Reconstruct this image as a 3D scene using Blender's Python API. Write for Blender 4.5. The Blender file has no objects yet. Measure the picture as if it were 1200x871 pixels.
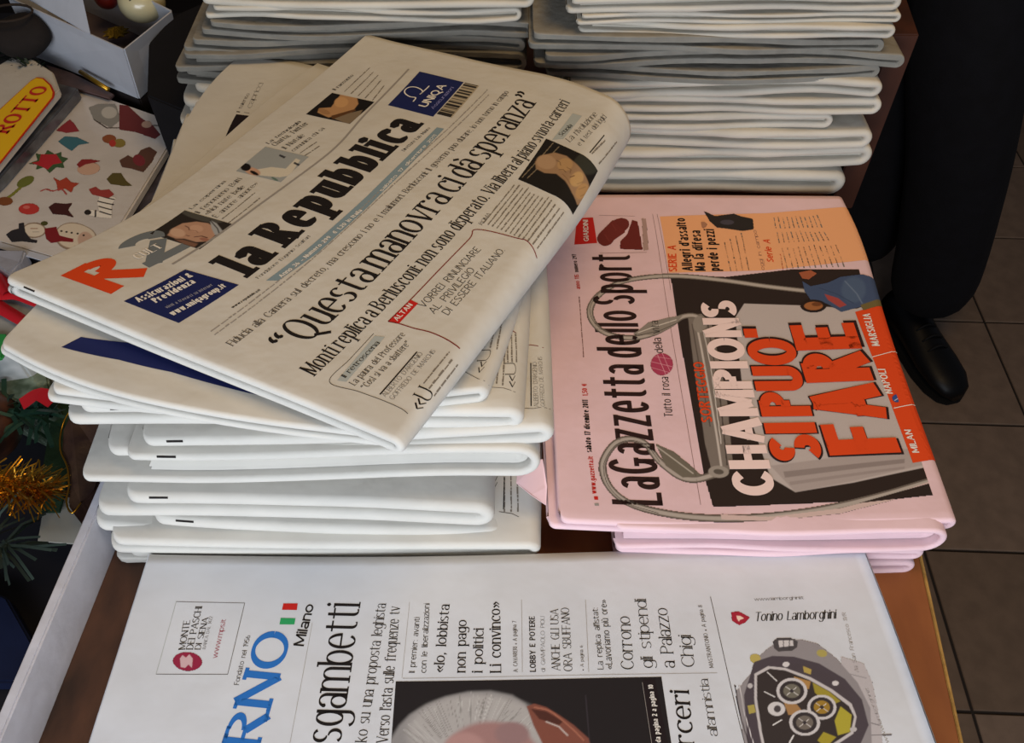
import bpy, bmesh, math, random
import numpy as np
from mathutils import Vector, Matrix
from mathutils.geometry import tessellate_polygon
scene = bpy.context.scene
# ------------------------------------------------------------------ camera, world, light, exposure
cam_data = bpy.data.cameras.new('camera'); cam = bpy.data.objects.new('camera', cam_data)
scene.collection.objects.link(cam); scene.camera = cam
cam.location = (0, 0, .49); cam.rotation_euler = (math.radians(40), 0, 0)
cam_data.sensor_fit = 'HORIZONTAL'; cam_data.sensor_width = 36; cam_data.lens = 30; cam_data.clip_start = .02
world = bpy.data.worlds.new('world'); scene.world = world; world.use_nodes = True
world.node_tree.nodes['Background'].inputs[0].default_value = (.80, .84, 1., 1)
world.node_tree.nodes['Background'].inputs[1].default_value = .08
def area(name, loc, target, size, power, col):
    l = bpy.data.lights.new(name, 'AREA'); l.shape = 'RECTANGLE'; l.size, l.size_y = size; l.energy = power; l.color = col
    o = bpy.data.objects.new(name, l); scene.collection.objects.link(o); o.location = loc
    o.rotation_euler = (Vector(target)-Vector(loc)).to_track_quat('-Z', 'Y').to_euler(); return o
area('daylight_doorway', (-.1, -.6, .36), (0, .4, .05), (1.3, .5), 15.5, (.84, .90, 1.))
area('warm_shop_lamp', (.3, .3, 1.3), (.1, .45, .1), (.7, .5), 7.5, (1., .67, .32))
scene.view_settings.view_transform = 'Standard'; scene.view_settings.look = 'None'
scene.view_settings.gamma = 1; scene.view_settings.use_curve_mapping = False
scene.view_settings.exposure = -.14
# ------------------------------------------------------------------ colours and materials
def lin(h):
    h = h.lstrip('#'); c = [int(h[i:i+2], 16)/255 for i in (0, 2, 4)]
    return tuple(x/12.92 if x < .04045 else ((x+.055)/1.055)**2.4 for x in c)
COL = {'ink': '#1f1b1a', 'inkg': '#4b4642', 'brown': '#2e1c1a', 'brown2': '#7a5a55', 'brownblk': '#221a1c', 'orange': '#d8481c', 'slate': '#6f767a',
       'paper': '#e6e2da', 'navy': '#1d2557', 'body': '#7a7369', 'grey': '#9a9aa8', 'grey2': '#97928c', 'lgrey': '#a9b0ae', 'bluegrey': '#7f949e', 'lilac': '#9a9ad8',
       'maroon': '#7c2a22', 'red': '#c0251f', 'wine': '#9c2c48', 'blue': '#2a6cb8', 'green': '#2f9a5c', 'peach': '#e8a878', 'pinkwhite': '#ecd2cc'}
MATS = {}
def mat(name, col, rough=.8, bump=0, scale=60, var=0, metal=0, spec=.3, emit=None, alpha=None, coat=0, trans=0, vcol=False, col2=None, stretch=(1, 1, 1), detail=6):
    if name in MATS: return MATS[name]
    m = bpy.data.materials.new(name); m.use_nodes = True; nt = m.node_tree; p = nt.nodes['Principled BSDF']
    c = lin(col) if isinstance(col, str) else col
    p.inputs['Base Color'].default_value = (*c, 1); p.inputs['Roughness'].default_value = rough; p.inputs['Metallic'].default_value = metal
    p.inputs['Specular IOR Level'].default_value = spec; p.inputs['Coat Weight'].default_value = coat; p.inputs['Transmission Weight'].default_value = trans
    if vcol:
        a = nt.nodes.new('ShaderNodeAttribute'); a.attribute_name = 'print_colour'; nt.links.new(a.outputs['Color'], p.inputs['Base Color'])
    if bump or var or col2:
        tc = nt.nodes.new('ShaderNodeTexCoord'); mp = nt.nodes.new('ShaderNodeMapping'); mp.inputs['Scale'].default_value = stretch
        nt.links.new(tc.outputs['Object'], mp.inputs[0])
        n = nt.nodes.new('ShaderNodeTexNoise'); n.inputs['Scale'].default_value = scale; n.inputs['Detail'].default_value = detail
        nt.links.new(mp.outputs[0], n.inputs['Vector'])
        if bump:
            b = nt.nodes.new('ShaderNodeBump'); b.inputs['Strength'].default_value = bump; b.inputs['Distance'].default_value = .003
            nt.links.new(n.outputs['Fac'], b.inputs['Height']); nt.links.new(b.outputs[0], p.inputs['Normal'])
        if (var or col2) and not vcol:
            r = nt.nodes.new('ShaderNodeValToRGB'); nt.links.new(n.outputs['Fac'], r.inputs[0]); nt.links.new(r.outputs[0], p.inputs['Base Color'])
            r.color_ramp.elements[0].position = .36; r.color_ramp.elements[1].position = .64
            c2 = lin(col2) if col2 else tuple(x*(1-var) for x in c)
            r.color_ramp.elements[0].color = (*c2, 1); r.color_ramp.elements[1].color = (*c, 1)
    MATS[name] = m; return m
PAPER = mat('newsprint', '#cdcac1', .85, .35, 38, .05, spec=.15, detail=3)
PAPER2 = mat('newsprint_cool', '#cdd1d7', .85, .3, 30, .05, spec=.15, detail=3)
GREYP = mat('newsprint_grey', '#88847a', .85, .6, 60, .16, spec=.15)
OLDP = mat('newsprint_shelf', '#c2bcae', .85, .8, 22, .12, spec=.15)
PINK = mat('pink_newsprint', '#e0c0c4', .85, .3, 34, .05, spec=.15, detail=3)
PICM = mat('printed_picture', '#808080', .75, vcol=True, spec=.2)
def ink(c): return mat('ink_'+c, COL[c], .8, spec=.15)
# ------------------------------------------------------------------ object helpers
COLL = scene.collection
def mesh_obj(name, V, F, m, parent=None, smooth=True, cols=None, mats=None, midx=None):
    me = bpy.data.meshes.new(name); me.from_pydata([tuple(map(float, v)) for v in V], [], [tuple(int(q) for q in f) for f in F])
    if smooth: me.polygons.foreach_set('use_smooth', [True]*len(me.polygons))
    for mm in (mats or [m]): me.materials.append(mm)
    if midx is not None: me.polygons.foreach_set('material_index', list(midx))
    if cols is not None:
        at = me.color_attributes.new('print_colour', 'FLOAT_COLOR', 'POINT')
        c = np.ones((len(V), 4), np.float32); c[:, :3] = cols; at.data.foreach_set('color', c.ravel())
    me.update()
    o = bpy.data.objects.new(name, me); COLL.objects.link(o)
    if parent is not None: put(o, parent)
    return o
def put(o, parent):
    o.parent = parent; o.matrix_parent_inverse = Matrix.Translation(-parent.location) if parent.rotation_euler[:] == (0, 0, 0) else parent.matrix_basis.inverted()
def thing(name, label, cat, loc=(0, 0, 0), group=None):
    o = bpy.data.objects.new(name, None); COLL.objects.link(o); o.location = loc; o.empty_display_size = .02
    o['label'] = label; o['category'] = cat
    if group: o['group'] = group
    return o
def tag(o, label, cat, group=None):
    o['label'] = label; o['category'] = cat
    if group: o['group'] = group
    return o
def box_vf(x0, x1, y0, y1, z0, z1, bev=0):
    V = [(x0, y0, z0), (x1, y0, z0), (x1, y1, z0), (x0, y1, z0), (x0, y0, z1), (x1, y0, z1), (x1, y1, z1), (x0, y1, z1)]
    return V, [(0, 3, 2, 1), (4, 5, 6, 7), (0, 1, 5, 4), (1, 2, 6, 5), (2, 3, 7, 6), (3, 0, 4, 7)]
def solid(name, pts_top, thick, m, parent=None, bev=.0008, down=(0, 0, -1)):
    """a bevelled slab under a 3D outline"""
    bm = bmesh.new(); T = [bm.verts.new(p) for p in pts_top]; B = [bm.verts.new(Vector(p)+Vector(down)*thick) for p in pts_top]
    bm.faces.new(T); bm.faces.new(B[::-1]); n = len(T)
    for i in range(n): bm.faces.new((T[i], B[i], B[(i+1) % n], T[(i+1) % n]))
    bmesh.ops.recalc_face_normals(bm, faces=bm.faces)
    if bev: bmesh.ops.bevel(bm, geom=bm.edges[:], offset=bev, segments=2, affect='EDGES')
    me = bpy.data.meshes.new(name); bm.to_mesh(me); bm.free(); me.materials.append(m)
    o = bpy.data.objects.new(name, me); COLL.objects.link(o)
    if parent is not None: put(o, parent)
    return o
def tube(pts, rad, n=8, closed=False):
    """tube mesh round a polyline; rad is a number or one per point"""
    P = np.array(pts, float); m = len(P); R = np.full(m, rad) if np.isscalar(rad) else np.array(rad)
    d = np.gradient(P, axis=0); d /= np.maximum(np.linalg.norm(d, axis=1, keepdims=True), 1e-9)
    up = np.array([0, 0, 1.]) if abs(d[0][2]) < .9 else np.array([1., 0, 0]); V = []
    for i in range(m):
        s = np.cross(d[i], up); s /= max(np.linalg.norm(s), 1e-9); up = np.cross(s, d[i])
        for k in range(n):
            a = 2*math.pi*k/n; V.append(P[i]+R[i]*(s*math.cos(a)+up*math.sin(a)))
    F = [(i*n+k, i*n+(k+1) % n, (i+1)*n+(k+1) % n, (i+1)*n+k) for i in range(m-1) for k in range(n)]
    F += [tuple(range(n))[::-1], tuple((m-1)*n+k for k in range(n))]
    return V, F
def ribbon(pts, w, nrm=(0, 0, 1)):
    P = np.array(pts, float); d = np.gradient(P, axis=0); s = np.cross(d, nrm); s /= np.maximum(np.linalg.norm(s, axis=1, keepdims=True), 1e-9)
    V = []; [V.extend([P[i]-s[i]*w/2, P[i]+s[i]*w/2]) for i in range(len(P))]
    return V, [(2*i, 2*i+1, 2*i+3, 2*i+2) for i in range(len(P)-1)]
def join(parts):
    V, F = [], []
    for v, f in parts:
        k = len(V); V.extend(v); F.extend([tuple(q+k for q in g) for g in f])
    return V, F
def ball(c, r, seg=24, rings=16, sq=(1, 1, 1)):
    V, F = [], []
    for i in range(rings+1):
        t = math.pi*i/rings
        for k in range(seg):
            a = 2*math.pi*k/seg; V.append((c[0]+r*sq[0]*math.sin(t)*math.cos(a), c[1]+r*sq[1]*math.sin(t)*math.sin(a), c[2]+r*sq[2]*math.cos(t)))
    for i in range(rings):
        for k in range(seg): F.append((i*seg+k, (i+1)*seg+k, (i+1)*seg+(k+1) % seg, i*seg+(k+1) % seg))
    return V, F
# ------------------------------------------------------------------ a newspaper as a folded solid
def cr_basis(n, x):
    # cubic (Catmull-Rom) weights on n equally spaced knots, straight continuation outside 0..1
    xc = np.clip(x, 0, 1) * (n - 1)
    i = np.minimum(xc.astype(int), n - 2); f = xc - i
    Wm = np.zeros((len(x), n)); r = np.arange(len(x))
    w = [-.5*f+f*f-.5*f**3, 1-2.5*f*f+1.5*f**3, .5*f+2*f*f-1.5*f**3, -.5*f*f+.5*f**3]
    for k in range(4):
        j = i + k - 1
        lo = j < 0; hi = j > n - 1; ok = ~(lo | hi)
        np.add.at(Wm, (r[ok], j[ok]), w[k][ok])
        np.add.at(Wm, (r[lo], 0*j[lo]), 2*w[k][lo]); np.add.at(Wm, (r[lo], 0*j[lo]+1), -w[k][lo])
        np.add.at(Wm, (r[hi], 0*j[hi]+n-1), 2*w[k][hi]); np.add.at(Wm, (r[hi], 0*j[hi]+n-2), -w[k][hi])
    ex = x - np.clip(x, 0, 1)
    lo = ex < 0; hi = ex > 0
    Wm[lo, 0] -= ex[lo]*(n-1); Wm[lo, 1] += ex[lo]*(n-1)
    Wm[hi, n-1] += ex[hi]*(n-1); Wm[hi, n-2] -= ex[hi]*(n-1)
    return Wm
def unit(v): return v / np.maximum(np.linalg.norm(v, axis=-1, keepdims=True), 1e-12)
class Page:
    """Outer surface of a folded newspaper. a = mm from the head of the page along the spine,
    b = mm from the spine across the page; a > W runs round the half-fold and back underneath."""
    def __init__(s, grid, W=235., D=315., t=.004, R=(.006, .006), roll=True):
        s.g = np.array(grid, float); s.W = W; s.D = D; s.t = min(t, .85*R[0]) if roll else t; s.R = R; s.roll = roll
    def S(s, u, v):
        return np.einsum('ki,kj,ijc->kc', cr_basis(s.g.shape[0], u), cr_basis(s.g.shape[1], v), s.g)
    def fr(s, u, v):
        e = 1e-3
        P = s.S(u, v); du = (s.S(u+e, v)-s.S(u-e, v))/(2*e); dv = (s.S(u, v+e)-s.S(u, v-e))/(2*e)
        return P, unit(du), unit(dv), unit(np.cross(du, dv))
    def O(s, a, b, lift=0.):
        a = np.atleast_1d(np.asarray(a, float)); b = np.atleast_1d(np.asarray(b, float))
        a, b = np.broadcast_arrays(a, b); a = a.ravel(); b = b.ravel()
        v = np.clip(b / s.D, 0, None); R = s.R[0] + (s.R[1]-s.R[0])*np.clip(v, 0, 1)
        if not s.roll:
            P, eu, ev, n = s.fr(a/s.W, v); Q = P + n*lift
        else:
            over = (a - s.W)*.001; phi = np.clip(over/R, 0, np.pi); back = np.clip(over - np.pi*R, 0, None)
            u = np.where(over <= 0, a/s.W, 1 - back*1000/s.W)
            P, eu, ev, n = s.fr(u, v)
            c = P - n*R[:, None]
            Q = c + (R+lift)[:, None]*(n*np.cos(phi)[:, None] + eu*np.sin(phi)[:, None])
            n = n*np.cos(phi)[:, None] + eu*np.sin(phi)[:, None]
        psi = np.clip(-b*.001/(s.t/2), 0, np.pi)
        m = psi > 0
        if m.any():
            h = s.t/2
            Q = np.where(m[:, None], Q - n*(lift + h) + (h+lift)*(n*np.cos(psi)[:, None] - ev*np.sin(psi)[:, None]), Q)
        return Q

def body(pg, name, parent, m, ext=8, na=60, nb=40, a0=0., rough_edge=False, seed=0, nroll=22, rag=0.):
    """folded pages: upper half, round fold and lower half as one thick sheet with a rounded spine in front"""
    rs = np.random.RandomState(seed+5)
    A = list(np.linspace(a0, pg.W, na))
    if pg.roll:
        mid = pg.R[0]*1000*math.pi; Rm = (pg.R[0]+pg.R[1])/2*1000
        U = [('r', q) for q in np.linspace(0, 1, nroll)[1:]] + [('l', q) for q in np.linspace(0, 1, max(14, na//2))[1:-1]] + [('l', 1-e_/(pg.W+ext)) for e_ in (6., 4., 2.5, 1.2, .4, 0.)]
    else: U = []
    b = np.linspace(0, pg.D, nb); h = pg.t/2
    Rb = (pg.R[0]+(pg.R[1]-pg.R[0])*np.clip(b/pg.D, 0, 1))*1000
    V = []; rows = []
    NBU = 13 if rough_edge else 7
    cr = max(2., pg.t*1000*.9)
    ks = rs.uniform(.01, .06, 5); kp = rs.uniform(0, 6.28, 5)
    def station(av, edge=999.):
        q = min(edge/cr, 1.); inset = (1-math.sqrt(max(0, 1-(1-q)**2)))*cr*.9
        bb = b + inset*np.clip(1-b/40, 0, 1)
        outer = pg.O(av, bb, 0.); inner = pg.O(av, bb, -pg.t)
        if rag:
            am = float(np.mean(av)); w_ = sum(math.sin(am*k_+p_) for k_, p_ in zip(ks, kp))/5
            w2 = sum(math.sin(am*k_*1.7+p_*2) for k_, p_ in zip(ks, kp))/5
            evv = unit((outer[1]-outer[0])[None])[0]; fall = np.exp(-b/25.)[:, None]; mid0 = (outer+inner)/2
            outer = outer + fall*evv*w_*.0032*rag; inner = inner + fall*evv*(w_*.0032+w2*.0012)*rag
            f2 = fall*(.16*w2*rag+.04); outer = outer+(mid0-outer)*f2; inner = inner+(mid0-inner)*f2
        c = (outer[0]+inner[0])/2; dn = (outer[0]-inner[0])/2
        ev = unit((outer[1]-outer[0])[None])[0]
        bl = []
        for k in range(1, NBU+1):
            psi = math.pi*k/(NBU+1)
            amp = 1. + ((.9 if k % 2 else -.1)+rs.uniform(-.3, .3) if rough_edge else 0)*.22
            bl.append(c + dn*math.cos(psi) - ev*h*(math.sin(psi) if not rough_edge else min(1, 1.6*math.sin(psi)))*amp)
        return np.vstack([outer, (outer[-1:]*.5+inner[-1:]*.5) + ev*h*.3, inner[::-1], np.array(bl)[::-1]])
    dense = [a for a in (.4, 1.2, 2.5, 4., 6.) if a < cr+2]
    A = [a0]+[a0+a for a in dense]+[a for a in A if a > a0+cr+2]
    sts = [station(np.full(nb, a), a-a0) for a in A]
    for kind, q in U:
        if kind == 'r': sts.append(station(pg.W + q*math.pi*Rb))
        else: sts.append(station(pg.W + math.pi*Rb + q*(pg.W + ext), (1-q)*(pg.W+ext)))
    n = len(sts[0])
    def cap(s, s2):   # rounded end
        c = s.mean(0); dirv = unit((s-s2).mean(0)[None])[0]
        prof = np.vstack([s[:nb], s[nb:nb+1], s[nb+1:]])
        mid_ = (s + s[(np.arange(n)*-1 + (2*nb)) % n])/2
        return mid_*1.0 + dirv*h*.55
    V = np.vstack(sts); F = []
    for i in range(len(sts)-1):
        for k in range(n):
            F.append((i*n+k, (i+1)*n+k, (i+1)*n+(k+1) % n, i*n+(k+1) % n))
    base = len(V)
    for end, (s, s2) in enumerate(((sts[0], sts[1]), (sts[-1], sts[-2]))):
        o = s[:nb]; i_ = s[nb+1:2*nb+1][::-1]; dirv = unit((s-s2).mean(0)[None])[0]
        md = (o+i_)/2 + dirv*h*.6; st = len(V); off = 0 if end == 0 else (len(sts)-1)*n
        m1 = o*.78+i_*.22 + dirv*h*.42; m2 = o*.22+i_*.78 + dirv*h*.42
        V = np.vstack([V, m1, md, m2])
        for k in range(nb-1):
            ro = (off+k, off+k+1); ri = (off+2*nb-k, off+2*nb-k-1)
            for (p, q) in ((ro, (st+k, st+k+1)), ((st+k, st+k+1), (st+nb+k, st+nb+k+1)), ((st+nb+k, st+nb+k+1), (st+2*nb+k, st+2*nb+k+1)), ((st+2*nb+k, st+2*nb+k+1), ri)):
                F.append((p[0], p[1], q[1], q[0]))
        # close the spine end and the back end with fans
        sp = [off] + [off+2*nb+1+j for j in range(NBU)][::-1] + [off+2*nb]
        c0 = len(V); V = np.vstack([V, md[:1]])
        ring = sp + [st+2*nb, st+nb, st]
        for j in range(len(ring)): F.append((ring[j], ring[(j+1) % len(ring)], c0))
        F.append((off+nb-1, st+nb-1, st+2*nb-1, st+3*nb-1, off+nb+1, off+nb))
    o = mesh_obj(name, V, F, m, parent)
    return o
def inner_sheets(pg, parent, m, k=3, inset=3., back=60):
    """thin loose sheets lying inside the fold"""
    parts = []
    b = np.linspace(inset, pg.D*.5, 8); Rb = (pg.R[0]+(pg.R[1]-pg.R[0])*np.clip(b/pg.D, 0, 1))
    gap = (pg.R[0]-pg.t)
    if gap <= .0004: return
    for j in range(k):
        lift = -(pg.t + gap*(.12+.75*j/max(1, k)))
        V, F = [], []
        lo, hi = 6, pg.W
        avs = [np.full(8, a) for a in np.linspace(lo, hi, 12)] + [pg.W+q*math.pi*Rb*1000 for q in np.linspace(0, 1, 12)[1:]] + [pg.W+math.pi*Rb*1000+q for q in np.linspace(0, pg.W-6, 12)[1:]]
        for th in (0, -.0003):
            for av in avs: V.extend(pg.O(av, b, lift+th))
        n, mm = 8, len(avs)
        for s in range(2):
            for i in range(mm-1):
                for q in range(n-1): F.append((s*mm*n+i*n+q, s*mm*n+(i+1)*n+q, s*mm*n+(i+1)*n+q+1, s*mm*n+i*n+q+1))
        for i in range(mm-1): F.append((i*n, (i+1)*n, mm*n+(i+1)*n, mm*n+i*n))
        parts.append((V, F))
    V, F = join(parts)
    mesh_obj('inner_pages', V, F, m, parent)
# ------------------------------------------------------------------ print laid on the page surface
GL = {
'a':(.52,'V .41 0 .5 b;A .24 .5 .17 .19 0 150;A .23 .2 .17 .2 0 360;B .09 .56'),'b':(.56,'V .1 0 1 f;A .29 .34 .19 .34 0 360'),
'c':(.48,'A .27 .35 .21 .35 48 312;B .42 .58'),'d':(.56,'V .46 0 1 f b;A .27 .34 .19 .34 0 360'),
'e':(.5,'A .26 .35 .2 .35 0 318;H .37 .06 .46'),'f':(.34,'V .14 0 .82 b;A .3 .82 .16 .17 55 180;H .68 .02 .32;B .38 .95'),
'g':(.54,'V .44 -.1 .7;A .26 .36 .18 .33 0 360;A .25 -.1 .19 .19 195 360'),'h':(.56,'V .1 0 1 f b;A .28 .48 .18 .21 0 180;V .46 0 .48 b'),
'i':(.22,'V .11 0 .7 f b;B .11 .92'),'j':(.22,'V .11 -.15 .7 f;A .0 -.12 .11 .15 250 360;B .11 .92'),
'k':(.54,'V .1 0 1 f b;D .12 .3 .42 .7 t;D .2 .4 .48 0 T'),'l':(.22,'V .11 0 1 f b'),
'm':(.84,'V .1 0 .7 f b;A .26 .48 .16 .21 0 180;V .42 0 .48 b;A .58 .48 .16 .21 0 180;V .74 0 .48 b'),
'n':(.56,'V .1 0 .7 f b;A .28 .48 .18 .21 0 180;V .46 0 .48 b'),'o':(.54,'A .27 .35 .21 .34 0 360'),
'p':(.56,'V .1 -.3 .7 f b;A .29 .35 .19 .34 0 360'),'q':(.56,'V .46 -.3 .7 b;A .27 .35 .19 .34 0 360'),
'r':(.38,'V .1 0 .7 f b;A .27 .48 .17 .21 50 180;B .36 .62'),'s':(.44,'A .22 .52 .15 .17 30 270;A .22 .17 .16 .17 -150 90'),
't':(.34,'V .14 .14 .9;A .26 .15 .12 .14 180 300;H .68 .02 .32'),'u':(.56,'V .1 .2 .7 f;A .28 .21 .18 .2 180 360;V .46 0 .7 f b'),
'v':(.5,'D .04 .7 .25 0 T;D .25 0 .46 .7 t;S .05 .7;S .45 .7'),'w':(.74,'D .04 .7 .2 0 T;D .2 0 .37 .7 t;D .37 .7 .53 0 T;D .53 0 .7 .7 t;S .05 .7;S .69 .7'),
'x':(.5,'D .05 .7 .45 0 T;D .05 0 .45 .7 t;S .07 .7;S .43 .7;S .07 0;S .43 0'),'y':(.5,'D .04 .7 .26 .02 T;D .46 .7 .16 -.28 t;S .05 .7;S .45 .7'),
'z':(.46,'H .67 .04 .42;D .05 .04 .4 .66 T;H .03 .04 .42'),
'A':(.66,'D .05 0 .33 1 t;D .33 1 .61 0 T;H .34 .15 .5;S .06 0;S .6 0'),'B':(.62,'V .12 0 1 b s;A .3 .76 .2 .23 -90 90;A .32 .27 .23 .27 -90 90;H .98 .12 .3;H .53 .12 .3;H .02 .12 .32'),
'C':(.62,'A .33 .5 .26 .5 42 318'),'D':(.66,'V .12 0 1 b s;A .3 .5 .28 .48 -90 90;H .98 .12 .3;H .02 .12 .3'),
'E':(.54,'V .12 0 1 b s;H .97 .12 .48;H .52 .12 .4;H .03 .12 .5'),'F':(.52,'V .12 0 1 b s;H .97 .12 .48;H .5 .12 .4'),
'G':(.66,'A .33 .5 .26 .5 42 330;V .55 .05 .42;H .42 .4 .62'),'H':(.68,'V .12 0 1 b s;V .56 0 1 b s;H .5 .12 .56'),
'I':(.26,'V .13 0 1 b s'),'J':(.4,'V .28 .2 1 s;A .14 .2 .14 .2 210 360'),'K':(.64,'V .12 0 1 b s;D .14 .4 .54 1 t;D .24 .52 .58 0 T'),
'L':(.52,'V .12 0 1 b s;H .03 .12 .49'),'M':(.8,'V .1 0 1 b;D .11 1 .4 .12 T;D .4 .12 .68 1 t;V .69 0 1 b;S .1 1;S .69 1'),
'N':(.66,'V .1 0 1 b;D .1 1 .56 0 T;V .56 0 1 s;S .08 1'),'O':(.68,'A .34 .5 .27 .5 0 360'),
'P':(.58,'V .12 0 1 b s;A .3 .73 .22 .25 -90 90;H .98 .12 .3;H .48 .12 .3'),'Q':(.68,'A .34 .5 .27 .5 0 360;D .34 .08 .66 -.22 T'),
'R':(.64,'V .12 0 1 b s;A .3 .74 .21 .24 -90 90;H .98 .12 .3;H .5 .12 .3;D .3 .5 .56 0 T;S .56 0'),
'S':(.54,'A .27 .75 .19 .24 30 270;A .27 .26 .2 .25 -150 90'),'T':(.58,'V .29 0 1 b;H .97 .04 .54'),
'U':(.64,'V .1 .27 1 s;A .32 .28 .22 .27 180 360;V .54 .27 1 s'),'V':(.62,'D .05 1 .31 0 T;D .31 0 .57 1 t;S .06 1;S .56 1'),
'W':(.9,'D .05 1 .25 0 T;D .25 0 .45 1 t;D .45 1 .65 0 T;D .65 0 .85 1 t'),'X':(.6,'D .05 1 .55 0 T;D .05 0 .55 1 t'),
'Y':(.6,'D .05 1 .3 .48 T;D .55 1 .3 .48 t;V .3 0 .5 b'),'Z':(.56,'H .97 .05 .5;D .06 .05 .5 .95 T;H .03 .05 .52'),
'0':(.52,'A .26 .5 .2 .5 0 360'),'1':(.34,'V .2 0 1 b;D .04 .78 .2 1 t'),'2':(.5,'A .25 .74 .18 .25 -30 165;D .4 .6 .06 .04 T;H .03 .06 .46'),
'3':(.5,'A .24 .75 .17 .24 -80 150;A .24 .27 .2 .26 -150 80'),'4':(.52,'D .04 .32 .36 1 t;H .3 .03 .5;V .37 0 1'),
'5':(.5,'V .1 .52 1;H .97 .1 .44;A .24 .31 .2 .3 -150 120'),'6':(.5,'A .27 .3 .19 .29 0 360;A .4 .35 .32 .65 115 180'),
'7':(.46,'H .97 .04 .43;D .42 .96 .16 0 T'),'8':(.5,'A .25 .75 .16 .23 0 360;A .25 .27 .19 .27 0 360'),'9':(.5,'A .23 .7 .19 .29 0 360;A .1 .65 .32 .65 -65 0'),
'.':(.2,'B .1 .06'),',':(.2,'B .1 .06;D .12 .06 .06 -.14 t'),':':(.2,'B .1 .06;B .1 .58'),"'":(.16,'D .08 1 .08 .72 T'),'-':(.34,'H .32 .04 .3'),
'/':(.36,'D .03 0 .33 1 t'),'&':(.66,'A .28 .76 .15 .23 0 360;A .26 .26 .2 .26 20 300;D .2 .62 .6 0 T'),'!':(.2,'V .1 .3 1;B .1 .06'),
'(':(.28,'A .3 .4 .2 .6 120 240'),')':(.28,'A -.02 .4 .2 .6 -60 60'),'#':(.3,'X .04 .04 .26 .42'),
'“':(.5,'B .14 .74;A .22 .76 .13 .2 95 190;B .36 .74;A .44 .76 .13 .2 95 190'),'”':(.5,'B .14 .92;A .06 .88 .13 .22 -85 10;B .36 .92;A .28 .88 .13 .22 -85 10'),
'«':(.56,'D .26 .6 .04 .35 T;D .04 .35 .26 .1 t;D .5 .6 .28 .35 T;D .28 .35 .5 .1 t'),'»':(.56,'D .04 .6 .26 .35 T;D .26 .35 .04 .1 t;D .28 .6 .5 .35 T;D .5 .35 .28 .1 t'),
'€':(.6,'A .34 .5 .24 .5 45 315;H .6 .02 .44;H .42 .02 .44'),'•':(.3,'B .15 .3'),
'%':(.6,'D .1 0 .5 1 t;B .12 .8;B .48 .2'),
}
GL['à'] = (.52, GL['a'][1]+';D .16 1.02 .3 .82 T'); GL['ì'] = (.22, 'V .11 0 .7 f b;D .02 1.02 .14 .82 T'); GL['ù'] = (.56, GL['u'][1]+';D .2 1.02 .34 .82 T')
GL['è'] = (.5, GL['e'][1]+';D .16 1.02 .3 .82 T'); GL['È'] = (.54, GL['E'][1]+';D .2 1.25 .34 1.08 T')
STY = {  # stem, hair, serif, extra spacing
 'serif':(.1,.035,1,.05),'slab':(.22,.1,1,.1),'bserif':(.15,.06,1,.07),'sans':(.11,.09,0,.08),'bsans':(.19,.15,0,.08),
 'heavy':(.25,.19,0,.03),'light':(.07,.05,0,.08),'gaz':(.15,.1,0,.09),'hand':(.08,.08,0,.1),'script':(.11,.04,0,.02)}
XH = .79
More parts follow.
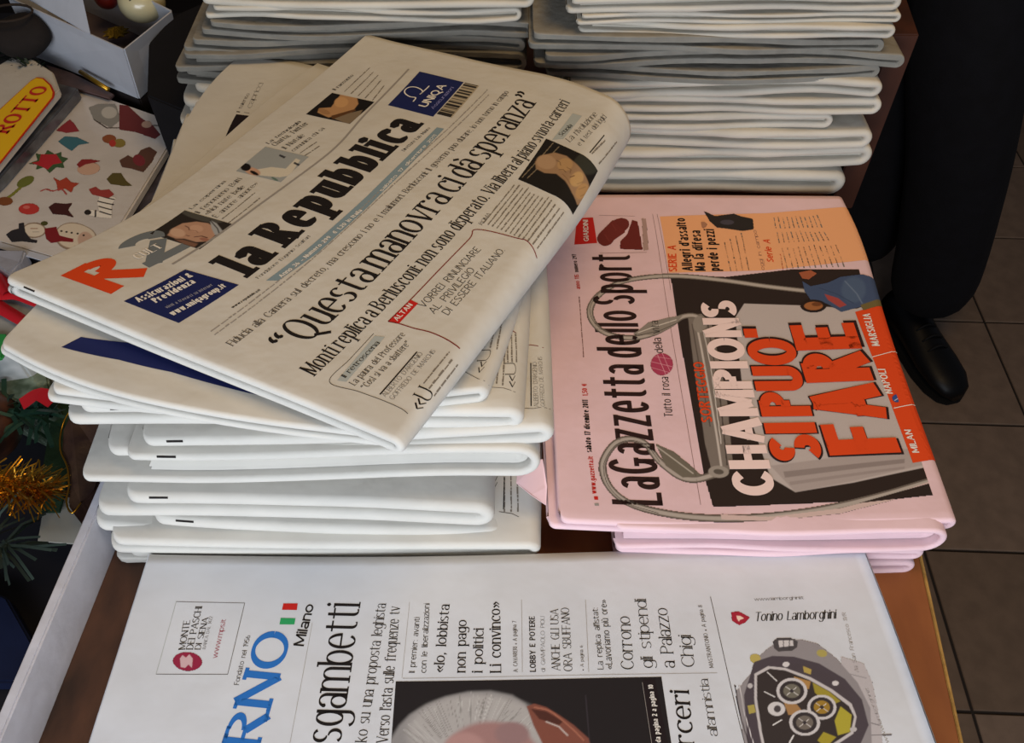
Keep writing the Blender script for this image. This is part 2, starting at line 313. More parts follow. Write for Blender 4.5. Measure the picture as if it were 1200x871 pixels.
def text_polys(txt, style, h, length=None, space=.24, slant=0., seg=None):
    """quads (n,4,2) in mm: x along the baseline, y up; set to the given length"""
    stem, hair, serif, sp = STY[style]
    step = 3.0 / h; seg = seg or (16 if h > 14 else 10 if h > 6 else 7 if h > 2.5 else 5)
    info = []
    for c in txt:
        if c == ' ': info.append(None); continue
        xs = []
        for op in GL[c][1].split(';'):
            f = op.split()
            if f[0] == 'V': xs.append(float(f[1]))
            elif f[0] == 'H': xs += [float(f[2])+.02, float(f[3])-.02]
            elif f[0] == 'D': xs += [float(f[1]), float(f[3])]
            elif f[0] == 'X': xs += [float(f[1]), float(f[3])]
            elif f[0] == 'B' and c in '.,:•“”': xs.append(float(f[1]))
            elif f[0] == 'A':
                th = np.radians(np.linspace(float(f[5]), float(f[6]), 24)); q = float(f[1])+float(f[3])*np.cos(th); xs += [q.min(), q.max()]
        info.append((min(xs), max(xs)))
    n = len([q for q in info if q]); span = sum(q[1]-q[0] for q in info if q) + .0001; spc = sum(space for q in info if not q)
    extra = sp*len(txt)
    if length:
        L = length/h; st0 = stem0 = stem
        for _ in range(40):
            k = (L + sp - extra - n*stem) / (span+spc)
            if k > (.35 + 1.3*stem if stem0 < .25 else .12 + .62*stem): break
            stem *= .95; hair = min(hair, stem); extra = sp*(stem/st0)*len(txt)
        sp = sp*stem/st0; k = max(k, .1)
    else: k = 1.
    out = []
    def stroke(pts, ws):
        pts = np.array(pts); ws = np.array(ws)
        d = np.gradient(pts, axis=0); d /= np.maximum(np.linalg.norm(d, axis=1, keepdims=True), 1e-9)
        nn = np.stack([-d[:, 1], d[:, 0]], 1)*ws[:, None]/2
        L_ = pts+nn; R_ = pts-nn
        for i in range(len(pts)-1): out.append([L_[i], R_[i], R_[i+1], L_[i+1]])
    def line(x0, y0, x1, y1, w0):
        m = max(1, int(math.ceil(math.hypot(x1-x0, y1-y0)/step))); q = np.linspace(0, 1, m+1)
        stroke(np.stack([x0+(x1-x0)*q, y0+(y1-y0)*q], 1), np.full(m+1, w0))
    x = 0
    for c, inf in zip(txt, info):
        if inf is None: x += space*k + sp; continue
        c0, c1 = inf; low = c.islower()
        def Y(y):
            if not low: return y
            if y <= 0: return y
            return y*XH/.7 if y <= .7 else XH+(y-.7)*(1-XH)/.3
        X = lambda q: x + stem/2 + (float(q)-c0)*k
        for op in GL[c][1].split(';'):
            f = op.split()
            if f[0] == 'V':
                y0, y1 = Y(float(f[2])), Y(float(f[3])); line(X(f[1]), y0, X(f[1]), y1, stem)
                if serif:
                    sw = stem*(1.15 if stem < .14 else .85); hs = hair*1.1
                    if 'b' in f[4:]: line(X(f[1])-sw, y0+hs/2, X(f[1])+sw, y0+hs/2, hs)
                    if 's' in f[4:]: line(X(f[1])-sw, y1-hs/2, X(f[1])+sw, y1-hs/2, hs)
                    if 'f' in f[4:]: line(X(f[1])-sw, y1-hs/2, X(f[1])+stem/2, y1-hs/2, hs*1.2)
            elif f[0] == 'H':
                y = Y(float(f[1])); top = XH if low else 1.; hh = max(hair, .05); e = stem/2-.02*k
                y = min(max(y, hh/2), top-hh/2) if not (c in 'tf') else y-hh/2
                line(X(f[2])-e, y, X(f[3])+e, y, hh)
            elif f[0] == 'D': line(X(f[1]), Y(float(f[2])), X(f[3]), Y(float(f[4])), (stem if f[5] == 'T' else (hair+.25*(stem-hair))))
            elif f[0] == 'A':
                cx, cy, rx, ry, a0, a1 = [float(z) for z in f[1:]]
                m = max(3, int(seg*abs(a1-a0)/180*1.2)); th = np.radians(np.linspace(a0, a1, m+1))
                yy = np.array([Y(cy+ry*math.sin(t)) for t in th])
                lo, hi = Y(cy-ry), Y(cy+ry); mid_ = (lo+hi)/2; r2 = max((hi-lo)/2, .01); yy = mid_+(yy-mid_)*max(r2-hair/2, .01)/r2
                p = np.stack([X(cx)+rx*k*np.cos(th), yy], 1)
                d = np.gradient(p, axis=0); mm = np.abs(d[:, 1])/np.maximum(np.hypot(d[:, 0], d[:, 1]), 1e-9)
                stroke(p, hair+(stem-hair)*mm**1.3)
            elif f[0] == 'B':
                if (serif or c in '.,:;ij•%!') or c in '“”':
                    r = stem*(.6 if not serif else .66); th = np.radians(np.arange(0, 360, 60)+30); bx = X(f[1]); by = Y(float(f[2]))
                    P = [(bx+r*math.cos(t), by+r*math.sin(t)) for t in th]
                    out.append([P[0], P[1], P[2], P[3]]); out.append([P[0], P[3], P[4], P[5]])
            elif f[0] == 'S' and serif:
                yv = Y(float(f[2])); yv += hair/2 if yv < .1 else -hair/2; line(X(f[1])-stem*.8, yv, X(f[1])+stem*.8, yv, hair)
            elif f[0] == 'X': out.append([(X(f[1]), float(f[2])), (X(f[3]), float(f[2])), (X(f[3]), float(f[4])), (X(f[1]), float(f[4]))])
        x += stem + (c1-c0)*k + sp
    o = np.array(out, float)
    if slant and len(o): o[..., 0] += slant*o[..., 1]
    return o*h

LIFT = .00013
def tri_split(tris, mx=4.):
    out = []; st = list(tris)
    while st:
        t = st.pop(); e = [math.hypot(t[i][0]-t[(i+1) % 3][0], t[i][1]-t[(i+1) % 3][1]) for i in range(3)]
        k = e.index(max(e))
        if e[k] <= mx: out.append(t); continue
        a, b_, c = t[k], t[(k+1) % 3], t[(k+2) % 3]; m = ((a[0]+b_[0])/2, (a[1]+b_[1])/2)
        st.append((a, m, c)); st.append((m, b_, c))
    return out
def sd_poly(P, x, y):
    P = np.array(P, float); d = np.full(x.shape, 1e9); inside = np.zeros(x.shape, bool); n = len(P)
    for i in range(n):
        x0, y0 = P[i-1]; x1, y1 = P[i]; ex, ey = x1-x0, y1-y0; L = ex*ex+ey*ey+1e-12
        t = np.clip(((x-x0)*ex+(y-y0)*ey)/L, 0, 1); d = np.minimum(d, np.hypot(x-x0-t*ex, y-y0-t*ey))
        c = ((y0 > y) != (y1 > y)) & (x < (x1-x0)*(y-y0)/((y1-y0) if y1 != y0 else 1e-12)+x0); inside ^= c
    return np.where(inside, d, -d)
def sd_line(P, x, y):
    P = np.array(P, float); d = np.full(x.shape, 1e9)
    for i in range(1, len(P)):
        x0, y0 = P[i-1]; x1, y1 = P[i]; ex, ey = x1-x0, y1-y0; L = ex*ex+ey*ey+1e-12
        t = np.clip(((x-x0)*ex+(y-y0)*ey)/L, 0, 1); d = np.minimum(d, np.hypot(x-x0-t*ex, y-y0-t*ey))
    return d
def spline(P, k=6):
    P = np.array(P, float)
    if len(P) < 4: return P
    w = cr_basis(len(P), np.linspace(0, 1, (len(P)-1)*k+1)); return w @ P
def picture(pg, part, bb, res, layers, base, lift, parent):
    a0, b0, a1, b1 = bb; na = max(2, int((a1-a0)/res)+1); nb = max(2, int((b1-b0)/res)+1)
    A, B = np.meshgrid(np.linspace(a0, a1, na), np.linspace(b0, b1, nb), indexing='ij'); a = A.ravel(); b = B.ravel()
    col = np.zeros((a.size, 3)); cov = np.zeros(a.size)
    if base: col[:] = lin(base); cov[:] = 1
    for l in layers:
        if l[0] == 'mask': continue
        if l[0] == 'bars':
            r_ = random.Random(4); x = b0; 
            while x < b1:
                w = r_.choice([.5, .5, .9, 1.4]); m = (b >= x) & (b < x+w) & (a < a1-1); 
                if r_.random() < .55: col[m] = lin('#2c2824')
                x += w
            continue
        if l[0] == 'poly': sd = sd_poly(l[1], a, b); c, s = l[2], l[3]
        elif l[0] == 'ell':
            c0, u, v = l[1], l[2], l[3]; M = np.array([[u[0], v[0]], [u[1], v[1]]]); det = np.linalg.det(M)
            if abs(det) < 1e-6: continue
            q = np.linalg.inv(M) @ np.stack([a-c0[0], b-c0[1]]); r = np.hypot(*q); sd = (1-r)*math.sqrt(abs(det)); c, s = l[4], l[5]
        else: sd = l[2]/2*.62 - sd_line(spline(l[1]), a, b); c, s = l[3], l[4]
        s = max(s*.55, res*.5); w = np.clip(sd/s+.5, 0, 1); w = w*w*(3-2*w)
        col = col*(1-w[:, None]) + np.array(lin(c))*w[:, None]
        if not base:
            fresh = (cov < .5) & (w > .02); col[fresh] = lin(c)
            cov = np.maximum(cov, w)
    g = np.random.RandomState(len(a)).normal(0, .012, len(a)); col = np.clip(col*(1+g[:, None]), 0, 1)
    idx = np.arange(na*nb).reshape(na, nb)
    F = np.stack([idx[:-1, :-1], idx[1:, :-1], idx[1:, 1:], idx[:-1, 1:]], -1).reshape(-1, 4)
    F = F[cov[F].mean(1) > .45]
    if not len(F): return
    used = np.unique(F); mp = np.zeros(len(a), int); mp[used] = np.arange(len(used))
    mesh_obj(part, pg.O(a[used], b[used], LIFT*lift), mp[F], PICM, parent, cols=col[used])
def print_rows(pg, rows, parent):
    acc = {}
    def add(part, col, poly2, lift):
        acc.setdefault((part, col, len(acc) if part != 'register_mark' else 0), []).append((np.asarray(poly2, float).reshape(-1, 4, 2), lift))
    rnd = random.Random(7)
    for r in rows:
        if r[0] == 'T':
            _, part, txt, sty, col, p0, p1, h, k = r
            p0 = np.array(p0); p1 = np.array(p1); L = np.linalg.norm(p1-p0)
            if L < .5: continue
            e = (p1-p0)/L; up = np.array([-e[1], e[0]])
            q = text_polys(txt, sty, h, L, k.get('space', .4), k.get('slant', 0))
            add(part, col, p0 + q[..., :1]*e + q[..., 1:]*up, k.get('lift', 1))
        elif r[0] == 'L':
            _, part, col, pts, w, lift = r
            P = spline(pts, 8) if len(pts) > 3 and len(pts) < 40 and part != 'cartoon' and not (part == 'rule_line' and len(pts) < 4) else np.array(pts, float)
            Q = [P[0]]
            for i in range(1, len(P)):
                n = max(1, int(np.linalg.norm(P[i]-P[i-1])/3)); Q += [P[i-1]+(P[i]-P[i-1])*j/n for j in range(1, n+1)]
            Q = np.array(Q); d = np.gradient(Q, axis=0); d /= np.maximum(np.linalg.norm(d, axis=1, keepdims=True), 1e-9); nn = np.stack([-d[:, 1], d[:, 0]], 1)*w/2
            add(part, col, np.stack([(Q+nn)[:-1], (Q-nn)[:-1], (Q-nn)[1:], (Q+nn)[1:]], 1), lift)
        elif r[0] == 'B':
            _, part, col, (c00, c01, c10, c11), n, gap = r
            c00, c01, c10, c11 = map(np.array, (c00, c01, c10, c11)); out = []
            for i in range(n):
                q = i/max(1, n-1) if n > 1 else 0; s = c00+(c10-c00)*q; e = c01+(c11-c01)*q; L = np.linalg.norm(e-s); d = (e-s)/max(L, 1e-6)
                pitch = max(.8, np.linalg.norm(c10-c00)/max(1, n-1)) if n > 1 else 2.2; hh = min(pitch*.42, 1.1); up = np.array([-d[1], d[0]])
                x = 0.; Lr = L*rnd.uniform(.9, 1.)
                while x < Lr:
                    w = min(rnd.uniform(1.2, 6.), Lr-x); m = max(1, int(w/2.5))
                    for j in range(m):
                        x0, x1 = x+w*j/m, x+w*(j+1)/m; hj = hh*rnd.uniform(.55, 1.)
                        out.append([s+d*x0, s+d*x1, s+d*x1+up*hj, s+d*x0+up*hj])
                    x += w+rnd.uniform(.5, 1.)*gap*1.6
            if out: add(part, col, out, 1)
        elif r[0] == 'P':
            _, part, col, pts, lift = r
            tr = tessellate_polygon([[Vector((p[0], p[1], 0)) for p in pts]])
            tris = tri_split([tuple(tuple(pts[i]) for i in t) for t in tr])
            add(part, col, [[t[0], t[1], t[2], t[2]] for t in tris], lift)
        elif r[0] == 'I': picture(pg, r[1], r[2], r[3], r[4], r[5], r[6], parent)
    for (part, col, _k), lst in acc.items():
        V, F = [], []; n0 = 0; W = []
        for q, lift in lst:
            f = q.reshape(-1, 2); W.append(pg.O(f[:, 0], f[:, 1], LIFT*lift)); k = len(q)
            tri = np.allclose(q[:, 2], q[:, 3]) if k else False
            for i in range(k):
                j = n0+4*i; F.append((j, j+1, j+2) if tri else (j, j+1, j+2, j+3))
            n0 += len(f)
        mesh_obj(part, np.vstack(W), F, ink(col), parent)
# ------------------------------------------------------------------ baked page surfaces and page layouts (mm on the page)
G_hero = [[[-0.2637,0.3247,0.181],[-0.2387,0.3526,0.1769],[-0.2157,0.3833,0.1735],[-0.1959,0.4176,0.1713],[-0.1778,0.4538,0.1699],[-0.1593,0.49,0.1687],[-0.141,0.5262,0.1675],[-0.1239,0.5631,0.1663],[-0.1079,0.6005,0.165]],[[-0.2375,0.3122,0.1804],[-0.2138,0.3407,0.1774],[-0.1916,0.3718,0.175],[-0.1724,0.406,0.1734],[-0.1546,0.4418,0.1722],[-0.1366,0.4777,0.1711],[-0.1188,0.5137,0.1697],[-0.1023,0.5503,0.1681],[-0.0869,0.5875,0.1664]],[[-0.2114,0.2996,0.1799],[-0.1887,0.3291,0.1779],[-0.1674,0.3606,0.1763],[-0.1486,0.3949,0.1752],[-0.1311,0.4306,0.1744],[-0.1133,0.4663,0.1733],[-0.0959,0.5022,0.1718],[-0.0799,0.5387,0.1699],[-0.065,0.5757,0.1679]],[[-0.1853,0.2871,0.1793],[-0.1636,0.3174,0.1781],[-0.1431,0.3495,0.1773],[-0.1247,0.3839,0.1767],[-0.1074,0.4194,0.176],[-0.0899,0.455,0.175],[-0.0729,0.4908,0.1735],[-0.0573,0.5272,0.1715],[-0.0429,0.5641,0.1693]],[[-0.159,0.2748,0.1787],[-0.1384,0.3059,0.1782],[-0.1187,0.3385,0.1778],[-0.1008,0.3729,0.1775],[-0.0836,0.4082,0.1771],[-0.0665,0.4436,0.1762],[-0.0499,0.4793,0.1748],[-0.0347,0.5155,0.1728],[-0.0207,0.5522,0.1706]],[[-0.1326,0.2628,0.1781],[-0.113,0.2949,0.1779],[-0.0941,0.328,0.1778],[-0.0765,0.3625,0.1778],[-0.0596,0.3977,0.1775],[-0.0426,0.433,0.1768],[-0.0264,0.4685,0.1755],[-0.0117,0.5047,0.1738],[0.0019,0.5414,0.1719]],[[-0.1062,0.2509,0.1774],[-0.0875,0.2839,0.1774],[-0.0695,0.3176,0.1775],[-0.0523,0.3522,0.1775],[-0.0355,0.3873,0.1773],[-0.0188,0.4225,0.1768],[-0.003,0.458,0.1758],[0.0113,0.4941,0.1746],[0.0245,0.5307,0.1732]],[[-0.0799,0.2388,0.1767],[-0.0625,0.2724,0.1767],[-0.0454,0.3064,0.1768],[-0.0289,0.3408,0.1768],[-0.0125,0.3755,0.1767],[0.0037,0.4103,0.1765],[0.0189,0.4454,0.176],[0.0325,0.4812,0.1753],[0.0451,0.5174,0.1745]],[[-0.0537,0.2264,0.176],[-0.0378,0.2603,0.176],[-0.0222,0.2942,0.176],[-0.0066,0.3281,0.176],[0.0091,0.362,0.176],[0.0245,0.396,0.176],[0.0388,0.4305,0.176],[0.0515,0.4656,0.176],[0.063,0.5011,0.176]]]
G_second = [[[-0.2591,0.2903,0.168],[-0.2496,0.3285,0.1652],[-0.237,0.3659,0.1627],[-0.222,0.4026,0.1606],[-0.2068,0.4394,0.1588],[-0.1922,0.4765,0.1572],[-0.1778,0.5136,0.1553],[-0.1623,0.5502,0.1529],[-0.1453,0.5859,0.15]],[[-0.2368,0.2783,0.167],[-0.2267,0.3164,0.1643],[-0.2139,0.3538,0.1619],[-0.1991,0.3906,0.1599],[-0.1842,0.4274,0.1582],[-0.1699,0.4646,0.1566],[-0.1559,0.5018,0.1549],[-0.141,0.5386,0.1527],[-0.1246,0.5747,0.15]],[[-0.2137,0.2682,0.1661],[-0.2031,0.306,0.1636],[-0.1902,0.3432,0.1613],[-0.1756,0.3799,0.1593],[-0.161,0.4167,0.1577],[-0.1471,0.4538,0.1561],[-0.1335,0.491,0.1544],[-0.1192,0.5278,0.1524],[-0.1037,0.564,0.15]],[[-0.1897,0.2603,0.1652],[-0.1787,0.2976,0.1629],[-0.1657,0.3344,0.1607],[-0.1514,0.3709,0.1588],[-0.1372,0.4075,0.1571],[-0.1237,0.4443,0.1556],[-0.1106,0.4813,0.154],[-0.097,0.518,0.1522],[-0.0824,0.5542,0.15]],[[-0.1651,0.2542,0.1645],[-0.1536,0.2908,0.1623],[-0.1407,0.3271,0.1602],[-0.1268,0.3631,0.1583],[-0.113,0.3993,0.1567],[-0.1,0.4357,0.1552],[-0.0875,0.4723,0.1537],[-0.0746,0.5086,0.152],[-0.0609,0.5446,0.15]],[[-0.1402,0.2491,0.1639],[-0.1284,0.285,0.1618],[-0.1155,0.3205,0.1598],[-0.102,0.356,0.1579],[-0.0887,0.3915,0.1563],[-0.0762,0.4274,0.1548],[-0.0643,0.4634,0.1533],[-0.0521,0.4993,0.1518],[-0.0394,0.535,0.15]],[[-0.1152,0.2449,0.1633],[-0.103,0.2798,0.1613],[-0.0903,0.3145,0.1593],[-0.0772,0.3491,0.1575],[-0.0645,0.384,0.1559],[-0.0525,0.4191,0.1544],[-0.0412,0.4544,0.153],[-0.0299,0.4897,0.1516],[-0.0182,0.5248,0.15]],[[-0.09,0.2415,0.1627],[-0.0776,0.2752,0.1608],[-0.065,0.3089,0.1589],[-0.0524,0.3426,0.1571],[-0.0403,0.3765,0.1554],[-0.029,0.4107,0.154],[-0.0184,0.4452,0.1526],[-0.0079,0.4796,0.1513],[0.0026,0.514,0.15]],[[-0.0647,0.2385,0.162],[-0.0521,0.271,0.1602],[-0.0397,0.3036,0.1584],[-0.0277,0.3362,0.1567],[-0.0162,0.3691,0.155],[-0.0056,0.4023,0.1535],[0.0043,0.4357,0.1523],[0.0139,0.4693,0.1511],[0.0233,0.5028,0.15]]]
G_third = [[[-0.2308,0.2694,0.158],[-0.2266,0.313,0.156],[-0.2241,0.3568,0.1544],[-0.2235,0.4006,0.1529],[-0.2243,0.4445,0.1511],[-0.2258,0.4883,0.1492],[-0.2255,0.5318,0.1472],[-0.2194,0.5742,0.1452],[-0.207,0.6154,0.143]],[[-0.2042,0.266,0.1571],[-0.1994,0.3085,0.1554],[-0.1963,0.3511,0.1539],[-0.195,0.3939,0.1526],[-0.1953,0.4367,0.151],[-0.1963,0.4795,0.1493],[-0.1959,0.522,0.1477],[-0.1904,0.5636,0.1459],[-0.1801,0.604,0.144]],[[-0.1775,0.2634,0.1563],[-0.1722,0.3046,0.1547],[-0.1685,0.3459,0.1534],[-0.1666,0.3875,0.1522],[-0.1663,0.429,0.1509],[-0.167,0.4706,0.1494],[-0.1664,0.512,0.148],[-0.1616,0.5525,0.1465],[-0.1534,0.5921,0.1449]],[[-0.1507,0.2622,0.1556],[-0.145,0.3018,0.1541],[-0.1408,0.3415,0.1529],[-0.1383,0.3815,0.1518],[-0.1376,0.4215,0.1506],[-0.1379,0.4616,0.1494],[-0.1373,0.5015,0.1481],[-0.1331,0.5407,0.1469],[-0.1272,0.5792,0.1455]],[[-0.1239,0.2622,0.1549],[-0.1178,0.3,0.1536],[-0.1131,0.3379,0.1524],[-0.1102,0.376,0.1514],[-0.109,0.4142,0.1503],[-0.109,0.4525,0.1492],[-0.1085,0.4907,0.1481],[-0.1051,0.5283,0.1471],[-0.1015,0.5653,0.1459]],[[-0.0971,0.2635,0.1542],[-0.0907,0.2991,0.153],[-0.0856,0.3349,0.1519],[-0.0822,0.371,0.1509],[-0.0807,0.4072,0.1499],[-0.0804,0.4435,0.149],[-0.0799,0.4797,0.1481],[-0.0773,0.5156,0.1472],[-0.0761,0.5509,0.1462]],[[-0.0705,0.2661,0.1535],[-0.0637,0.2994,0.1523],[-0.0581,0.333,0.1513],[-0.0543,0.3668,0.1503],[-0.0524,0.4008,0.1495],[-0.0518,0.4349,0.1487],[-0.0514,0.469,0.148],[-0.0497,0.5028,0.1472],[-0.0507,0.5363,0.1465]],[[-0.0439,0.2699,0.1528],[-0.0368,0.3008,0.1517],[-0.0307,0.332,0.1507],[-0.0265,0.3634,0.1498],[-0.0242,0.395,0.149],[-0.0233,0.4268,0.1484],[-0.023,0.4586,0.1479],[-0.022,0.4903,0.1473],[-0.0254,0.5218,0.1467]],[[-0.0174,0.2742,0.152],[-0.0099,0.3027,0.151],[-0.0034,0.3313,0.15],[0.0013,0.3603,0.1492],[0.004,0.3895,0.1486],[0.0052,0.4189,0.1481],[0.0055,0.4483,0.1477],[0.0057,0.4778,0.1474],[0.0,0.5073,0.147]]]
G_fourth = [[[-0.2204,0.2674,0.148],[-0.2214,0.3023,0.1471],[-0.2224,0.3372,0.1461],[-0.2234,0.3721,0.1453],[-0.2244,0.4069,0.1445],[-0.2255,0.4418,0.1439],[-0.2265,0.4767,0.1433],[-0.2276,0.5116,0.1426],[-0.2286,0.5465,0.142]],[[-0.1931,0.2684,0.147],[-0.1937,0.3029,0.1462],[-0.1943,0.3374,0.1455],[-0.195,0.3719,0.1447],[-0.1959,0.4063,0.1441],[-0.1968,0.4408,0.1436],[-0.1978,0.4753,0.143],[-0.1988,0.5098,0.1425],[-0.1998,0.5443,0.142]],[[-0.1658,0.2691,0.146],[-0.166,0.3032,0.1454],[-0.1663,0.3373,0.1448],[-0.1667,0.3714,0.1442],[-0.1673,0.4054,0.1437],[-0.1682,0.4395,0.1433],[-0.1691,0.4736,0.1429],[-0.1701,0.5077,0.1424],[-0.1711,0.5418,0.142]],[[-0.1384,0.2694,0.1451],[-0.1383,0.303,0.1447],[-0.1382,0.3366,0.1442],[-0.1384,0.3702,0.1438],[-0.1388,0.4039,0.1434],[-0.1396,0.4375,0.143],[-0.1405,0.4711,0.1427],[-0.1415,0.5048,0.1423],[-0.1424,0.5384,0.142]],[[-0.1111,0.2693,0.1443],[-0.1106,0.3023,0.144],[-0.1102,0.3354,0.1436],[-0.1101,0.3685,0.1433],[-0.1104,0.4016,0.143],[-0.1111,0.4348,0.1428],[-0.112,0.4679,0.1425],[-0.1129,0.501,0.1423],[-0.1139,0.5341,0.142]],[[-0.0838,0.269,0.1435],[-0.0829,0.3015,0.1433],[-0.0822,0.3341,0.1431],[-0.0819,0.3666,0.1429],[-0.082,0.3991,0.1427],[-0.0826,0.4317,0.1425],[-0.0835,0.4642,0.1424],[-0.0844,0.4968,0.1422],[-0.0854,0.5293,0.142]],[[-0.0564,0.269,0.1426],[-0.0552,0.3009,0.1425],[-0.0542,0.3328,0.1424],[-0.0536,0.3648,0.1424],[-0.0536,0.3967,0.1423],[-0.0541,0.4286,0.1423],[-0.055,0.4606,0.1422],[-0.056,0.4925,0.1421],[-0.0569,0.5244,0.142]],[[-0.0291,0.2694,0.1416],[-0.0276,0.3006,0.1417],[-0.0262,0.3319,0.1418],[-0.0254,0.3631,0.1419],[-0.0252,0.3944,0.1419],[-0.0257,0.4257,0.142],[-0.0266,0.457,0.142],[-0.0275,0.4883,0.142],[-0.0285,0.5195,0.142]],[[-0.0018,0.2699,0.1405],[0.0001,0.3005,0.1408],[0.0018,0.3311,0.141],[0.0029,0.3616,0.1413],[0.0032,0.3922,0.1415],[0.0028,0.4228,0.1416],[0.0019,0.4534,0.1418],[0.001,0.484,0.1419],[0.0,0.5147,0.142]]]
G_fifth = [[[-0.1982,0.2671,0.118],[-0.2006,0.2999,0.1201],[-0.2031,0.3328,0.1221],[-0.2057,0.3656,0.1241],[-0.2086,0.3983,0.1258],[-0.2117,0.4311,0.1274],[-0.2148,0.4639,0.129],[-0.218,0.4967,0.1305],[-0.2212,0.5294,0.132]],[[-0.1717,0.2665,0.1194],[-0.1738,0.2994,0.1213],[-0.176,0.3323,0.1231],[-0.1783,0.3652,0.1249],[-0.1809,0.398,0.1265],[-0.1838,0.4309,0.1279],[-0.1867,0.4637,0.1293],[-0.1897,0.4966,0.1306],[-0.1927,0.5294,0.132]],[[-0.1453,0.2659,0.1208],[-0.147,0.2989,0.1225],[-0.1489,0.3318,0.1241],[-0.1509,0.3648,0.1257],[-0.1532,0.3977,0.1271],[-0.1558,0.4307,0.1284],[-0.1586,0.4636,0.1296],[-0.1613,0.4965,0.1308],[-0.1641,0.5294,0.132]],[[-0.1188,0.2654,0.1222],[-0.1202,0.2984,0.1237],[-0.1218,0.3315,0.1252],[-0.1235,0.3645,0.1266],[-0.1256,0.3975,0.1278],[-0.1279,0.4305,0.1289],[-0.1304,0.4635,0.1299],[-0.133,0.4965,0.131],[-0.1355,0.5294,0.132]],[[-0.0924,0.2652,0.1237],[-0.0935,0.2983,0.1249],[-0.0947,0.3313,0.1262],[-0.0961,0.3644,0.1274],[-0.0979,0.3974,0.1285],[-0.1,0.4304,0.1294],[-0.1023,0.4634,0.1303],[-0.1046,0.4964,0.1311],[-0.1069,0.5294,0.132]],[[-0.0659,0.2656,0.1251],[-0.0667,0.2986,0.1262],[-0.0675,0.3316,0.1273],[-0.0687,0.3646,0.1282],[-0.0702,0.3976,0.1291],[-0.0721,0.4306,0.1299],[-0.0742,0.4635,0.1306],[-0.0763,0.4965,0.1313],[-0.0784,0.5294,0.132]],[[-0.0394,0.2664,0.1266],[-0.0399,0.2993,0.1274],[-0.0404,0.3322,0.1283],[-0.0413,0.3651,0.1291],[-0.0426,0.398,0.1298],[-0.0442,0.4308,0.1304],[-0.046,0.4637,0.1309],[-0.0479,0.4966,0.1315],[-0.0498,0.5294,0.132]],[[-0.013,0.2673,0.128],[-0.0131,0.3001,0.1287],[-0.0133,0.3329,0.1294],[-0.0139,0.3657,0.13],[-0.0149,0.3984,0.1305],[-0.0163,0.4312,0.1309],[-0.0179,0.4639,0.1313],[-0.0196,0.4967,0.1316],[-0.0212,0.5294,0.132]],[[0.0135,0.2682,0.1295],[0.0137,0.3009,0.13],[0.0138,0.3336,0.1304],[0.0135,0.3662,0.1308],[0.0128,0.3989,0.1312],[0.0116,0.4315,0.1314],[0.0102,0.4642,0.1316],[0.0088,0.4968,0.1318],[0.0074,0.5294,0.132]]]
G_ninth = [[[-0.2411,0.2541,0.0335],[-0.245,0.2998,0.0339],[-0.2488,0.3456,0.0343],[-0.2524,0.3913,0.0347],[-0.2558,0.4371,0.035],[-0.2591,0.4828,0.0352],[-0.2623,0.5286,0.0355],[-0.2655,0.5744,0.0357],[-0.2687,0.6202,0.036]],[[-0.2098,0.2535,0.0328],[-0.213,0.2991,0.0337],[-0.2162,0.3447,0.0345],[-0.2193,0.3904,0.0351],[-0.2222,0.436,0.0356],[-0.2249,0.4816,0.036],[-0.2277,0.5273,0.0364],[-0.2304,0.573,0.0367],[-0.2328,0.6186,0.0371]],[[-0.1785,0.253,0.0321],[-0.1811,0.2984,0.0335],[-0.1836,0.3439,0.0346],[-0.1861,0.3894,0.0355],[-0.1885,0.4349,0.0362],[-0.1908,0.4805,0.0367],[-0.193,0.526,0.0372],[-0.1953,0.5715,0.0377],[-0.197,0.6171,0.0383]],[[-0.1472,0.2526,0.0314],[-0.1491,0.2978,0.0333],[-0.1511,0.3432,0.0348],[-0.153,0.3885,0.0359],[-0.1548,0.4339,0.0368],[-0.1566,0.4793,0.0375],[-0.1584,0.5247,0.0381],[-0.1601,0.5701,0.0387],[-0.1611,0.6155,0.0394]],[[-0.1159,0.2524,0.0308],[-0.1172,0.2975,0.0332],[-0.1185,0.3426,0.035],[-0.1198,0.3878,0.0364],[-0.1211,0.433,0.0374],[-0.1224,0.4783,0.0382],[-0.1237,0.5235,0.039],[-0.125,0.5688,0.0398],[-0.1252,0.614,0.0405]],[[-0.0846,0.2525,0.0302],[-0.0852,0.2974,0.0331],[-0.0859,0.3423,0.0353],[-0.0867,0.3873,0.0368],[-0.0875,0.4323,0.038],[-0.0882,0.4774,0.039],[-0.0891,0.5224,0.0399],[-0.0899,0.5674,0.0408],[-0.0893,0.6125,0.0416]],[[-0.0533,0.2528,0.0296],[-0.0533,0.2974,0.033],[-0.0533,0.3421,0.0355],[-0.0535,0.3869,0.0373],[-0.0538,0.4317,0.0387],[-0.0541,0.4765,0.0398],[-0.0544,0.5213,0.0408],[-0.0548,0.5661,0.0418],[-0.0535,0.6109,0.0428]],[[-0.022,0.2531,0.0291],[-0.0213,0.2975,0.0329],[-0.0208,0.3419,0.0358],[-0.0204,0.3865,0.0378],[-0.0201,0.431,0.0393],[-0.0199,0.4756,0.0406],[-0.0198,0.5202,0.0417],[-0.0196,0.5648,0.0428],[-0.0176,0.6094,0.0439]],[[0.0093,0.2534,0.0285],[0.0106,0.2975,0.0328],[0.0118,0.3418,0.0361],[0.0128,0.3861,0.0383],[0.0136,0.4304,0.04],[0.0143,0.4748,0.0413],[0.0149,0.5191,0.0426],[0.0155,0.5635,0.0438],[0.0183,0.6079,0.045]]]
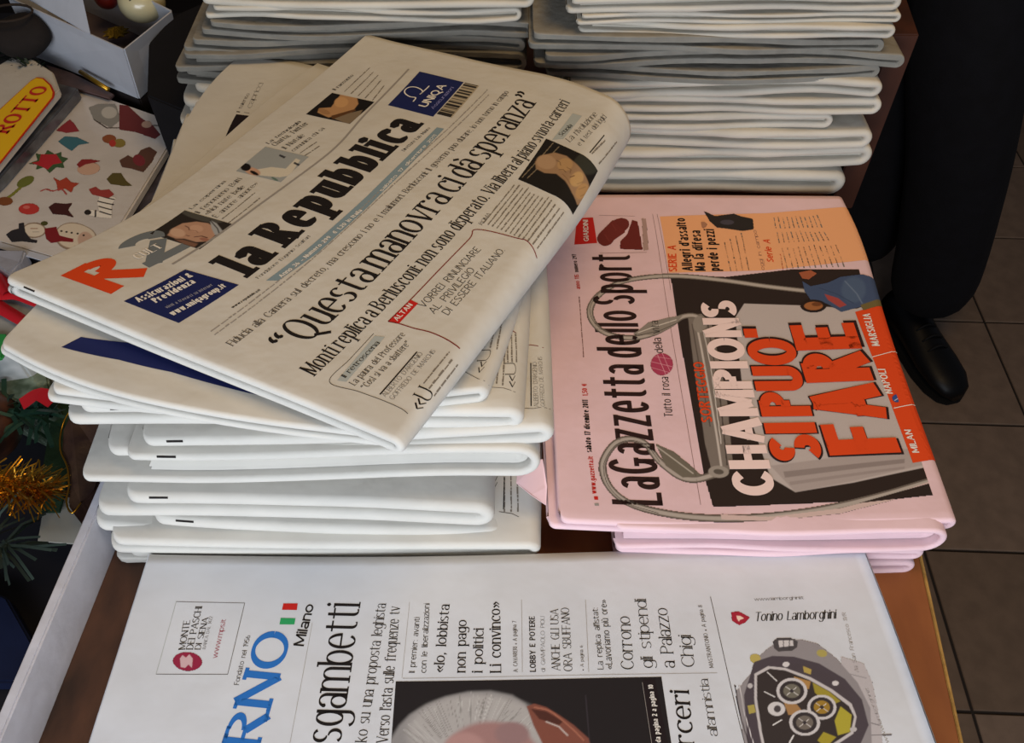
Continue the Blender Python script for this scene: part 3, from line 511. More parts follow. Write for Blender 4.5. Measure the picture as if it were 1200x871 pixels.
G_stickers = [[[-0.4611,0.5388,0.03],[-0.4563,0.565,0.03],[-0.4516,0.5912,0.03],[-0.447,0.6175,0.03],[-0.4425,0.6438,0.03],[-0.4382,0.6701,0.03],[-0.4339,0.6964,0.03],[-0.4296,0.7227,0.03],[-0.4253,0.749,0.03]],[[-0.4442,0.5329,0.03],[-0.4395,0.559,0.03],[-0.4349,0.5851,0.03],[-0.4304,0.6112,0.03],[-0.4262,0.6373,0.03],[-0.4221,0.6635,0.03],[-0.4181,0.6896,0.03],[-0.4141,0.7158,0.03],[-0.41,0.742,0.03]],[[-0.4274,0.5271,0.03],[-0.4228,0.553,0.03],[-0.4182,0.5789,0.03],[-0.4139,0.6049,0.03],[-0.4099,0.6308,0.03],[-0.406,0.6569,0.03],[-0.4023,0.6829,0.03],[-0.3986,0.7089,0.03],[-0.3948,0.7349,0.03]],[[-0.4104,0.5213,0.03],[-0.406,0.547,0.03],[-0.4016,0.5728,0.03],[-0.3974,0.5985,0.03],[-0.3936,0.6243,0.03],[-0.39,0.6502,0.03],[-0.3866,0.676,0.03],[-0.3831,0.7019,0.03],[-0.3797,0.7278,0.03]],[[-0.3935,0.5158,0.03],[-0.3892,0.5412,0.03],[-0.385,0.5667,0.03],[-0.381,0.5922,0.03],[-0.3774,0.6178,0.03],[-0.3741,0.6434,0.03],[-0.371,0.669,0.03],[-0.3679,0.6946,0.03],[-0.3648,0.7202,0.03]],[[-0.3765,0.5114,0.03],[-0.3724,0.5364,0.03],[-0.3684,0.5614,0.03],[-0.3646,0.5865,0.03],[-0.3613,0.6116,0.03],[-0.3583,0.6367,0.03],[-0.3556,0.6619,0.03],[-0.3528,0.687,0.03],[-0.3501,0.7122,0.03]],[[-0.3594,0.51,0.03],[-0.3555,0.5341,0.03],[-0.3517,0.5582,0.03],[-0.3482,0.5824,0.03],[-0.3452,0.6066,0.03],[-0.3426,0.6309,0.03],[-0.3402,0.6552,0.03],[-0.3379,0.6796,0.03],[-0.3355,0.7039,0.03]],[[-0.3422,0.5119,0.03],[-0.3385,0.5348,0.03],[-0.335,0.5576,0.03],[-0.3317,0.5805,0.03],[-0.329,0.6034,0.03],[-0.3269,0.6264,0.03],[-0.3249,0.6494,0.03],[-0.3229,0.6725,0.03],[-0.321,0.6955,0.03]],[[-0.3249,0.5159,0.03],[-0.3215,0.5372,0.03],[-0.3182,0.5585,0.03],[-0.3152,0.5798,0.03],[-0.3129,0.6012,0.03],[-0.3111,0.6226,0.03],[-0.3095,0.6441,0.03],[-0.308,0.6656,0.03],[-0.3065,0.6871,0.03]]]
G_pink = [[[0.0286,0.2574,0.05],[0.0281,0.2943,0.0505],[0.0275,0.3312,0.0509],[0.027,0.3681,0.0513],[0.0265,0.405,0.0516],[0.0262,0.442,0.0519],[0.0263,0.4789,0.0523],[0.0268,0.5158,0.0526],[0.0276,0.5527,0.053]],[[0.0572,0.2559,0.05],[0.0568,0.293,0.0505],[0.0563,0.3302,0.0509],[0.0559,0.3674,0.0513],[0.0557,0.4046,0.0516],[0.0557,0.4417,0.0519],[0.056,0.4789,0.0523],[0.0565,0.516,0.0526],[0.057,0.5531,0.053]],[[0.0858,0.2547,0.05],[0.0855,0.2921,0.0505],[0.0851,0.3294,0.0509],[0.0849,0.3668,0.0513],[0.0848,0.4042,0.0516],[0.0851,0.4416,0.0519],[0.0857,0.4789,0.0523],[0.0863,0.5162,0.0526],[0.0864,0.5534,0.053]],[[0.1144,0.2542,0.05],[0.1142,0.2916,0.0505],[0.114,0.3291,0.051],[0.1138,0.3666,0.0513],[0.114,0.404,0.0516],[0.1146,0.4415,0.0519],[0.1155,0.4789,0.0523],[0.1161,0.5162,0.0526],[0.1157,0.5534,0.053]],[[0.1429,0.2544,0.05],[0.1429,0.2918,0.0505],[0.1428,0.3292,0.051],[0.1427,0.3667,0.0513],[0.1431,0.4041,0.0517],[0.144,0.4415,0.052],[0.1452,0.4788,0.0523],[0.1458,0.5161,0.0526],[0.1451,0.5532,0.053]],[[0.1715,0.2552,0.05],[0.1716,0.2925,0.0505],[0.1716,0.3298,0.051],[0.1717,0.3671,0.0514],[0.1722,0.4044,0.0517],[0.1735,0.4416,0.052],[0.175,0.4788,0.0523],[0.1756,0.5159,0.0526],[0.1745,0.5528,0.053]],[[0.2001,0.2562,0.05],[0.2003,0.2933,0.0505],[0.2004,0.3305,0.051],[0.2006,0.3676,0.0514],[0.2014,0.4047,0.0517],[0.2029,0.4418,0.052],[0.2047,0.4789,0.0523],[0.2053,0.5157,0.0526],[0.2039,0.5524,0.053]],[[0.2287,0.2569,0.05],[0.229,0.2939,0.0506],[0.2292,0.331,0.051],[0.2296,0.368,0.0514],[0.2305,0.405,0.0517],[0.2324,0.442,0.052],[0.2345,0.4788,0.0523],[0.2351,0.5155,0.0526],[0.2333,0.552,0.053]],[[0.2573,0.2574,0.05],[0.2578,0.2943,0.0506],[0.2581,0.3312,0.051],[0.2585,0.3682,0.0514],[0.2597,0.4051,0.0517],[0.2618,0.442,0.052],[0.2643,0.4788,0.0523],[0.2649,0.5153,0.0526],[0.2626,0.5516,0.053]]]
G_giorno = [[[-0.2239,-0.0069,0.021],[-0.2235,0.0251,0.0209],[-0.2231,0.057,0.0209],[-0.2227,0.089,0.0208],[-0.2223,0.1209,0.0207],[-0.222,0.1529,0.0206],[-0.2216,0.1849,0.0204],[-0.2213,0.2168,0.0202],[-0.221,0.2488,0.02]],[[-0.167,-0.0069,0.021],[-0.1669,0.0249,0.021],[-0.1668,0.0567,0.0209],[-0.1667,0.0886,0.0209],[-0.1667,0.1204,0.0208],[-0.1666,0.1522,0.0207],[-0.1665,0.184,0.0206],[-0.1665,0.2158,0.0205],[-0.1666,0.2477,0.0203]],[[-0.11,-0.0069,0.021],[-0.1103,0.0248,0.021],[-0.1105,0.0565,0.0209],[-0.1108,0.0883,0.0209],[-0.111,0.12,0.0209],[-0.1112,0.1517,0.0208],[-0.1114,0.1835,0.0208],[-0.1118,0.2152,0.0207],[-0.1123,0.2469,0.0206]],[[-0.053,-0.0069,0.021],[-0.0536,0.0248,0.021],[-0.0542,0.0566,0.021],[-0.0548,0.0883,0.021],[-0.0553,0.1201,0.0209],[-0.0558,0.1518,0.0209],[-0.0563,0.1836,0.0209],[-0.057,0.2153,0.0209],[-0.0579,0.247,0.0208]],[[0.0039,-0.0069,0.021],[0.003,0.025,0.021],[0.0021,0.0569,0.021],[0.0012,0.0887,0.021],[0.0003,0.1206,0.021],[-0.0004,0.1525,0.021],[-0.0012,0.1844,0.021],[-0.0022,0.2163,0.021],[-0.0036,0.2481,0.021]],[[0.0609,-0.0069,0.021],[0.0596,0.0252,0.021],[0.0584,0.0572,0.021],[0.0572,0.0893,0.021],[0.056,0.1214,0.021],[0.055,0.1535,0.021],[0.0539,0.1856,0.0211],[0.0525,0.2176,0.0211],[0.0507,0.2497,0.0212]],[[0.1178,-0.0069,0.021],[0.1162,0.0254,0.021],[0.1147,0.0576,0.021],[0.1131,0.0899,0.021],[0.1117,0.1222,0.0211],[0.1103,0.1544,0.0211],[0.109,0.1867,0.0212],[0.1073,0.219,0.0213],[0.1051,0.2512,0.0214]],[[0.1748,-0.0069,0.021],[0.1729,0.0255,0.021],[0.171,0.0579,0.0211],[0.1691,0.0904,0.0211],[0.1673,0.1228,0.0211],[0.1657,0.1552,0.0212],[0.1641,0.1877,0.0214],[0.162,0.2201,0.0215],[0.1594,0.2524,0.0217]],[[0.2317,-0.0069,0.021],[0.2295,0.0257,0.0211],[0.2273,0.0582,0.0211],[0.2251,0.0908,0.0212],[0.223,0.1233,0.0213],[0.2211,0.1559,0.0214],[0.2192,0.1885,0.0215],[0.2168,0.221,0.0218],[0.2138,0.2535,0.022]]]
PRINT_hero = [
  ["T","masthead","la Repubblica","slab","ink",[105.5,60.0],[115.6,223.4],29.0,{"space":0.2}],
  ["T","supplement_logo","R","heavy","orange",[54.3,15.3],[53.5,42.4],34.1,{}],
  ["T","supplement_logo","2","heavy","slate",[51.6,41.4],[56.3,67.4],35.6,{}],
  ["T","supplement_logo","CULT","bserif","paper",[41.2,45.2],[43.1,60.4],6.7,{"lift":3}],
  ["P","advertisement","navy",[[64.4,14.0],[69.8,49.7],[105.2,51.9],[100.5,14.1]],1],
  ["T","advertisement","Assicurazioni &","bsans","paper",[71.6,16.9],[78.4,47.1],5.2,{"lift":2}],
  ["T","advertisement","Previdenza","bsans","paper",[79.1,20.8],[83.7,43.5],5.0,{"lift":2}],
  ["T","advertisement","vieni a trovarci su internet","sans","grey",[87.2,20.0],[93.6,45.5],2.5,{"lift":2}],
  ["T","advertisement","www.uniqagroup.it","bsans","paper",[94.1,17.0],[100.5,48.0],4.3,{"lift":2}],
  ["I","photograph",[24.9,67.2,62.9,93.2],0.4,[["ell",[38.1,93.5],[16.0,1.6],[7.1,-4.5],"#4c4a44",3],["poly",[[35.3,70.1],[32.5,76.4],[34.0,82.7],[40.4,87.1],[48.4,88.5],[56.5,86.3],[60.9,81.0],[61.5,75.0],[55.8,71.7],[47.0,71.5],[42.5,69.5]],"#b58e76",2],["ell",[38.7,74.4],[4.8,1.1],[3.4,-3.2],"#c8a58c",2.5],["ell",[45.6,81.9],[4.4,0.9],[2.1,-2.8],"#c49d84",2.5],["poly",[[42.7,68.7],[46.7,70.4],[57.9,70.8],[58.7,67.5],[50.0,67.3]],"#7c5a48",2.5],["poly",[[46.9,91.4],[53.3,90.3],[63.1,85.4],[60.9,81.0],[54.1,85.3]],"#a3a6a8",1],["line",[[46.9,91.4],[57.4,86.6],[64.3,81.5]],1.0,"#2a2422",0.8],["line",[[37.5,81.3],[40.7,80.8],[43.1,79.1]],0.9,"#50362a",0.8],["line",[[51.1,75.1],[54.1,77.3],[58.5,77.4]],1.1,"#4c2e26",0.9],["line",[[45.2,74.4],[47.7,74.6]],0.8,"#5c4034",0.8],["line",[[43.1,79.1],[47.5,80.0],[49.7,79.1]],0.7,"#8a6450",0.8],["ell",[58.4,75.5],[3.3,0.5],[1.2,-1.3],"#9a6a58",1.5]],"#2b2521",1],
  ["T","article_text","La copertina","bserif","ink",[28.2,95.8],[27.3,125.9],2.7,{}],
  ["T","article_text","Il fenomeno Balti","serif","inkg",[35.9,94.1],[35.7,131.6],4.1,{}],
  ["T","article_text","«Noi nate belle","serif","inkg",[41.9,94.5],[43.7,125.9],4.2,{}],
  ["T","article_text","È amore amore»","serif","inkg",[49.4,94.7],[49.6,131.5],4.0,{}],
  ["B","article_text","body",[[53.6,94.9],[54.4,124.9],[60.1,93.0],[61.3,120.0]],2,0.45],
  ["I","photograph",[25.4,137.1,62.8,165.4],0.5,[["poly",[[37.5,142.6],[45.7,148.1],[56.5,149.7],[55.6,161.1],[59.7,160.4],[64.1,144.7],[58.7,141.0],[44.8,138.4]],"#d0c9b8",1],["ell",[36.6,140.4],[7.0,-0.6],[1.5,-3.3],"#c49a80",1.5],["ell",[28.8,142.6],[3.4,1.1],[3.0,-3.3],"#18120f",0.8],["ell",[39.0,139.3],[4.1,-0.6],[1.3,-1.5],"#18120f",0.6],["poly",[[41.5,161.5],[47.6,160.4],[47.7,158.5],[42.3,159.7]],"#38383c",0.5],["poly",[[57.1,157.6],[62.8,156.6],[63.0,154.7],[57.8,155.9]],"#38383c",0.5],["ell",[56.7,138.5],[3.4,-0.7],[0.8,-1.0],"#5d7468",0.8]],"#9ba0a0",1],
  ["T","article_text","La tecnologia","bserif","ink",[25.6,168.5],[29.4,197.5],3.3,{}],
  ["T","article_text","Chatta, Twitter","serif","inkg",[31.9,168.0],[36.7,197.6],5.0,{}],
  ["T","article_text","il Natale","serif","inkg",[41.5,167.5],[43.9,184.9],4.8,{}],
  ["T","article_text","comunica chi sa","serif","inkg",[49.1,166.9],[52.0,196.0],3.8,{}],
  ["B","article_text","body",[[54.6,166.7],[57.4,181.9],[59.9,165.4],[62.4,178.4]],2,0.45],
  ["I","photograph",[26.1,206.5,65.3,235.8],0.5,[["poly",[[34.0,235.9],[47.6,237.9],[55.2,229.8],[57.4,218.9],[45.2,208.2],[32.9,211.0],[30.3,215.9],[38.3,219.6]],"#b58a5e",1.5],["poly",[[47.1,208.7],[63.2,224.3],[66.3,215.1],[64.5,205.6]],"#80705a",1],["poly",[[45.6,210.5],[57.0,223.4],[59.0,221.8],[49.7,207.3]],"#5e3d20",0.6],["ell",[41.3,227.6],[5.7,0.7],[3.2,-6.0],"#c79a68",2],["ell",[37.0,213.5],[5.8,-0.4],[2.2,-2.7],"#a07850",1]],"#16110e",1],
  ["T","article_text","Il racconto","bserif","ink",[26.4,239.3],[27.5,261.4],3.4,{}],
  ["B","article_text","body",[[34.6,240.3],[33.4,277.6],[63.0,237.1],[59.5,259.0]],5,0.45],
  ["L","rule_line","grey2",[[60.1,50.2],[64.8,111.4],[73.3,174.5],[68.2,222.6],[65.0,283.8]],1.7,1],
  ["T","article_text","Fondatore Eugenio Scalfari","serif","ink",[111.2,60.2],[114.3,101.2],2.4,{}],
  ["T","article_text","Direttore Ezio Mauro","serif","ink",[120.4,193.0],[122.9,222.4],2.8,{}],
  ["P","price_bar","bluegrey",[[115.9,60.8],[119.8,95.7],[124.0,144.9],[125.3,186.4],[126.3,224.8],[131.9,225.3],[132.0,181.2],[130.6,138.8],[127.1,90.7],[121.8,63.4]],1],
  ["T","price_bar","Anno 36 - Numero 299  € 1,20 in Italia","bsans","paper",[122.1,65.9],[129.4,132.3],3.0,{"lift":2}],
  ["T","price_bar","sabato 17 dicembre 2011","bsans","paper",[130.6,151.9],[131.3,216.5],2.5,{"lift":2}],
  ["B","article_text","grey2",[[119.0,16.4],[139.4,286.0],[122.3,15.2],[143.5,283.8]],2,0.6],
  ["T","article_text","www.repubblica.it","bsans","ink",[115.7,35.5],[118.7,53.5],1.7,{}],
  ["T","headline","Fiducia alla Camera sul decreto, ma crescono i no e i malumori. Berlusconi: Il governo puo durare, io non torno in campo","serif","inkg",[135.4,12.7],[156.0,283.5],4.9,{}],
  ["T","headline","“Questa manovra ci dà speranza”","serif","ink",[166.2,22.0],[181.9,286.3],20.5,{"space":0.12}],
  ["T","headline","Monti replica a Berlusconi: non sono disperato. Via libera al piano svuota-carceri","serif","ink",[182.9,13.5],[206.9,289.8],9.9,{"space":0.22}],
  ["L","rule_line","maroon",[[194.4,61.0],[196.6,79.7],[199.3,106.9],[202.7,136.4],[203.1,145.5],[230.0,151.8],[235.2,153.0],[240.7,151.2],[246.3,148.0]],0.7,1],
  ["L","rule_line","maroon",[[194.4,61.0],[200.4,62.2],[209.5,62.9],[217.8,64.4],[224.7,64.6],[231.3,64.0],[238.4,62.5]],0.7,1],
  ["P","cartoon_title","red",[[194.4,61.0],[196.6,79.7],[201.9,79.3],[200.4,62.2]],1],
  ["T","cartoon_title","ALTAN","bsans","paper",[198.8,63.1],[200.1,76.9],3.2,{"lift":2}],
  ["T","cartoon_text","VORREI RINUNCIARE","hand","ink",[206.9,77.7],[214.0,132.1],5.1,{}],
  ["T","cartoon_text","AL PRIVILEGIO","hand","ink",[214.3,76.5],[219.0,116.1],5.0,{}],
  ["T","cartoon_text","DI ESSERE ITALIANO.","hand","ink",[221.8,79.3],[227.8,138.8],5.0,{}],
  ["L","rule_line","inkg",[[192.3,50.5],[191.5,30.4],[191.2,13.6],[207.0,14.5],[221.1,15.1],[230.7,14.8],[235.2,13.6]],0.35,1],
  ["P","section_title","lgrey",[[194.0,15.9],[193.7,49.3],[198.9,51.0],[198.5,17.2]],1],
  ["T","section_title","Il retroscena","bserif","ink",[196.8,18.9],[199.1,46.2],2.9,{"lift":2}],
  ["T","article_text","La paura del Professore","serif","inkg",[203.6,16.8],[208.0,57.1],3.9,{}],
  ["T","article_text","“Così si va a sbattere”","serif","inkg",[209.7,17.1],[213.8,53.3],3.9,{}],
  ["L","rule_line","ink",[[217.3,17.6],[219.5,49.8]],0.8,1],
  ["T","article_text","ALBERTO D'ARGENIO","light","inkg",[220.7,17.3],[223.1,50.0],2.8,{}],
  ["T","article_text","GOFFREDO DE MARCHIS","light","inkg",[224.8,17.6],[228.3,54.6],2.8,{}],
  ["T","drop_cap","«U","serif","ink",[240.5,18.0],[240.3,31.3],8.7,{}],
  ["B","article_text","body",[[233.3,33.3],[235.3,57.5],[241.1,30.2],[242.3,54.2]],3,0.45],
  ["B","article_text","body",[[204.4,152.0],[205.8,194.9],[243.6,153.2],[245.3,195.2]],13,0.45],
  ["T","article_text","ROMA","serif","inkg",[204.1,150.2],[204.7,161.4],3.0,{}],
  ["I","photograph",[204.9,197.7,250.9,244.2],0.5,[["line",[[206.7,200.9],[211.7,242.6]],1.0,"#8a7a60",0.4],["line",[[210.3,202.0],[217.4,241.8]],1.0,"#8a7a60",0.4],["ell",[242.7,242.2],[9.0,7.7],[-0.2,-13.5],"#33332b",5],["poly",[[208.0,218.7],[210.0,227.7],[217.0,234.6],[226.7,236.4],[235.3,233.7],[243.2,230.5],[249.7,227.9],[255.4,222.3],[254.5,213.6],[249.7,206.1],[242.8,208.8],[235.5,214.0],[227.2,216.6],[219.0,212.6],[211.6,213.1]],"#9c7c5c",2.2],["ell",[215.3,222.9],[7.4,1.5],[1.3,-6.9],"#ad8d6c",3],["ell",[229.1,228.1],[5.7,0.5],[0.1,-6.6],"#b08c60",3],["ell",[241.3,221.6],[3.8,1.3],[-0.1,-7.6],"#bc9866",2.5],["ell",[247.9,217.8],[3.6,2.9],[0.1,-7.9],"#b48c5c",2.5],["line",[[221.5,228.4],[224.5,228.3],[226.5,225.7]],0.8,"#5c4630",0.9],["line",[[227.2,221.3],[230.0,223.0],[232.8,221.7]],0.8,"#54402c",0.9],["line",[[231.3,226.5],[235.1,226.0],[235.8,222.6]],0.7,"#6e5236",0.9],["line",[[237.2,219.1],[238.9,222.6]],0.9,"#5a3a2c",0.8],["line",[[242.9,218.0],[245.3,224.1]],0.5,"#8a6a44",0.8],["line",[[245.4,215.9],[248.5,223.3]],0.5,"#8a6a44",0.8],["line",[[248.7,213.5],[251.8,222.0]],0.5,"#8a6a44",0.8],["line",[[231.2,218.9],[235.6,216.9],[239.3,213.8]],0.7,"#7a5a3e",0.9]],"#1c1814",1],
  ["P","section_title","lgrey",[[209.6,245.5],[213.3,280.0],[221.8,281.5],[217.2,250.7]],1],
  ["T","section_title","Scuola","bserif","ink",[215.0,252.1],[218.8,267.1],3.7,{"lift":2}],
  ["T","article_text","La rivoluzione","serif","inkg",[223.6,250.4],[234.0,290.1],5.3,{}],
  ["T","article_text","e il test dei logici","serif","inkg",[232.6,251.1],[240.9,292.1],4.2,{}],
  ["L","rule_line","ink",[[240.5,250.1],[244.1,275.0]],0.7,1],
  ["B","article_text","body",[[242.4,250.5],[247.0,273.7],[249.7,249.4],[255.9,288.1]],2,0.45],
  ["P","advertisement","navy",[[77.4,235.7],[75.4,283.6],[116.4,283.2],[117.0,235.1]],1],
  ["T","advertisement","UNIQA","bsans","paper",[106.3,243.0],[106.1,274.2],7.0,{"lift":2}],
  ["T","advertisement","Assicurazioni","sans","lilac",[112.5,243.1],[112.9,273.7],2.9,{"lift":2}],
  ["L","advertisement","paper",[[92.9,246.0],[92.0,251.0],[86.7,250.8],[80.8,253.5],[78.5,257.6],[79.8,261.7],[84.2,263.3],[89.6,262.2],[92.7,259.7],[92.6,256.0],[93.3,263.6],[93.4,268.6]],1.0,2],
  ["I","barcode",[117.6,239.0,130.2,283.0],0.4,[["bars"]],"#b0a48c",1],
  ["L","register_mark","ink",[[14,-2.2],[21.5,-2.2]],0.9,1],
]
PRINT_second = [
  ["P","advertisement","navy",[[35.6,12.4],[41.4,22.6],[69.7,29.0],[163.8,24.0],[223.3,14.2],[226.8,7.0],[175.4,12.4],[105.3,18.0],[72.9,17.2]],1],
]
PRINT_third = [
  ["T","article_text","Il talento","bserif","ink",[33.6,240.4],[32.5,264.1],2.5,{}],
  ["T","article_text","I capricci","serif","inkg",[40.3,241.5],[36.7,279.5],3.8,{}],
  ["P","photograph","brownblk",[[31.4,210.6],[31.9,237.7],[41.2,238.7],[49.6,227.0],[43.5,200.9]],1],
  ["T","drop_cap","«U","serif","ink",[235.1,12.2],[235.3,34.9],6.3,{}],
  ["B","article_text","body",[[230.3,37.8],[227.5,88.4],[238.0,35.6],[233.1,88.8]],3,0.45],
  ["L","rule_line","inkg",[[224.3,14.5],[233.4,6.7],[241.3,2.6]],0.35,1],
]
PRINT_fourth = [
  ["L","register_mark","ink",[[17,-4.5],[28,-4.5]],1.3,1],
  ["T","drop_cap","«U","serif","ink",[238.4,16.0],[237.1,37.5],6.1,{}],
  ["B","article_text","body",[[227.7,18.8],[227.5,69.5],[231.2,17.4],[230.5,69.7]],2,0.45],
  ["B","article_text","body",[[233.0,37.8],[231.2,65.6],[237.8,38.5],[236.1,66.0]],3,0.45],
  ["L","rule_line","maroon",[[225.4,71.9],[230.4,71.3],[236.1,65.2]],0.6,1],
  ["L","rule_line","inkg",[[224.1,15.7],[231.3,15.2],[238.1,12.2]],0.35,1],
]
PRINT_fifth = [
  ["L","register_mark","ink",[[15,-3.2],[25,-3.2]],1.2,1],
  ["T","cartoon_text","DI ESSERE ITALIANO","hand","ink",[230.7,82.0],[229.9,132.6],4.3,{}],
  ["L","rule_line","maroon",[[223.7,64.8],[231.5,64.3],[239.2,62.1]],0.6,1],
  ["L","rule_line","ink",[[231.4,48.4],[231.3,12.4]],0.7,1],
  ["T","article_text","ALBERTO D'ARGENIO","light","inkg",[235.6,11.4],[235.0,48.9],2.7,{}],
  ["T","article_text","GOFFREDO DE MARCHIS","light","inkg",[239.1,12.0],[238.0,53.6],2.4,{}],
  ["L","rule_line","inkg",[[223.5,11.4],[232.6,10.3],[243.0,12.0]],0.35,1],
  ["T","article_text","«Così si va a sbattere»","serif","inkg",[225.1,15.7],[224.7,53.0],2.0,{}],
]
PRINT_ninth = [
  ["B","article_text","body",[[221.9,17.0],[221.2,40.1],[229.7,17.0],[228.6,42.2]],3,0.45],
  ["T","drop_cap","«","serif","ink",[217.5,31.5],[217.3,39.0],5.9,{}],
  ["L","rule_line","ink",[[220.9,18.5],[220.8,37.9]],0.7,1],
  ["L","rule_line","inkg",[[218.4,17.0],[225.8,15.9],[229.8,13.9]],0.35,1],
]
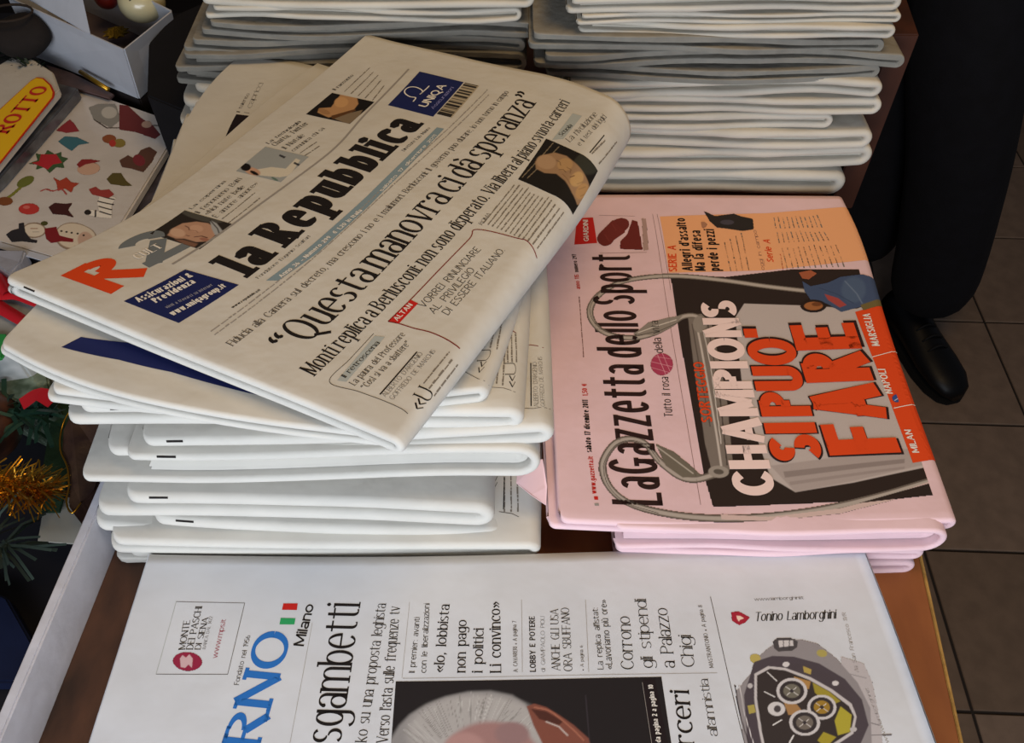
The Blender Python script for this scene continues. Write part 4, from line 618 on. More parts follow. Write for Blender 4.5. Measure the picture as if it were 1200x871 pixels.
PRINT_stickers = [
  ["I","sticker",[27.0,162.2,184.4,270.0],0.8,[["mask"],["poly",[[38.9,222.2],[47.6,232.4],[70.2,241.0],[93.1,219.3],[87.9,200.5],[57.8,205.6]],"#8c8a84",1.5],["poly",[[76.7,241.9],[89.1,245.2],[117.7,233.1],[142.4,226.4],[158.5,215.2],[155.1,204.9],[124.9,207.0],[100.4,202.1]],"#6c2f30",1.5],["ell",[70.9,224.0],[10.1,4.0],[5.9,-9.5],"#b9b5ac",2],["ell",[131.8,225.3],[6.9,3.0],[2.9,-5.7],"#b89a88",1],["line",[[141.7,227.8],[169.7,236.9]],2,"#3a2c28",0.4],["line",[[57.8,205.6],[82.4,198.3],[98.9,204.8]],2,"#4a3c36",0.4]],None,1],
  ["I","sticker",[6.5,166.8,55.3,202.3],0.7,[["mask"],["poly",[[22.3,171.4],[24.5,183.5],[27.6,194.5],[37.4,189.8],[51.5,180.2],[37.5,172.0]],"#8e3238",0.8]],None,1],
  ["I","sticker",[26.7,139.7,84.2,180.0],0.7,[["mask"],["poly",[[35.7,155.5],[38.8,166.1],[54.2,170.0],[75.4,166.7],[63.6,159.2],[61.0,147.3],[48.8,150.8]],"#3f6c78",0.8]],None,1],
  ["I","sticker",[4.2,96.2,81.7,151.1],0.7,[["mask"],["poly",[[22.6,111.4],[30.1,119.9],[21.3,128.9],[33.0,129.9],[31.9,138.7],[44.1,135.3],[49.7,141.8],[54.5,134.3],[64.0,134.7],[62.0,126.4],[68.6,119.8],[58.1,117.6],[55.8,106.5],[44.4,112.9],[37.2,106.0],[34.2,113.8]],"#3f5a38",0.6],["poly",[[25.7,113.9],[32.9,119.3],[28.1,129.8],[37.1,132.8],[46.1,136.0],[54.9,130.0],[61.0,126.1],[51.8,119.9],[50.7,110.6],[39.7,112.8]],"#b02c34",1]],None,1],
  ["I","sticker",[77.8,162.3,126.1,201.6],0.7,[["mask"],["ell",[95.9,182.4],[8.6,3.4],[3.8,-6.6],"#8c5030",1],["ell",[112.5,180.7],[7.6,2.8],[3.6,-6.8],"#8a7a3c",1],["ell",[103.9,177.4],[4.3,1.6],[3.0,-5.3],"#b03a30",0.8]],None,1],
  ["I","sticker",[111.8,131.0,184.4,196.1],0.7,[["mask"],["poly",[[126.7,153.6],[133.1,165.2],[144.3,162.0],[145.1,178.9],[153.4,188.4],[167.1,182.4],[168.0,161.5],[165.0,140.3],[149.0,143.6],[135.3,143.5]],"#5e4034",1.2],["ell",[150.9,160.5],[9.3,-2.7],[1.8,-9.5],"#7c3036",1]],None,1],
  ["I","sticker",[70.5,110.6,122.1,152.6],0.7,[["mask"],["ell",[97.0,128.4],[11.6,7.0],[7.0,-8.0],"#c9a48c",1],["poly",[[79.4,129.6],[80.9,139.2],[91.0,142.9],[104.7,144.7],[98.0,139.3],[89.4,133.2],[85.4,125.8]],"#8c2c2c",0.7]],None,1],
  ["I","sticker",[2.8,42.0,74.0,98.4],0.7,[["mask"],["line",[[29.4,48.5],[35.1,64.1],[37.3,78.8]],6,"#7d7f32",0.4],["ell",[37.0,85.7],[7.0,6.7],[3.9,-7.2],"#6a7032",1],["ell",[33.2,52.5],[8.2,2.7],[4.0,-5.5],"#7c4a2a",1]],None,1],
  ["I","sticker",[45.7,68.8,112.6,115.4],0.7,[["mask"],["poly",[[63.5,101.9],[74.2,99.8],[78.9,107.3],[89.1,102.1],[98.6,103.8],[95.4,95.6],[97.9,87.8],[86.7,91.2],[81.3,85.1],[71.9,96.2]],"#a8422e",0.8],["line",[[62.6,78.8],[66.7,83.0],[75.7,83.2],[83.6,88.8],[93.7,83.6]],2.6,"#b04844",0.4]],None,1],
  ["I","sticker",[46.0,37.0,85.0,65.2],0.6,[["mask"],["ell",[65.7,50.9],[10.9,3.6],[4.9,-7.1],"#b83a34",0.8],["ell",[61.5,52.2],[3.6,1.2],[1.5,-2.2],"#cc6a60",1],["line",[[57.6,66.0],[62.1,57.9]],0.6,"#8a7060",0.4]],None,1],
  ["I","sticker",[78.1,42.6,126.1,77.5],0.6,[["mask"],["poly",[[85.1,60.1],[87.9,67.8],[99.8,70.1],[107.4,73.8],[108.4,63.0],[121.2,53.4],[109.0,54.9],[95.5,52.4]],"#43201e",0.8]],None,1],
  ["I","sticker",[117.5,102.9,167.3,141.3],0.6,[["mask"],["poly",[[126.5,119.5],[128.7,130.8],[138.9,133.4],[150.9,121.5],[161.8,113.4],[152.8,112.3],[135.5,112.5]],"#5a5028",0.8]],None,1],
  ["I","sticker",[102.7,50.3,171.3,116.9],0.5,[["mask"],["poly",[[130.5,96.5],[152.1,90.4],[152.6,78.3],[163.3,54.0],[150.3,56.0],[133.1,59.4],[127.8,65.7],[134.7,68.1],[143.6,66.0],[134.9,79.7]],"#e6e0d4",0.6],["line",[[133.2,91.2],[151.5,87.3]],2.6,"#2c2624",0.4],["line",[[134.5,82.6],[154.5,78.4]],2.8,"#2c2624",0.4],["line",[[139.5,74.5],[156.6,69.3]],2.8,"#2c2624",0.4],["line",[[144.6,66.1],[159.7,60.3]],2.8,"#2c2624",0.4],["line",[[139.1,67.2],[143.9,57.3]],2.8,"#2c2624",0.4],["ell",[132.0,63.5],[3.8,0.5],[2.1,-4.0],"#2c2624",0.6],["poly",[[114.1,98.5],[119.8,104.4],[128.4,100.5],[137.6,103.8],[147.5,96.1],[144.3,89.7],[131.3,90.8],[122.2,91.8]],"#9a3e38",1]],None,1],
  ["I","sticker",[47.1,-20.0,170.0,54.5],0.5,[["mask"],["ell",[137.9,23.7],[23.1,-1.9],[10.4,-21.7],"#94806c",0.8],["ell",[137.2,25.1],[21.7,-1.5],[9.4,-19.4],"#d2c4ae",2.5],["ell",[150.9,18.8],[8.3,-1.0],[6.0,-13.3],"#bfa08c",4],["ell",[89.3,25.4],[12.4,3.5],[6.3,-9.8],"#94806c",0.8],["ell",[89.3,25.4],[11.1,3.2],[5.4,-8.3],"#d8ccb8",1.5],["poly",[[64.0,11.1],[66.4,18.3],[72.0,22.6],[67.6,29.0],[72.2,31.8],[81.9,20.6],[92.8,13.6],[101.2,13.3],[102.4,9.8],[93.9,8.8],[86.2,7.9],[76.5,3.7]],"#2c2a2e",0.6],["poly",[[98.6,30.7],[109.7,36.2],[120.2,24.9],[137.4,21.0],[140.1,15.6],[126.8,16.5],[117.4,12.8],[108.7,17.7]],"#7c1f24",0.7],["line",[[84.4,26.5],[91.5,28.6]],1.6,"#8a4a24",0.4],["line",[[89.0,22.7],[96.1,24.8]],0.7,"#2c2020",0.4],["ell",[94.3,37.4],[3.6,1.1],[1.8,-2.8],"#4a4a24",0.6],["ell",[118.6,31.3],[1.3,0.2],[0.8,-1.3],"#2c2624",0.3],["ell",[124.7,30.9],[1.3,0.2],[0.7,-1.4],"#2c2624",0.3],["ell",[130.9,30.2],[1.3,0.1],[0.7,-1.4],"#2c2624",0.3],["ell",[137.9,29.2],[1.3,0.0],[0.7,-1.5],"#2c2624",0.3],["ell",[145.8,26.2],[1.3,-0.1],[0.7,-1.6],"#2c2624",0.3]],None,1],
]
PRINT_pink = [
  ["T","masthead","LaGazzetta dello Sport","gaz","brown",[65.6,10.7],[65.1,237.5],32.2,{"space":0.12}],
  ["T","date_line","www.gazzetta.it","bsans","red",[23.9,17.7],[23.6,46.0],3.3,{}],
  ["T","date_line","sabato 17 dicembre 2011","bsans","ink",[23.2,49.0],[23.6,92.2],4.0,{}],
  ["T","date_line","1,50 €","bsans","red",[23.8,95.6],[23.7,106.5],3.6,{}],
  ["T","date_line","anno 115","bsans","red",[24.5,199.4],[23.9,215.3],3.3,{}],
  ["T","date_line","numero 297","bsans","ink",[24.0,218.1],[22.8,238.5],3.3,{}],
  ["B","article_text","brown2",[[23.5,130.7],[23.7,195.7],[24.4,130.7],[25.0,195.7]],1,0.5],
  ["P","date_line","red",[[22.1,15.8],[24.6,15.9],[24.7,13.4],[22.2,13.3]],1],
  ["P","date_line","grey2",[[22.0,10.8],[24.8,11.0],[24.9,9.1],[22.2,9.0]],1],
  ["T","slogan","Tutto il rosa","sans","ink",[80.7,79.0],[81.8,113.5],5.9,{}],
  ["T","slogan","della vita","sans","ink",[81.0,135.5],[80.2,166.9],6.2,{}],
  ["I","emblem",[68.6,114.2,88.7,136.3],0.35,[["mask"],["ell",[78.6,125.1],[7.9,0.0],[-1.2,-10.1],"#a83d58",0.4],["line",[[71.2,127.4],[85.9,122.8]],0.6,"#e0a0ac",0.4],["line",[[76.3,134.6],[80.2,115.8]],0.6,"#e0a0ac",0.4],["line",[[71.2,121.9],[83.4,117.4]],0.5,"#e0a0ac",0.4],["line",[[74.2,132.2],[86.1,129.9]],0.5,"#e0a0ac",0.4],["line",[[80.0,135.5],[83.6,118.9]],0.5,"#e0a0ac",0.4]],None,1],
  ["L","rule_line","brown2",[[86.9,287.0],[89.3,130.7],[89.6,11.7]],0.3,1],
  ["L","rule_line","brown2",[[90.6,287.0],[92.9,198.7]],0.3,1],
  ["L","rule_line","brown2",[[43.1,285.5],[72.3,284.3]],0.3,1],
  ["P","advertisement","red",[[24.9,281.9],[38.1,282.9],[39.9,251.5],[21.8,249.6]],1],
  ["T","advertisement","GIARDINI","bsans","paper",[33.4,253.6],[33.8,279.7],4.1,{"lift":2}],
  ["I","advertisement",[40.1,239.5,84.8,285.0],0.5,[["mask"],["ell",[58.2,272.1],[8.1,6.3],[2.9,-7.3],"#6c2822",0.8],["ell",[47.1,257.6],[5.8,6.2],[3.6,-7.1],"#6c2822",0.8],["poly",[[53.9,279.5],[63.1,264.8],[50.1,251.5],[43.4,264.9]],"#702a24",0.8],["poly",[[69.7,279.5],[73.7,277.4],[75.0,243.5],[57.7,244.5],[58.3,253.5],[64.3,261.7]],"#6a2620",0.8],["poly",[[77.6,281.6],[80.9,280.6],[79.7,243.5],[75.6,242.5]],"#a98c84",1],["line",[[52.9,275.3],[55.8,266.9]],0.6,"#883c34",0.4],["line",[[46.6,261.8],[49.6,253.5]],0.6,"#883c34",0.4]],None,1],
  ["L","rule_line","brown2",[[41.4,239.5],[78.1,240.5]],0.3,1],
  ["P","results_box","peach",[[92.4,283.8],[132.3,286.2],[181.6,288.8],[255.8,298.8],[250.1,278.5],[258.1,233.5],[169.5,220.0],[93.3,217.3]],1],
  ["T","results_box","SERIE A","bsans","orange",[99.6,218.3],[101.5,248.5],6.6,{"lift":2}],
  ["T","results_box","Allegri d'assalto","bsans","ink",[111.8,219.2],[112.6,281.7],8.0,{"lift":2}],
  ["T","results_box","Ma la difesa","bsans","ink",[121.6,219.2],[122.8,266.4],8.0,{"lift":2}],
  ["T","results_box","perde i pezzi","bsans","ink",[132.7,219.2],[134.0,268.1],8.0,{"lift":2}],
  ["B","results_box","body",[[141.2,219.1],[140.6,254.7],[155.1,220.1],[155.6,265.1]],4,0.45],
  ["T","results_box","Serie A","bsans","orange",[175.4,228.7],[176.4,255.8],5.3,{"lift":2,"slant":0.2}],
  ["T","results_box","oggi in campo","sans","brown2",[166.9,220.0],[167.6,267.2],2.7,{"lift":2}],
  ["B","results_box","body",[[184.4,269.4],[185.5,284.4],[221.5,270.7],[221.5,286.9]],11,0.5],
  ["B","results_box","body",[[183.8,251.7],[184.4,266.2],[223.4,254.9],[221.4,267.5]],11,0.5],
  ["B","results_box","body",[[184.9,221.9],[185.0,246.6],[229.2,223.8],[227.5,251.9]],11,0.5],
  ["B","results_box","orange",[[181.5,220.9],[182.3,238.6],[182.8,220.9],[183.6,238.6]],1,0.45],
  ["I","player_photograph",[124.8,262.8,171.3,293.1],0.5,[["mask"],["poly",[[129.5,290.5],[132.7,288.3],[137.5,284.1],[153.4,287.4],[158.4,284.2],[167.4,281.0],[165.7,268.2],[156.5,266.1],[143.4,269.2],[136.7,270.2],[132.3,277.6]],"#2b2522",0.6],["ell",[126.2,273.3],[2.8,0.0],[-0.5,-3.7],"#a8775a",0.8],["ell",[145.9,276.6],[5.5,0.0],[-0.5,-3.2],"#454048",1]],None,3],
  ["I","cover_photograph",[15.5,-3.1,239.5,221.0],0.5,[["mask"],["poly",[[94.4,215.4],[135.9,212.5],[258.2,232.1],[258.2,218.2],[255.1,135.1],[256.4,33.7],[258.2,17.7],[181.4,12.2],[132.5,11.3],[97.5,10.5],[95.3,31.5],[95.0,122.9],[94.5,176.4]],"#2c211d",0.4],["poly",[[138.1,170.2],[146.5,184.1],[186.4,182.0],[229.8,178.2],[258.2,191.4],[252.7,44.5],[258.2,40.1],[190.8,25.7],[151.8,19.9],[138.0,31.0],[131.7,92.4]],"#b9aeaa",1.2],["poly",[[139.7,39.9],[253.7,53.3],[257.4,42.3],[191.2,26.9],[151.8,19.9]],"#a89c98",2],["poly",[[147.2,35.2],[229.2,43.1],[228.2,39.8],[147.4,30.7]],"#8c807c",1.5],["poly",[[149.5,27.5],[227.5,37.2],[226.9,35.3],[149.6,25.0]],"#998d89",1.2],["poly",[[102.9,172.1],[113.3,173.8],[119.5,163.5],[120.5,99.9],[115.2,41.0],[108.8,32.7],[100.7,34.0],[99.3,57.6],[101.5,130.7]],"#7a7068",1],["line",[[108.2,168.6],[108.9,130.7],[108.3,71.3],[107.2,36.6]],2.2,"#c4bab2",1.5],["line",[[116.6,165.2],[116.4,107.4],[111.3,41.0]],1.3,"#3c332e",0.8],["line",[[105.1,163.5],[105.2,130.7],[104.8,71.3]],1.0,"#4a403a",0.8],["line",[[112.4,166.9],[113.3,122.8],[110.1,57.6]],0.8,"#e0d8d0",0.6],["line",[[204.8,195.5],[167.0,202.1],[135.4,208.8],[103.4,213.5],[77.2,212.6],[55.3,206.9],[39.7,194.9],[31.9,182.3],[30.6,170.8],[35.0,159.7],[44.5,152.3],[60.5,149.9],[75.2,154.2],[88.6,162.7],[97.7,170.4],[106.7,172.1],[112.6,168.6]],8.0,"#6d645b",0.6],["line",[[204.8,195.5],[167.0,202.1],[135.4,208.8],[103.4,213.5],[77.2,212.6],[55.3,206.9],[39.7,194.9],[31.9,182.3],[30.6,170.8],[35.0,159.7],[44.5,152.3],[60.5,149.9],[75.2,154.2],[88.6,162.7],[97.7,170.4],[106.7,172.1],[112.6,168.6]],4.6,"#b1a79e",1.2],["line",[[77.4,214.2],[55.5,208.6],[39.8,196.5],[32.0,183.9],[30.7,172.4],[35.1,161.3],[44.6,153.8],[60.6,151.4],[75.4,155.7],[88.8,164.2]],0.7,"#4a423c",0.4],["line",[[102.3,34.0],[89.0,30.2],[78.3,32.6],[66.9,44.0],[60.4,55.9],[51.7,60.4],[41.2,58.0],[33.0,48.3],[29.3,37.0],[32.6,23.1],[43.1,12.4],[61.3,6.3],[87.7,2.7],[120.0,2.5],[164.3,6.7],[204.8,15.3],[245.7,27.3]],8.0,"#6a6058",0.6],["line",[[102.3,34.0],[89.0,30.2],[78.3,32.6],[66.9,44.0],[60.4,55.9],[51.7,60.4],[41.2,58.0],[33.0,48.3],[29.3,37.0],[32.6,23.1],[43.1,12.4],[61.3,6.3],[87.7,2.7],[120.0,2.5],[164.3,6.7],[204.8,15.3],[245.7,27.3]],4.4,"#ada39a",1.2],["line",[[67.3,43.0],[60.8,54.8],[52.2,59.3],[41.7,57.0],[33.5,47.3],[29.8,36.0],[33.0,22.1],[43.5,11.4],[61.8,5.4]],0.7,"#453d37",0.4],["poly",[[60.8,153.3],[73.1,165.2],[89.4,170.4],[99.1,172.1],[91.7,161.8],[76.9,152.6]],"#8c837a",1],["line",[[64.7,155.0],[79.1,161.8],[93.6,167.8]],1.2,"#d6cec4",0.8],["line",[[65.7,152.5],[81.8,157.6],[93.8,164.4]],0.8,"#3f3731",0.5],["poly",[[66.2,57.3],[77.9,50.8],[88.6,39.1],[93.3,32.8],[80.9,31.4],[70.9,40.2]],"#6e665a",1],["line",[[67.0,54.7],[78.1,44.2],[88.0,34.6]],1.2,"#beb6aa",0.9],["ell",[110.7,163.5],[4.9,-0.9],[-1.7,-8.4],"#8e857c",1.5],["ell",[104.9,35.9],[6.6,-0.7],[-1.3,-4.5],"#9a9188",1.2],["ell",[104.9,35.9],[3.2,-0.7],[-0.9,-1.9],"#5a524a",1.2],["poly",[[101.5,5.1],[130.9,2.9],[178.1,7.4],[210.2,15.2],[257.2,31.6],[258.2,27.0],[209.2,11.5],[177.2,3.8],[130.3,-0.0],[101.0,1.5]],"#cdb4ae",0.5],["poly",[[190.4,10.7],[213.5,17.0],[258.0,29.4],[258.2,17.7]],"#2c211d",0.4],["poly",[[206.7,206.6],[239.9,193.6],[242.1,189.0],[210.9,193.6]],"#2c211d",0.5]],None,1],
  ["I","player_photograph",[185.3,171.4,258.2,220.9],0.5,[["mask"],["poly",[[193.8,207.6],[199.4,202.0],[213.0,205.7],[223.9,212.3],[240.7,215.1],[257.8,207.9],[257.8,191.2],[232.7,180.0],[217.6,174.7],[207.8,183.7],[196.9,187.3],[194.0,196.4]],"#41506e",1],["poly",[[208.3,193.6],[217.8,189.0],[222.8,181.8],[217.2,179.2],[209.7,187.3]],"#a04540",1],["ell",[231.1,198.2],[8.5,-2.8],[-4.6,-13.7],"#4c5d78",7],["line",[[205.6,200.1],[217.3,193.6],[228.3,183.6]],1.2,"#33405a",1.5],["line",[[226.3,207.5],[232.8,193.6],[234.7,183.6]],1.4,"#6c7c92",2],["poly",[[192.7,217.1],[202.3,219.9],[206.2,216.1],[199.3,209.5],[194.3,210.4]],"#a0583a",0.8],["ell",[197.8,181.0],[9.6,-0.1],[-1.2,-6.6],"#271a16",0.8],["ell",[197.8,181.0],[7.0,-0.0],[-0.8,-4.4],"#9c6238",1],["ell",[200.6,182.8],[3.8,-0.0],[-0.4,-2.2],"#6e4022",2],["poly",[[233.0,181.8],[256.8,192.1],[257.0,185.0],[234.5,176.5]],"#6e6038",0.8]],None,3],
  ["T","headline","CHAMPIONS","heavy","pinkwhite",[139.2,17.8],[140.1,186.9],26.9,{"lift":4,"space":0.1}],
  ["T","headline","SI PUO'","heavy","brown",[177.0,41.5],[178.3,160.3],37.1,{"lift":4,"space":0.1}],
  ["T","headline","SI PUO'","heavy","orange",[175.9,42.8],[176.6,157.8],34.7,{"lift":5,"space":0.1}],
  ["T","headline","FARE","heavy","brown",[229.8,46.4],[226.6,165.9],50.8,{"lift":4}],
  ["T","headline","FARE","heavy","orange",[228.2,47.8],[224.2,163.4],47.9,{"lift":5}],
  ["T","headline","SORTEGGIO","bsans","orange",[107.0,74.1],[108.6,126.7],7.7,{"lift":4}],
  ["P","banner","orange",[[227.8,174.7],[258.2,185.8],[258.1,131.8],[256.3,84.2],[255.6,50.5],[256.8,43.9],[233.6,39.8],[232.2,101.9]],2],
  ["T","banner","MARSIGLIA","bsans","paper",[238.4,140.6],[238.2,172.9],5.7,{"lift":4}],
  ["T","banner","NAPOLI","bsans","paper",[236.2,96.6],[236.7,118.8],5.4,{"lift":4}],
  ["T","banner","MILAN","bsans","paper",[240.1,47.6],[239.8,66.1],4.6,{"lift":4}],
  ["L","banner","paper",[[230.3,130.0],[257.5,138.8]],0.6,4],
  ["L","banner","paper",[[233.3,84.1],[256.6,89.6]],0.6,4],
  ["I","banner",[232.5,87.7,238.5,96.6],0.35,[["mask"],["ell",[237.7,92.5],[3.0,-0.0],[-0.9,-3.3],"#34508c",0.4],["line",[[235.7,90.6],[258.2,104.8]],0.7,"#d8d0d0",0.4]],None,4],
]
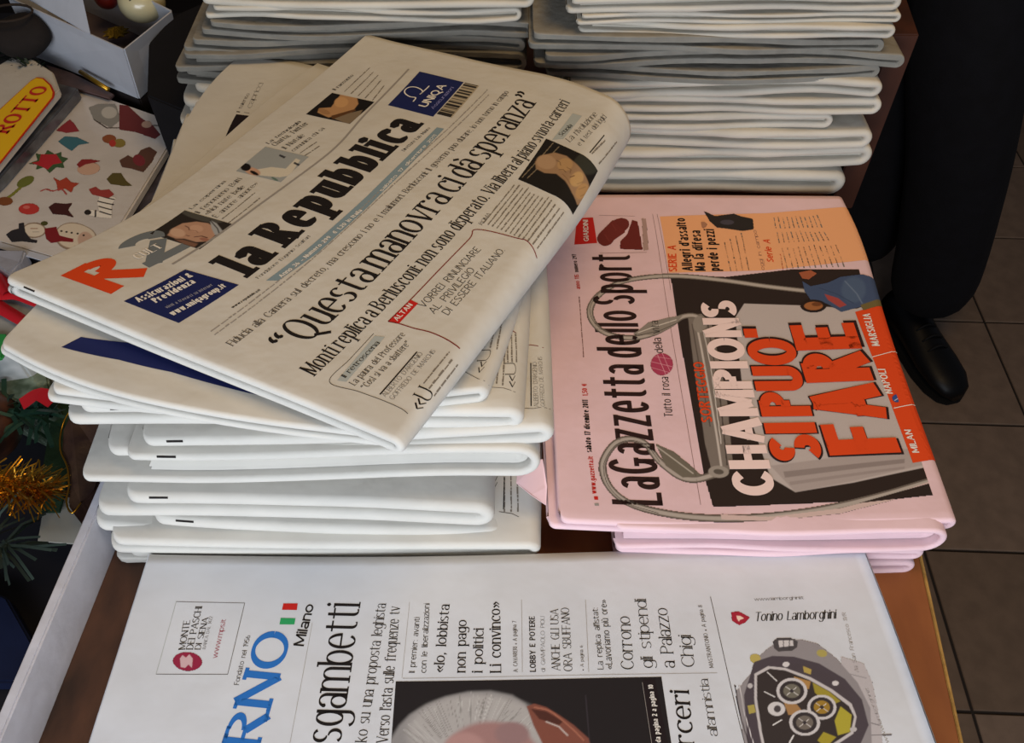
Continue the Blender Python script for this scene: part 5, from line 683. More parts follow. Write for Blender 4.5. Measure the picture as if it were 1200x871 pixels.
PRINT_giorno = [
  ["L","advertisement","inkg",[[24.4,251.2],[64.5,250.9]],0.3,1],
  ["L","advertisement","inkg",[[64.5,250.9],[63.5,203.8]],0.3,1],
  ["L","advertisement","inkg",[[63.5,203.8],[24.4,203.3]],0.3,1],
  ["L","advertisement","lgrey",[[24.4,203.3],[24.4,251.2]],0.3,1],
  ["T","advertisement","MONTE","bserif","ink",[36.8,219.2],[35.4,238.7],3.8,{}],
  ["T","advertisement","DEI PASCHI","bserif","ink",[41.1,219.3],[40.3,248.1],3.9,{}],
  ["T","advertisement","DI SIENA","bserif","ink",[45.3,219.3],[45.5,240.6],3.4,{}],
  ["T","advertisement","BANCA DAL 1472","serif","inkg",[48.1,219.7],[47.8,241.4],1.9,{}],
  ["T","advertisement","www.mps.it","sans","wine",[55.7,213.9],[55.8,239.6],2.9,{}],
  ["I","advertisement",[29.4,204.8,50.2,218.5],0.35,[["mask"],["ell",[39.8,211.6],[8.0,0.1],[1.8,-5.9],"#8f2440",0.4],["poly",[[35.2,213.4],[36.1,215.6],[38.4,214.0],[39.8,216.2],[42.3,213.5],[43.1,207.6],[40.8,209.7],[39.4,207.5],[36.9,208.0]],"#c9a9ac",0.6]],None,1],
  ["T","masthead","Fondato nel 1956","sans","ink",[70.8,197.3],[71.7,228.9],2.8,{}],
  ["T","masthead","IL GIORNO","slab","blue",[78.0,63.0],[95.2,230.9],20.1,{"space":0.3}],
  ["P","flag","red",[[87.0,250.9],[95.4,251.0],[95.5,246.4],[86.9,246.5]],1],
  ["P","flag","green",[[87.0,240.9],[95.5,240.7],[95.4,236.5],[86.9,236.5]],1],
  ["T","masthead","Milano","bsans","ink",[102.6,222.0],[105.2,250.2],5.9,{}],
  ["T","headline","sgambetti","serif","ink",[129.5,163.5],[131.9,250.8],19.2,{}],
  ["T","headline","Governo ko su una proposta leghista","serif","ink",[141.2,133.8],[146.8,250.7],6.0,{}],
  ["T","headline","Verso l'asta sulle frequenze tv","serif","ink",[153.7,163.4],[155.0,248.9],6.1,{}],
  ["T","article_text","Il premier: avanti","sans","ink",[165.4,204.9],[166.7,241.1],3.3,{}],
  ["T","article_text","con le liberalizzazioni","sans","ink",[171.7,204.8],[172.0,250.7],3.4,{}],
  ["T","headline","«Io, lobbista","bserif","ink",[181.2,204.7],[183.6,249.6],5.8,{}],
  ["T","headline","non pago","bserif","ink",[193.1,204.7],[193.5,238.9],5.7,{}],
  ["T","headline","i politici","bserif","ink",[202.4,204.5],[203.2,232.9],5.7,{}],
  ["T","headline","Li convinco»","bserif","ink",[212.6,204.3],[212.8,251.3],6.2,{}],
  ["T","article_text","A. CAVARERI # A pagina 7","sans","inkg",[221.6,204.4],[221.8,237.6],2.4,{}],
  ["T","article_text","LOBBY E POTERE","bsans","ink",[231.5,204.3],[232.4,240.4],3.3,{}],
  ["T","article_text","di GIAMPAOLO PIOLI","light","ink",[236.6,204.1],[238.0,240.2],2.4,{}],
  ["T","headline","ANCHE GLI USA","serif","ink",[244.9,204.7],[246.2,245.0],4.8,{}],
  ["T","headline","ORA SBUFFANO","serif","ink",[251.5,204.2],[252.5,245.7],4.8,{}],
  ["T","article_text","# A pagina 6","sans","inkg",[257.8,204.4],[258.4,220.4],1.9,{}],
  ["T","article_text","La replica all'Istat:","sans","ink",[268.6,204.9],[269.1,245.2],3.4,{}],
  ["T","article_text","«Lavoriamo più ore»","sans","ink",[273.5,204.8],[274.6,250.7],3.8,{}],
  ["T","headline","Corrono","serif","ink",[285.2,204.5],[286.8,238.8],7.1,{}],
  ["T","headline","gli stipendi","serif","ink",[296.0,205.0],[297.7,250.3],6.7,{}],
  ["T","headline","a Palazzo","serif","ink",[307.9,205.0],[309.1,243.8],7.2,{}],
  ["T","headline","Chigi","serif","ink",[318.7,205.3],[319.6,225.4],7.1,{}],
  ["T","article_text","MASTRANTONIO # A pagina 8","sans","inkg",[328.9,204.6],[329.4,245.2],2.4,{}],
  ["L","rule_line","inkg",[[335.4,250.9],[335.9,203.4],[337.2,160.5],[339.3,133.5]],0.35,1],
  ["L","rule_line","grey2",[[159.0,201.5],[241.6,201.8],[330.3,201.4]],0.25,1],
  ["L","rule_line","grey2",[[225.3,252.2],[224.1,204.4]],0.25,1],
  ["L","rule_line","grey2",[[262.5,251.0],[260.3,203.5]],0.25,1],
  ["L","rule_line","grey2",[[160.3,251.8],[158.6,201.8]],0.2,1],
  ["L","rule_line","grey2",[[105.5,237.9],[103.3,163.4]],0.2,1],
  ["T","headline","carceri","bserif","ink",[310.3,143.8],[313.2,190.9],10.1,{}],
  ["T","headline","e all'amnistia","serif","ink",[324.3,156.0],[324.5,197.8],4.9,{}],
  ["I","photograph",[155.4,121.1,299.5,199.7],0.6,[["poly",[[153.9,163.4],[159.0,173.6],[164.0,179.6],[172.7,185.5],[182.6,190.0],[194.4,192.9],[206.8,193.2],[218.2,190.4],[224.9,185.2],[226.1,181.6],[231.4,178.5],[242.3,173.3],[249.5,166.4],[254.6,157.7],[256.7,104.9],[157.8,105.9]],"#8a8888",5],["ell",[200.0,169.2],[36.3,-0.6],[0.1,-21.8],"#a8a5a3",12],["line",[[178.2,168.9],[172.7,177.2]],0.5,"#85827f",0.5],["line",[[200.3,171.3],[202.9,183.3]],0.5,"#85827f",0.5],["line",[[181.5,167.0],[170.1,183.7]],0.5,"#85827f",0.5],["line",[[195.4,177.4],[196.1,187.9]],0.5,"#959391",0.5],["line",[[181.1,165.2],[168.6,181.2]],0.5,"#85827f",0.5],["line",[[208.6,176.5],[211.7,180.8]],0.5,"#adacaa",0.5],["line",[[184.7,166.6],[174.1,185.3]],0.5,"#85827f",0.5],["line",[[199.0,182.1],[200.7,187.6]],0.5,"#85827f",0.5],["line",[[185.1,177.9],[183.6,185.6]],0.5,"#959391",0.5],["line",[[212.4,165.9],[221.1,174.7]],0.5,"#959391",0.5],["line",[[178.1,171.0],[171.4,181.8]],0.5,"#bdbcba",0.5],["line",[[186.7,179.0],[185.3,187.8]],0.5,"#85827f",0.5],["line",[[198.2,181.9],[200.0,190.8]],0.5,"#adacaa",0.5],["line",[[217.5,175.4],[223.0,180.4]],0.5,"#959391",0.5],["line",[[204.8,173.5],[210.0,187.0]],0.5,"#adacaa",0.5],["line",[[205.3,171.9],[212.3,189.4]],0.5,"#bdbcba",0.5],["line",[[183.8,166.4],[172.9,184.2]],0.5,"#85827f",0.5],["line",[[170.4,162.0],[165.1,166.6]],0.5,"#959391",0.5],["line",[[172.8,155.8],[163.0,160.9]],0.5,"#adacaa",0.5],["line",[[171.2,158.1],[166.8,161.5]],0.5,"#bdbcba",0.5],["line",[[195.7,182.1],[196.9,186.6]],0.5,"#959391",0.5],["line",[[218.5,162.3],[226.6,166.4]],0.5,"#adacaa",0.5],["line",[[222.4,170.0],[226.0,171.2]],0.5,"#bdbcba",0.5],["line",[[179.6,161.0],[164.4,174.8]],0.5,"#bdbcba",0.5],["line",[[186.6,169.5],[179.0,188.3]],0.5,"#85827f",0.5],["line",[[190.4,176.1],[188.6,189.5]],0.5,"#adacaa",0.5],["line",[[200.9,182.2],[203.1,188.5]],0.5,"#85827f",0.5],["line",[[201.7,179.2],[205.0,192.8]],0.5,"#85827f",0.5],["line",[[219.7,164.9],[229.4,170.6]],0.5,"#adacaa",0.5],["line",[[213.2,178.5],[216.2,181.1]],0.5,"#85827f",0.5],["line",[[200.3,178.3],[202.1,183.9]],0.5,"#bdbcba",0.5],["line",[[190.2,178.2],[189.7,186.6]],0.5,"#bdbcba",0.5],["line",[[205.8,169.2],[211.4,180.9]],0.5,"#adacaa",0.5],["line",[[216.8,163.6],[228.0,171.2]],0.5,"#bdbcba",0.5],["line",[[178.9,163.1],[166.4,175.8]],0.5,"#bdbcba",0.5],["line",[[182.3,170.0],[174.5,184.4]],0.5,"#adacaa",0.5],["line",[[220.9,166.4],[225.9,168.6]],0.5,"#959391",0.5],["line",[[202.1,173.5],[205.7,186.0]],0.5,"#85827f",0.5],["line",[[201.6,171.5],[205.8,189.0]],0.5,"#bdbcba",0.5],["line",[[203.2,172.7],[208.6,190.5]],0.5,"#959391",0.5],["line",[[170.7,161.1],[166.4,165.0]],0.5,"#85827f",0.5],["line",[[177.9,172.7],[176.8,176.3]],0.5,"#959391",0.5],["line",[[180.0,175.3],[176.7,183.4]],0.5,"#bdbcba",0.5],["line",[[181.5,176.2],[181.0,180.1]],0.5,"#bdbcba",0.5],["line",[[198.5,175.9],[200.3,189.0]],0.5,"#bdbcba",0.5],["line",[[190.3,177.6],[189.7,185.9]],0.5,"#85827f",0.5],["line",[[173.1,156.7],[165.3,161.4]],0.5,"#85827f",0.5],["line",[[221.4,169.6],[230.9,176.2]],0.5,"#85827f",0.5],["line",[[196.3,182.9],[197.6,191.3]],0.5,"#adacaa",0.5],["line",[[209.6,178.3],[214.4,186.4]],0.5,"#bdbcba",0.5],["line",[[195.3,181.7],[196.1,192.9]],0.5,"#bdbcba",0.5],["line",[[176.7,160.6],[169.4,167.0]],0.5,"#959391",0.5],["line",[[219.2,172.4],[225.1,176.9]],0.5,"#adacaa",0.5],["line",[[192.7,171.6],[190.7,188.4]],0.5,"#959391",0.5],["line",[[203.2,176.5],[206.6,186.7]],0.5,"#adacaa",0.5],["line",[[185.0,170.1],[177.4,187.4]],0.5,"#85827f",0.5],["line",[[209.4,167.8],[217.3,179.2]],0.5,"#adacaa",0.5],["line",[[194.7,180.7],[195.6,185.4]],0.5,"#bdbcba",0.5],["line",[[219.7,170.2],[228.4,176.8]],0.5,"#adacaa",0.5],["line",[[191.9,177.2],[191.4,187.4]],0.5,"#bdbcba",0.5],["line",[[178.1,170.1],[172.4,179.0]],0.5,"#adacaa",0.5],["line",[[190.4,179.5],[191.0,183.0]],0.5,"#adacaa",0.5],["line",[[207.6,168.6],[214.0,179.3]],0.5,"#85827f",0.5],["line",[[222.6,167.5],[225.7,168.1]],0.5,"#85827f",0.5],["line",[[183.4,169.9],[178.0,181.4]],0.5,"#85827f",0.5],["line",[[198.3,175.1],[199.9,185.6]],0.5,"#bdbcba",0.5],["line",[[190.0,170.9],[187.7,182.2]],0.5,"#85827f",0.5],["line",[[211.3,173.6],[215.3,178.4]],0.5,"#85827f",0.5],["line",[[199.7,180.3],[201.6,187.4]],0.5,"#adacaa",0.5],["line",[[200.6,175.8],[203.1,187.1]],0.5,"#85827f",0.5],["line",[[208.2,172.0],[216.9,188.5]],0.5,"#85827f",0.5],["line",[[191.2,172.9],[188.8,188.4]],0.5,"#adacaa",0.5],["line",[[209.9,169.7],[216.3,178.8]],0.5,"#adacaa",0.5],["line",[[216.9,165.8],[229.8,176.1]],0.5,"#bdbcba",0.5],["line",[[172.4,163.5],[162.1,172.3]],0.5,"#85827f",0.5],["line",[[204.0,178.9],[207.4,188.1]],0.5,"#adacaa",0.5],["line",[[213.1,174.6],[218.7,181.4]],0.5,"#959391",0.5],["line",[[207.6,168.6],[214.1,179.7]],0.5,"#adacaa",0.5],["line",[[202.7,174.7],[207.2,191.0]],0.5,"#bdbcba",0.5],["line",[[211.0,167.4],[223.0,182.7]],0.5,"#85827f",0.5],["line",[[216.1,176.0],[221.0,180.9]],0.5,"#adacaa",0.5],["line",[[169.5,158.2],[162.5,162.6]],0.5,"#959391",0.5],["line",[[171.4,162.9],[161.4,170.9]],0.5,"#adacaa",0.5],["line",[[195.7,181.5],[196.9,185.6]],0.5,"#adacaa",0.5],["line",[[181.3,165.8],[173.8,176.5]],0.5,"#85827f",0.5],["line",[[178.4,170.1],[170.0,182.8]],0.5,"#85827f",0.5],["line",[[218.0,164.4],[226.4,169.6]],0.5,"#85827f",0.5],["line",[[216.6,175.8],[220.6,179.1]],0.5,"#85827f",0.5],["line",[[176.3,163.6],[164.3,174.9]],0.5,"#959391",0.5],["line",[[171.1,162.2],[161.1,169.8]],0.5,"#85827f",0.5],["line",[[198.4,181.3],[199.9,185.0]],0.5,"#959391",0.5],["line",[[174.9,163.8],[163.4,174.4]],0.5,"#bdbcba",0.5],["line",[[204.5,180.4],[207.8,188.4]],0.5,"#bdbcba",0.5],["line",[[214.4,167.4],[222.6,175.1]],0.5,"#85827f",0.5],["line",[[176.4,167.2],[171.5,173.8]],0.5,"#85827f",0.5],["line",[[208.1,169.7],[218.3,188.1]],0.5,"#85827f",0.5],["line",[[204.6,172.0],[210.4,187.3]],0.5,"#adacaa",0.5],["line",[[191.1,178.9],[190.0,192.2]],0.5,"#85827f",0.5],["line",[[212.3,177.5],[214.5,178.9]],0.5,"#959391",0.5],["line",[[217.0,170.4],[226.1,178.8]],0.5,"#adacaa",0.5],["line",[[221.9,168.4],[226.1,170.2]],0.5,"#959391",0.5],["line",[[208.1,169.6],[216.7,184.6]],0.5,"#adacaa",0.5],["line",[[214.4,166.5],[227.2,178.8]],0.5,"#bdbcba",0.5],["line",[[180.0,162.6],[166.4,176.6]],0.5,"#adacaa",0.5],["line",[[170.2,162.5],[166.2,166.4]],0.5,"#bdbcba",0.5],["line",[[189.2,178.6],[188.6,186.1]],0.5,"#adacaa",0.5],["line",[[183.6,171.9],[178.7,183.6]],0.5,"#959391",0.5],["line",[[202.4,179.4],[205.2,187.9]],0.5,"#959391",0.5],["line",[[196.0,172.1],[196.4,186.6]],0.5,"#85827f",0.5],["line",[[170.2,164.1],[161.9,171.3]],0.5,"#adacaa",0.5],["ell",[206.5,149.1],[26.7,-0.4],[-0.2,-25.9],"#9b7774",8],["ell",[193.5,158.7],[10.9,-0.2],[0.1,-10.3],"#ab8682",7],["ell",[217.7,167.9],[8.9,-0.2],[-0.1,-6.7],"#8f7272",6],["poly",[[225.7,183.6],[229.9,185.1],[236.1,182.9],[242.6,178.2],[249.9,172.2],[257.3,164.3],[260.4,148.3],[238.8,148.6],[228.9,172.6]],"#7c4a3d",1.5],["poly",[[227.9,182.1],[236.0,180.4],[244.6,174.3],[242.3,172.3],[232.2,176.0]],"#4d2b24",1.5],["line",[[229.8,183.0],[238.2,180.3],[248.0,171.2],[254.6,163.4]],1.2,"#a56a55",0.8],["line",[[235.7,174.4],[242.2,171.4],[246.4,166.4]],1.2,"#c0b4ae",1],["line",[[187.2,147.1],[193.6,149.3],[199.2,146.5]],2.2,"#8a8684",1.2],["line",[[210.8,147.7],[217.3,150.4],[224.2,148.0]],2.2,"#8a8684",1.2],["ell",[193.7,143.3],[3.8,-0.0],[0.0,-1.4],"#4a3432",2],["ell",[217.6,144.4],[3.9,-0.1],[-0.0,-1.4],"#4a3432",2],["line",[[205.2,146.9],[204.4,137.8],[201.8,132.0],[207.7,130.6]],2.0,"#7c5450",2],["line",[[198.1,124.2],[206.4,125.4],[215.1,124.0]],2.4,"#6e3c3a",1.5],["line",[[257.4,189.5],[257.6,161.9],[257.1,134.7]],0.4,"#39343a",0.8]],"#201c1e",1],
  ["P","caption_bar","brownblk",[[289.1,198.1],[295.8,198.2],[299.5,121.1],[288.7,121.2]],2],
  ["L","caption_bar","grey2",[[288.7,196.5],[290.0,127.7]],0.25,3],
  ["T","caption_bar","Carioti e servizi # da pagina 2 a pagina 10","bsans","paper",[294.2,134.2],[294.2,194.9],2.7,{"lift":4}],
  ["T","advertisement","www.lamborghini.it","sans","inkg",[360.5,247.5],[389.5,248.0],2.0,{}],
  ["T","advertisement","Tonino Lamborghini","script","ink",[357.5,233.7],[404.3,234.5],6.0,{"slant":0.35}],
  ["I","advertisement",[342.6,230.7,356.9,241.2],0.35,[["mask"],["poly",[[345.4,240.0],[349.9,240.5],[355.4,236.3],[351.8,233.0],[348.1,231.4],[344.7,234.3]],"#a02436",0.4],["poly",[[347.9,237.7],[349.8,237.6],[351.9,235.8],[349.2,234.8],[348.5,233.6],[347.9,235.4]],"#e8ccb8",0.4]],None,1],
  ["T","advertisement","Via San Francesco 11/R","sans","grey2",[407.3,199.5],[410.9,238.6],2.3,{}],
  ["T","advertisement","www.lamborghini.it","sans","grey2",[411.5,159.4],[409.6,191.2],1.8,{}],
  ["I","watch_photograph",[325.9,132.8,432.9,224.8],0.45,[["mask"],["poly",[[400.0,210.1],[411.4,205.7],[412.8,194.2],[410.0,169.4],[402.6,132.8],[385.7,133.0],[394.5,164.8]],"#b5b0b2",1],["line",[[401.8,199.5],[410.3,196.8]],0.8,"#8a8688",0.6],["line",[[401.8,171.9],[409.2,169.4]],1,"#777376",0.6],["line",[[401.7,163.8],[414.2,164.1]],1,"#777376",0.6],["poly",[[348.4,200.5],[351.9,208.3],[360.0,215.1],[363.9,217.8],[371.0,221.5],[380.5,221.3],[389.3,218.4],[397.3,209.1],[404.9,194.3],[407.5,179.2],[401.5,155.4],[385.7,133.0],[343.6,133.5],[337.1,160.9],[338.6,190.4]],"#8e898b",1],["poly",[[365.0,220.5],[367.9,222.6],[375.1,222.5],[378.8,220.2],[377.4,216.4],[374.1,214.3],[366.4,213.9],[364.5,216.1]],"#4a4648",0.6],["poly",[[368.0,221.0],[376.1,220.8],[375.8,217.5],[367.5,216.6]],"#c9c5c5",0.6],["line",[[371.0,221.5],[369.7,216.0]],0.7,"#3a3638",0.4],["line",[[374.3,221.4],[372.9,215.4]],0.7,"#3a3638",0.4],["ell",[352.7,209.9],[2.6,-1.1],[-1.5,-2.6],"#b4a45c",0.8],["ell",[390.2,212.4],[2.5,-1.1],[-1.5,-2.1],"#a89c58",0.8],["poly",[[351.8,207.8],[362.5,211.3],[374.1,210.6],[387.1,206.1],[398.6,196.5],[404.4,184.2],[403.8,169.5],[394.1,155.4],[368.9,133.2],[339.3,133.5],[338.8,160.9],[342.2,187.8]],"#4b4349",1],["poly",[[395.0,167.2],[391.4,163.5],[386.9,160.6],[381.8,158.9],[376.4,158.2],[370.9,158.7],[365.6,160.3],[360.6,163.0],[356.2,166.6],[352.7,171.1],[350.2,176.0],[348.9,181.4],[348.8,186.8],[350.0,192.1],[352.5,196.8],[356.1,200.9],[360.7,204.0],[366.0,205.9],[371.8,206.6],[377.7,206.1],[383.4,204.2],[388.5,201.2],[392.9,197.3],[396.3,192.6],[398.6,187.4],[399.6,182.0],[399.2,176.7],[397.7,171.7],[395.0,167.2]],"#4a4247",1],["poly",[[350.3,200.5],[358.7,205.0],[367.8,203.8],[380.4,197.8],[390.1,190.5],[398.3,181.8],[398.9,174.4],[394.5,164.8],[378.9,155.6],[360.4,133.3],[345.7,133.5],[345.9,165.6],[347.2,185.2]],"#c0bbbb",0.8],["poly",[[351.5,199.4],[359.3,203.4],[367.5,202.2],[379.1,196.3],[388.8,189.0],[396.5,180.4],[397.6,174.4],[393.4,165.8],[378.3,157.0],[360.1,135.5],[347.4,135.6],[347.4,166.5],[348.6,185.1]],"#37302f",0.8],["poly",[[371.3,198.5],[379.8,195.3],[377.7,190.7],[372.5,191.8]],"#a8804a",1],["poly",[[380.6,194.7],[388.3,189.0],[392.8,183.4],[386.1,180.5],[380.4,188.6]],"#9a8c34",1],["poly",[[392.0,180.4],[396.5,175.4],[393.0,165.8],[386.3,164.0],[386.7,172.2]],"#aba038",1],["poly",[[379.3,166.0],[385.2,163.1],[378.5,157.5],[375.0,161.3]],"#a09232",1],["poly",[[362.4,183.9],[369.2,181.8],[372.3,175.8],[363.3,175.9]],"#a07a4e",1],["line",[[357.5,201.4],[361.4,196.1]],1.0,"#d8d6d4",0.4],["line",[[353.6,189.6],[358.4,186.5]],1.0,"#d8d6d4",0.4],["line",[[354.0,170.3],[359.1,173.1]],1.0,"#d8d6d4",0.4],["line",[[360.2,160.1],[363.4,164.3]],1.2,"#d8d6d4",0.4],["ell",[357.8,179.5],[4.3,-1.1],[-1.8,-3.9],"#cbc8c8",0.8],["ell",[358.3,179.5],[1.7,-0.5],[-0.9,-2.0],"#4a4446",0.8],["ell",[368.3,189.8],[8.0,-1.1],[-2.7,-7.7],"#c6c2c2",0.5],["ell",[368.3,189.8],[6.5,-0.6],[-1.9,-6.1],"#383233",0.5],["ell",[368.3,189.8],[4.4,-0.6],[-1.4,-4.1],"#6e6a5e",0.8],["line",[[365.7,192.4],[371.0,187.3]],0.6,"#d8d4d0",0.4],["line",[[365.0,187.4],[371.1,191.8]],0.5,"#e0dcd6",0.4],["ell",[368.3,189.8],[1.1,-0.0],[-0.2,-1.0],"#3a3436",0.4],["ell",[382.0,180.1],[7.4,-1.1],[-2.7,-7.1],"#c6c2c2",0.5],["ell",[382.0,180.1],[6.0,-0.6],[-1.9,-5.7],"#383233",0.5],["ell",[382.0,180.1],[4.1,-0.6],[-1.4,-3.8],"#9a7a30",0.8],["line",[[379.4,182.6],[384.5,177.6]],0.6,"#d8d4d0",0.4],["line",[[378.6,177.7],[384.7,182.0]],0.5,"#e0dcd6",0.4],["ell",[382.0,180.1],[1.1,-0.0],[-0.2,-1.0],"#3a3436",0.4],["ell",[370.8,171.4],[7.8,-1.1],[-2.6,-7.3],"#c6c2c2",0.5],["ell",[370.8,171.4],[6.3,-0.6],[-1.8,-5.9],"#383233",0.5],["ell",[370.8,171.4],[4.3,-0.5],[-1.4,-3.9],"#6e665e",0.8],["line",[[368.3,173.9],[373.4,169.0]],0.6,"#d8d4d0",0.4],["line",[[367.6,169.1],[373.5,173.3]],0.5,"#e0dcd6",0.4],["ell",[370.8,171.4],[1.1,-0.0],[-0.2,-1.0],"#3a3436",0.4],["ell",[368.8,205.9],[1.9,-0.0],[-0.4,-1.6],"#d0cccc",0.5],["ell",[392.8,194.0],[1.8,-0.0],[-0.4,-1.5],"#d0cccc",0.5],["ell",[346.6,193.3],[1.4,-0.0],[-0.3,-1.5],"#b8b4b4",0.5],["ell",[395.2,167.2],[1.8,-0.0],[-0.4,-1.4],"#b8b4b4",0.5],["poly",[[342.9,181.7],[346.6,182.2],[346.6,177.7],[342.8,176.8]],"#a89a50",0.6],["poly",[[377.9,204.7],[382.0,202.5],[380.8,199.4],[377.4,201.0]],"#b09a50",0.6],["line",[[338.4,194.0],[338.0,175.4],[339.6,156.2]],0.8,"#3c3638",0.5],["line",[[340.7,193.9],[340.5,176.3],[341.8,158.5]],0.6,"#e0dcdc",0.4]],None,1],
]
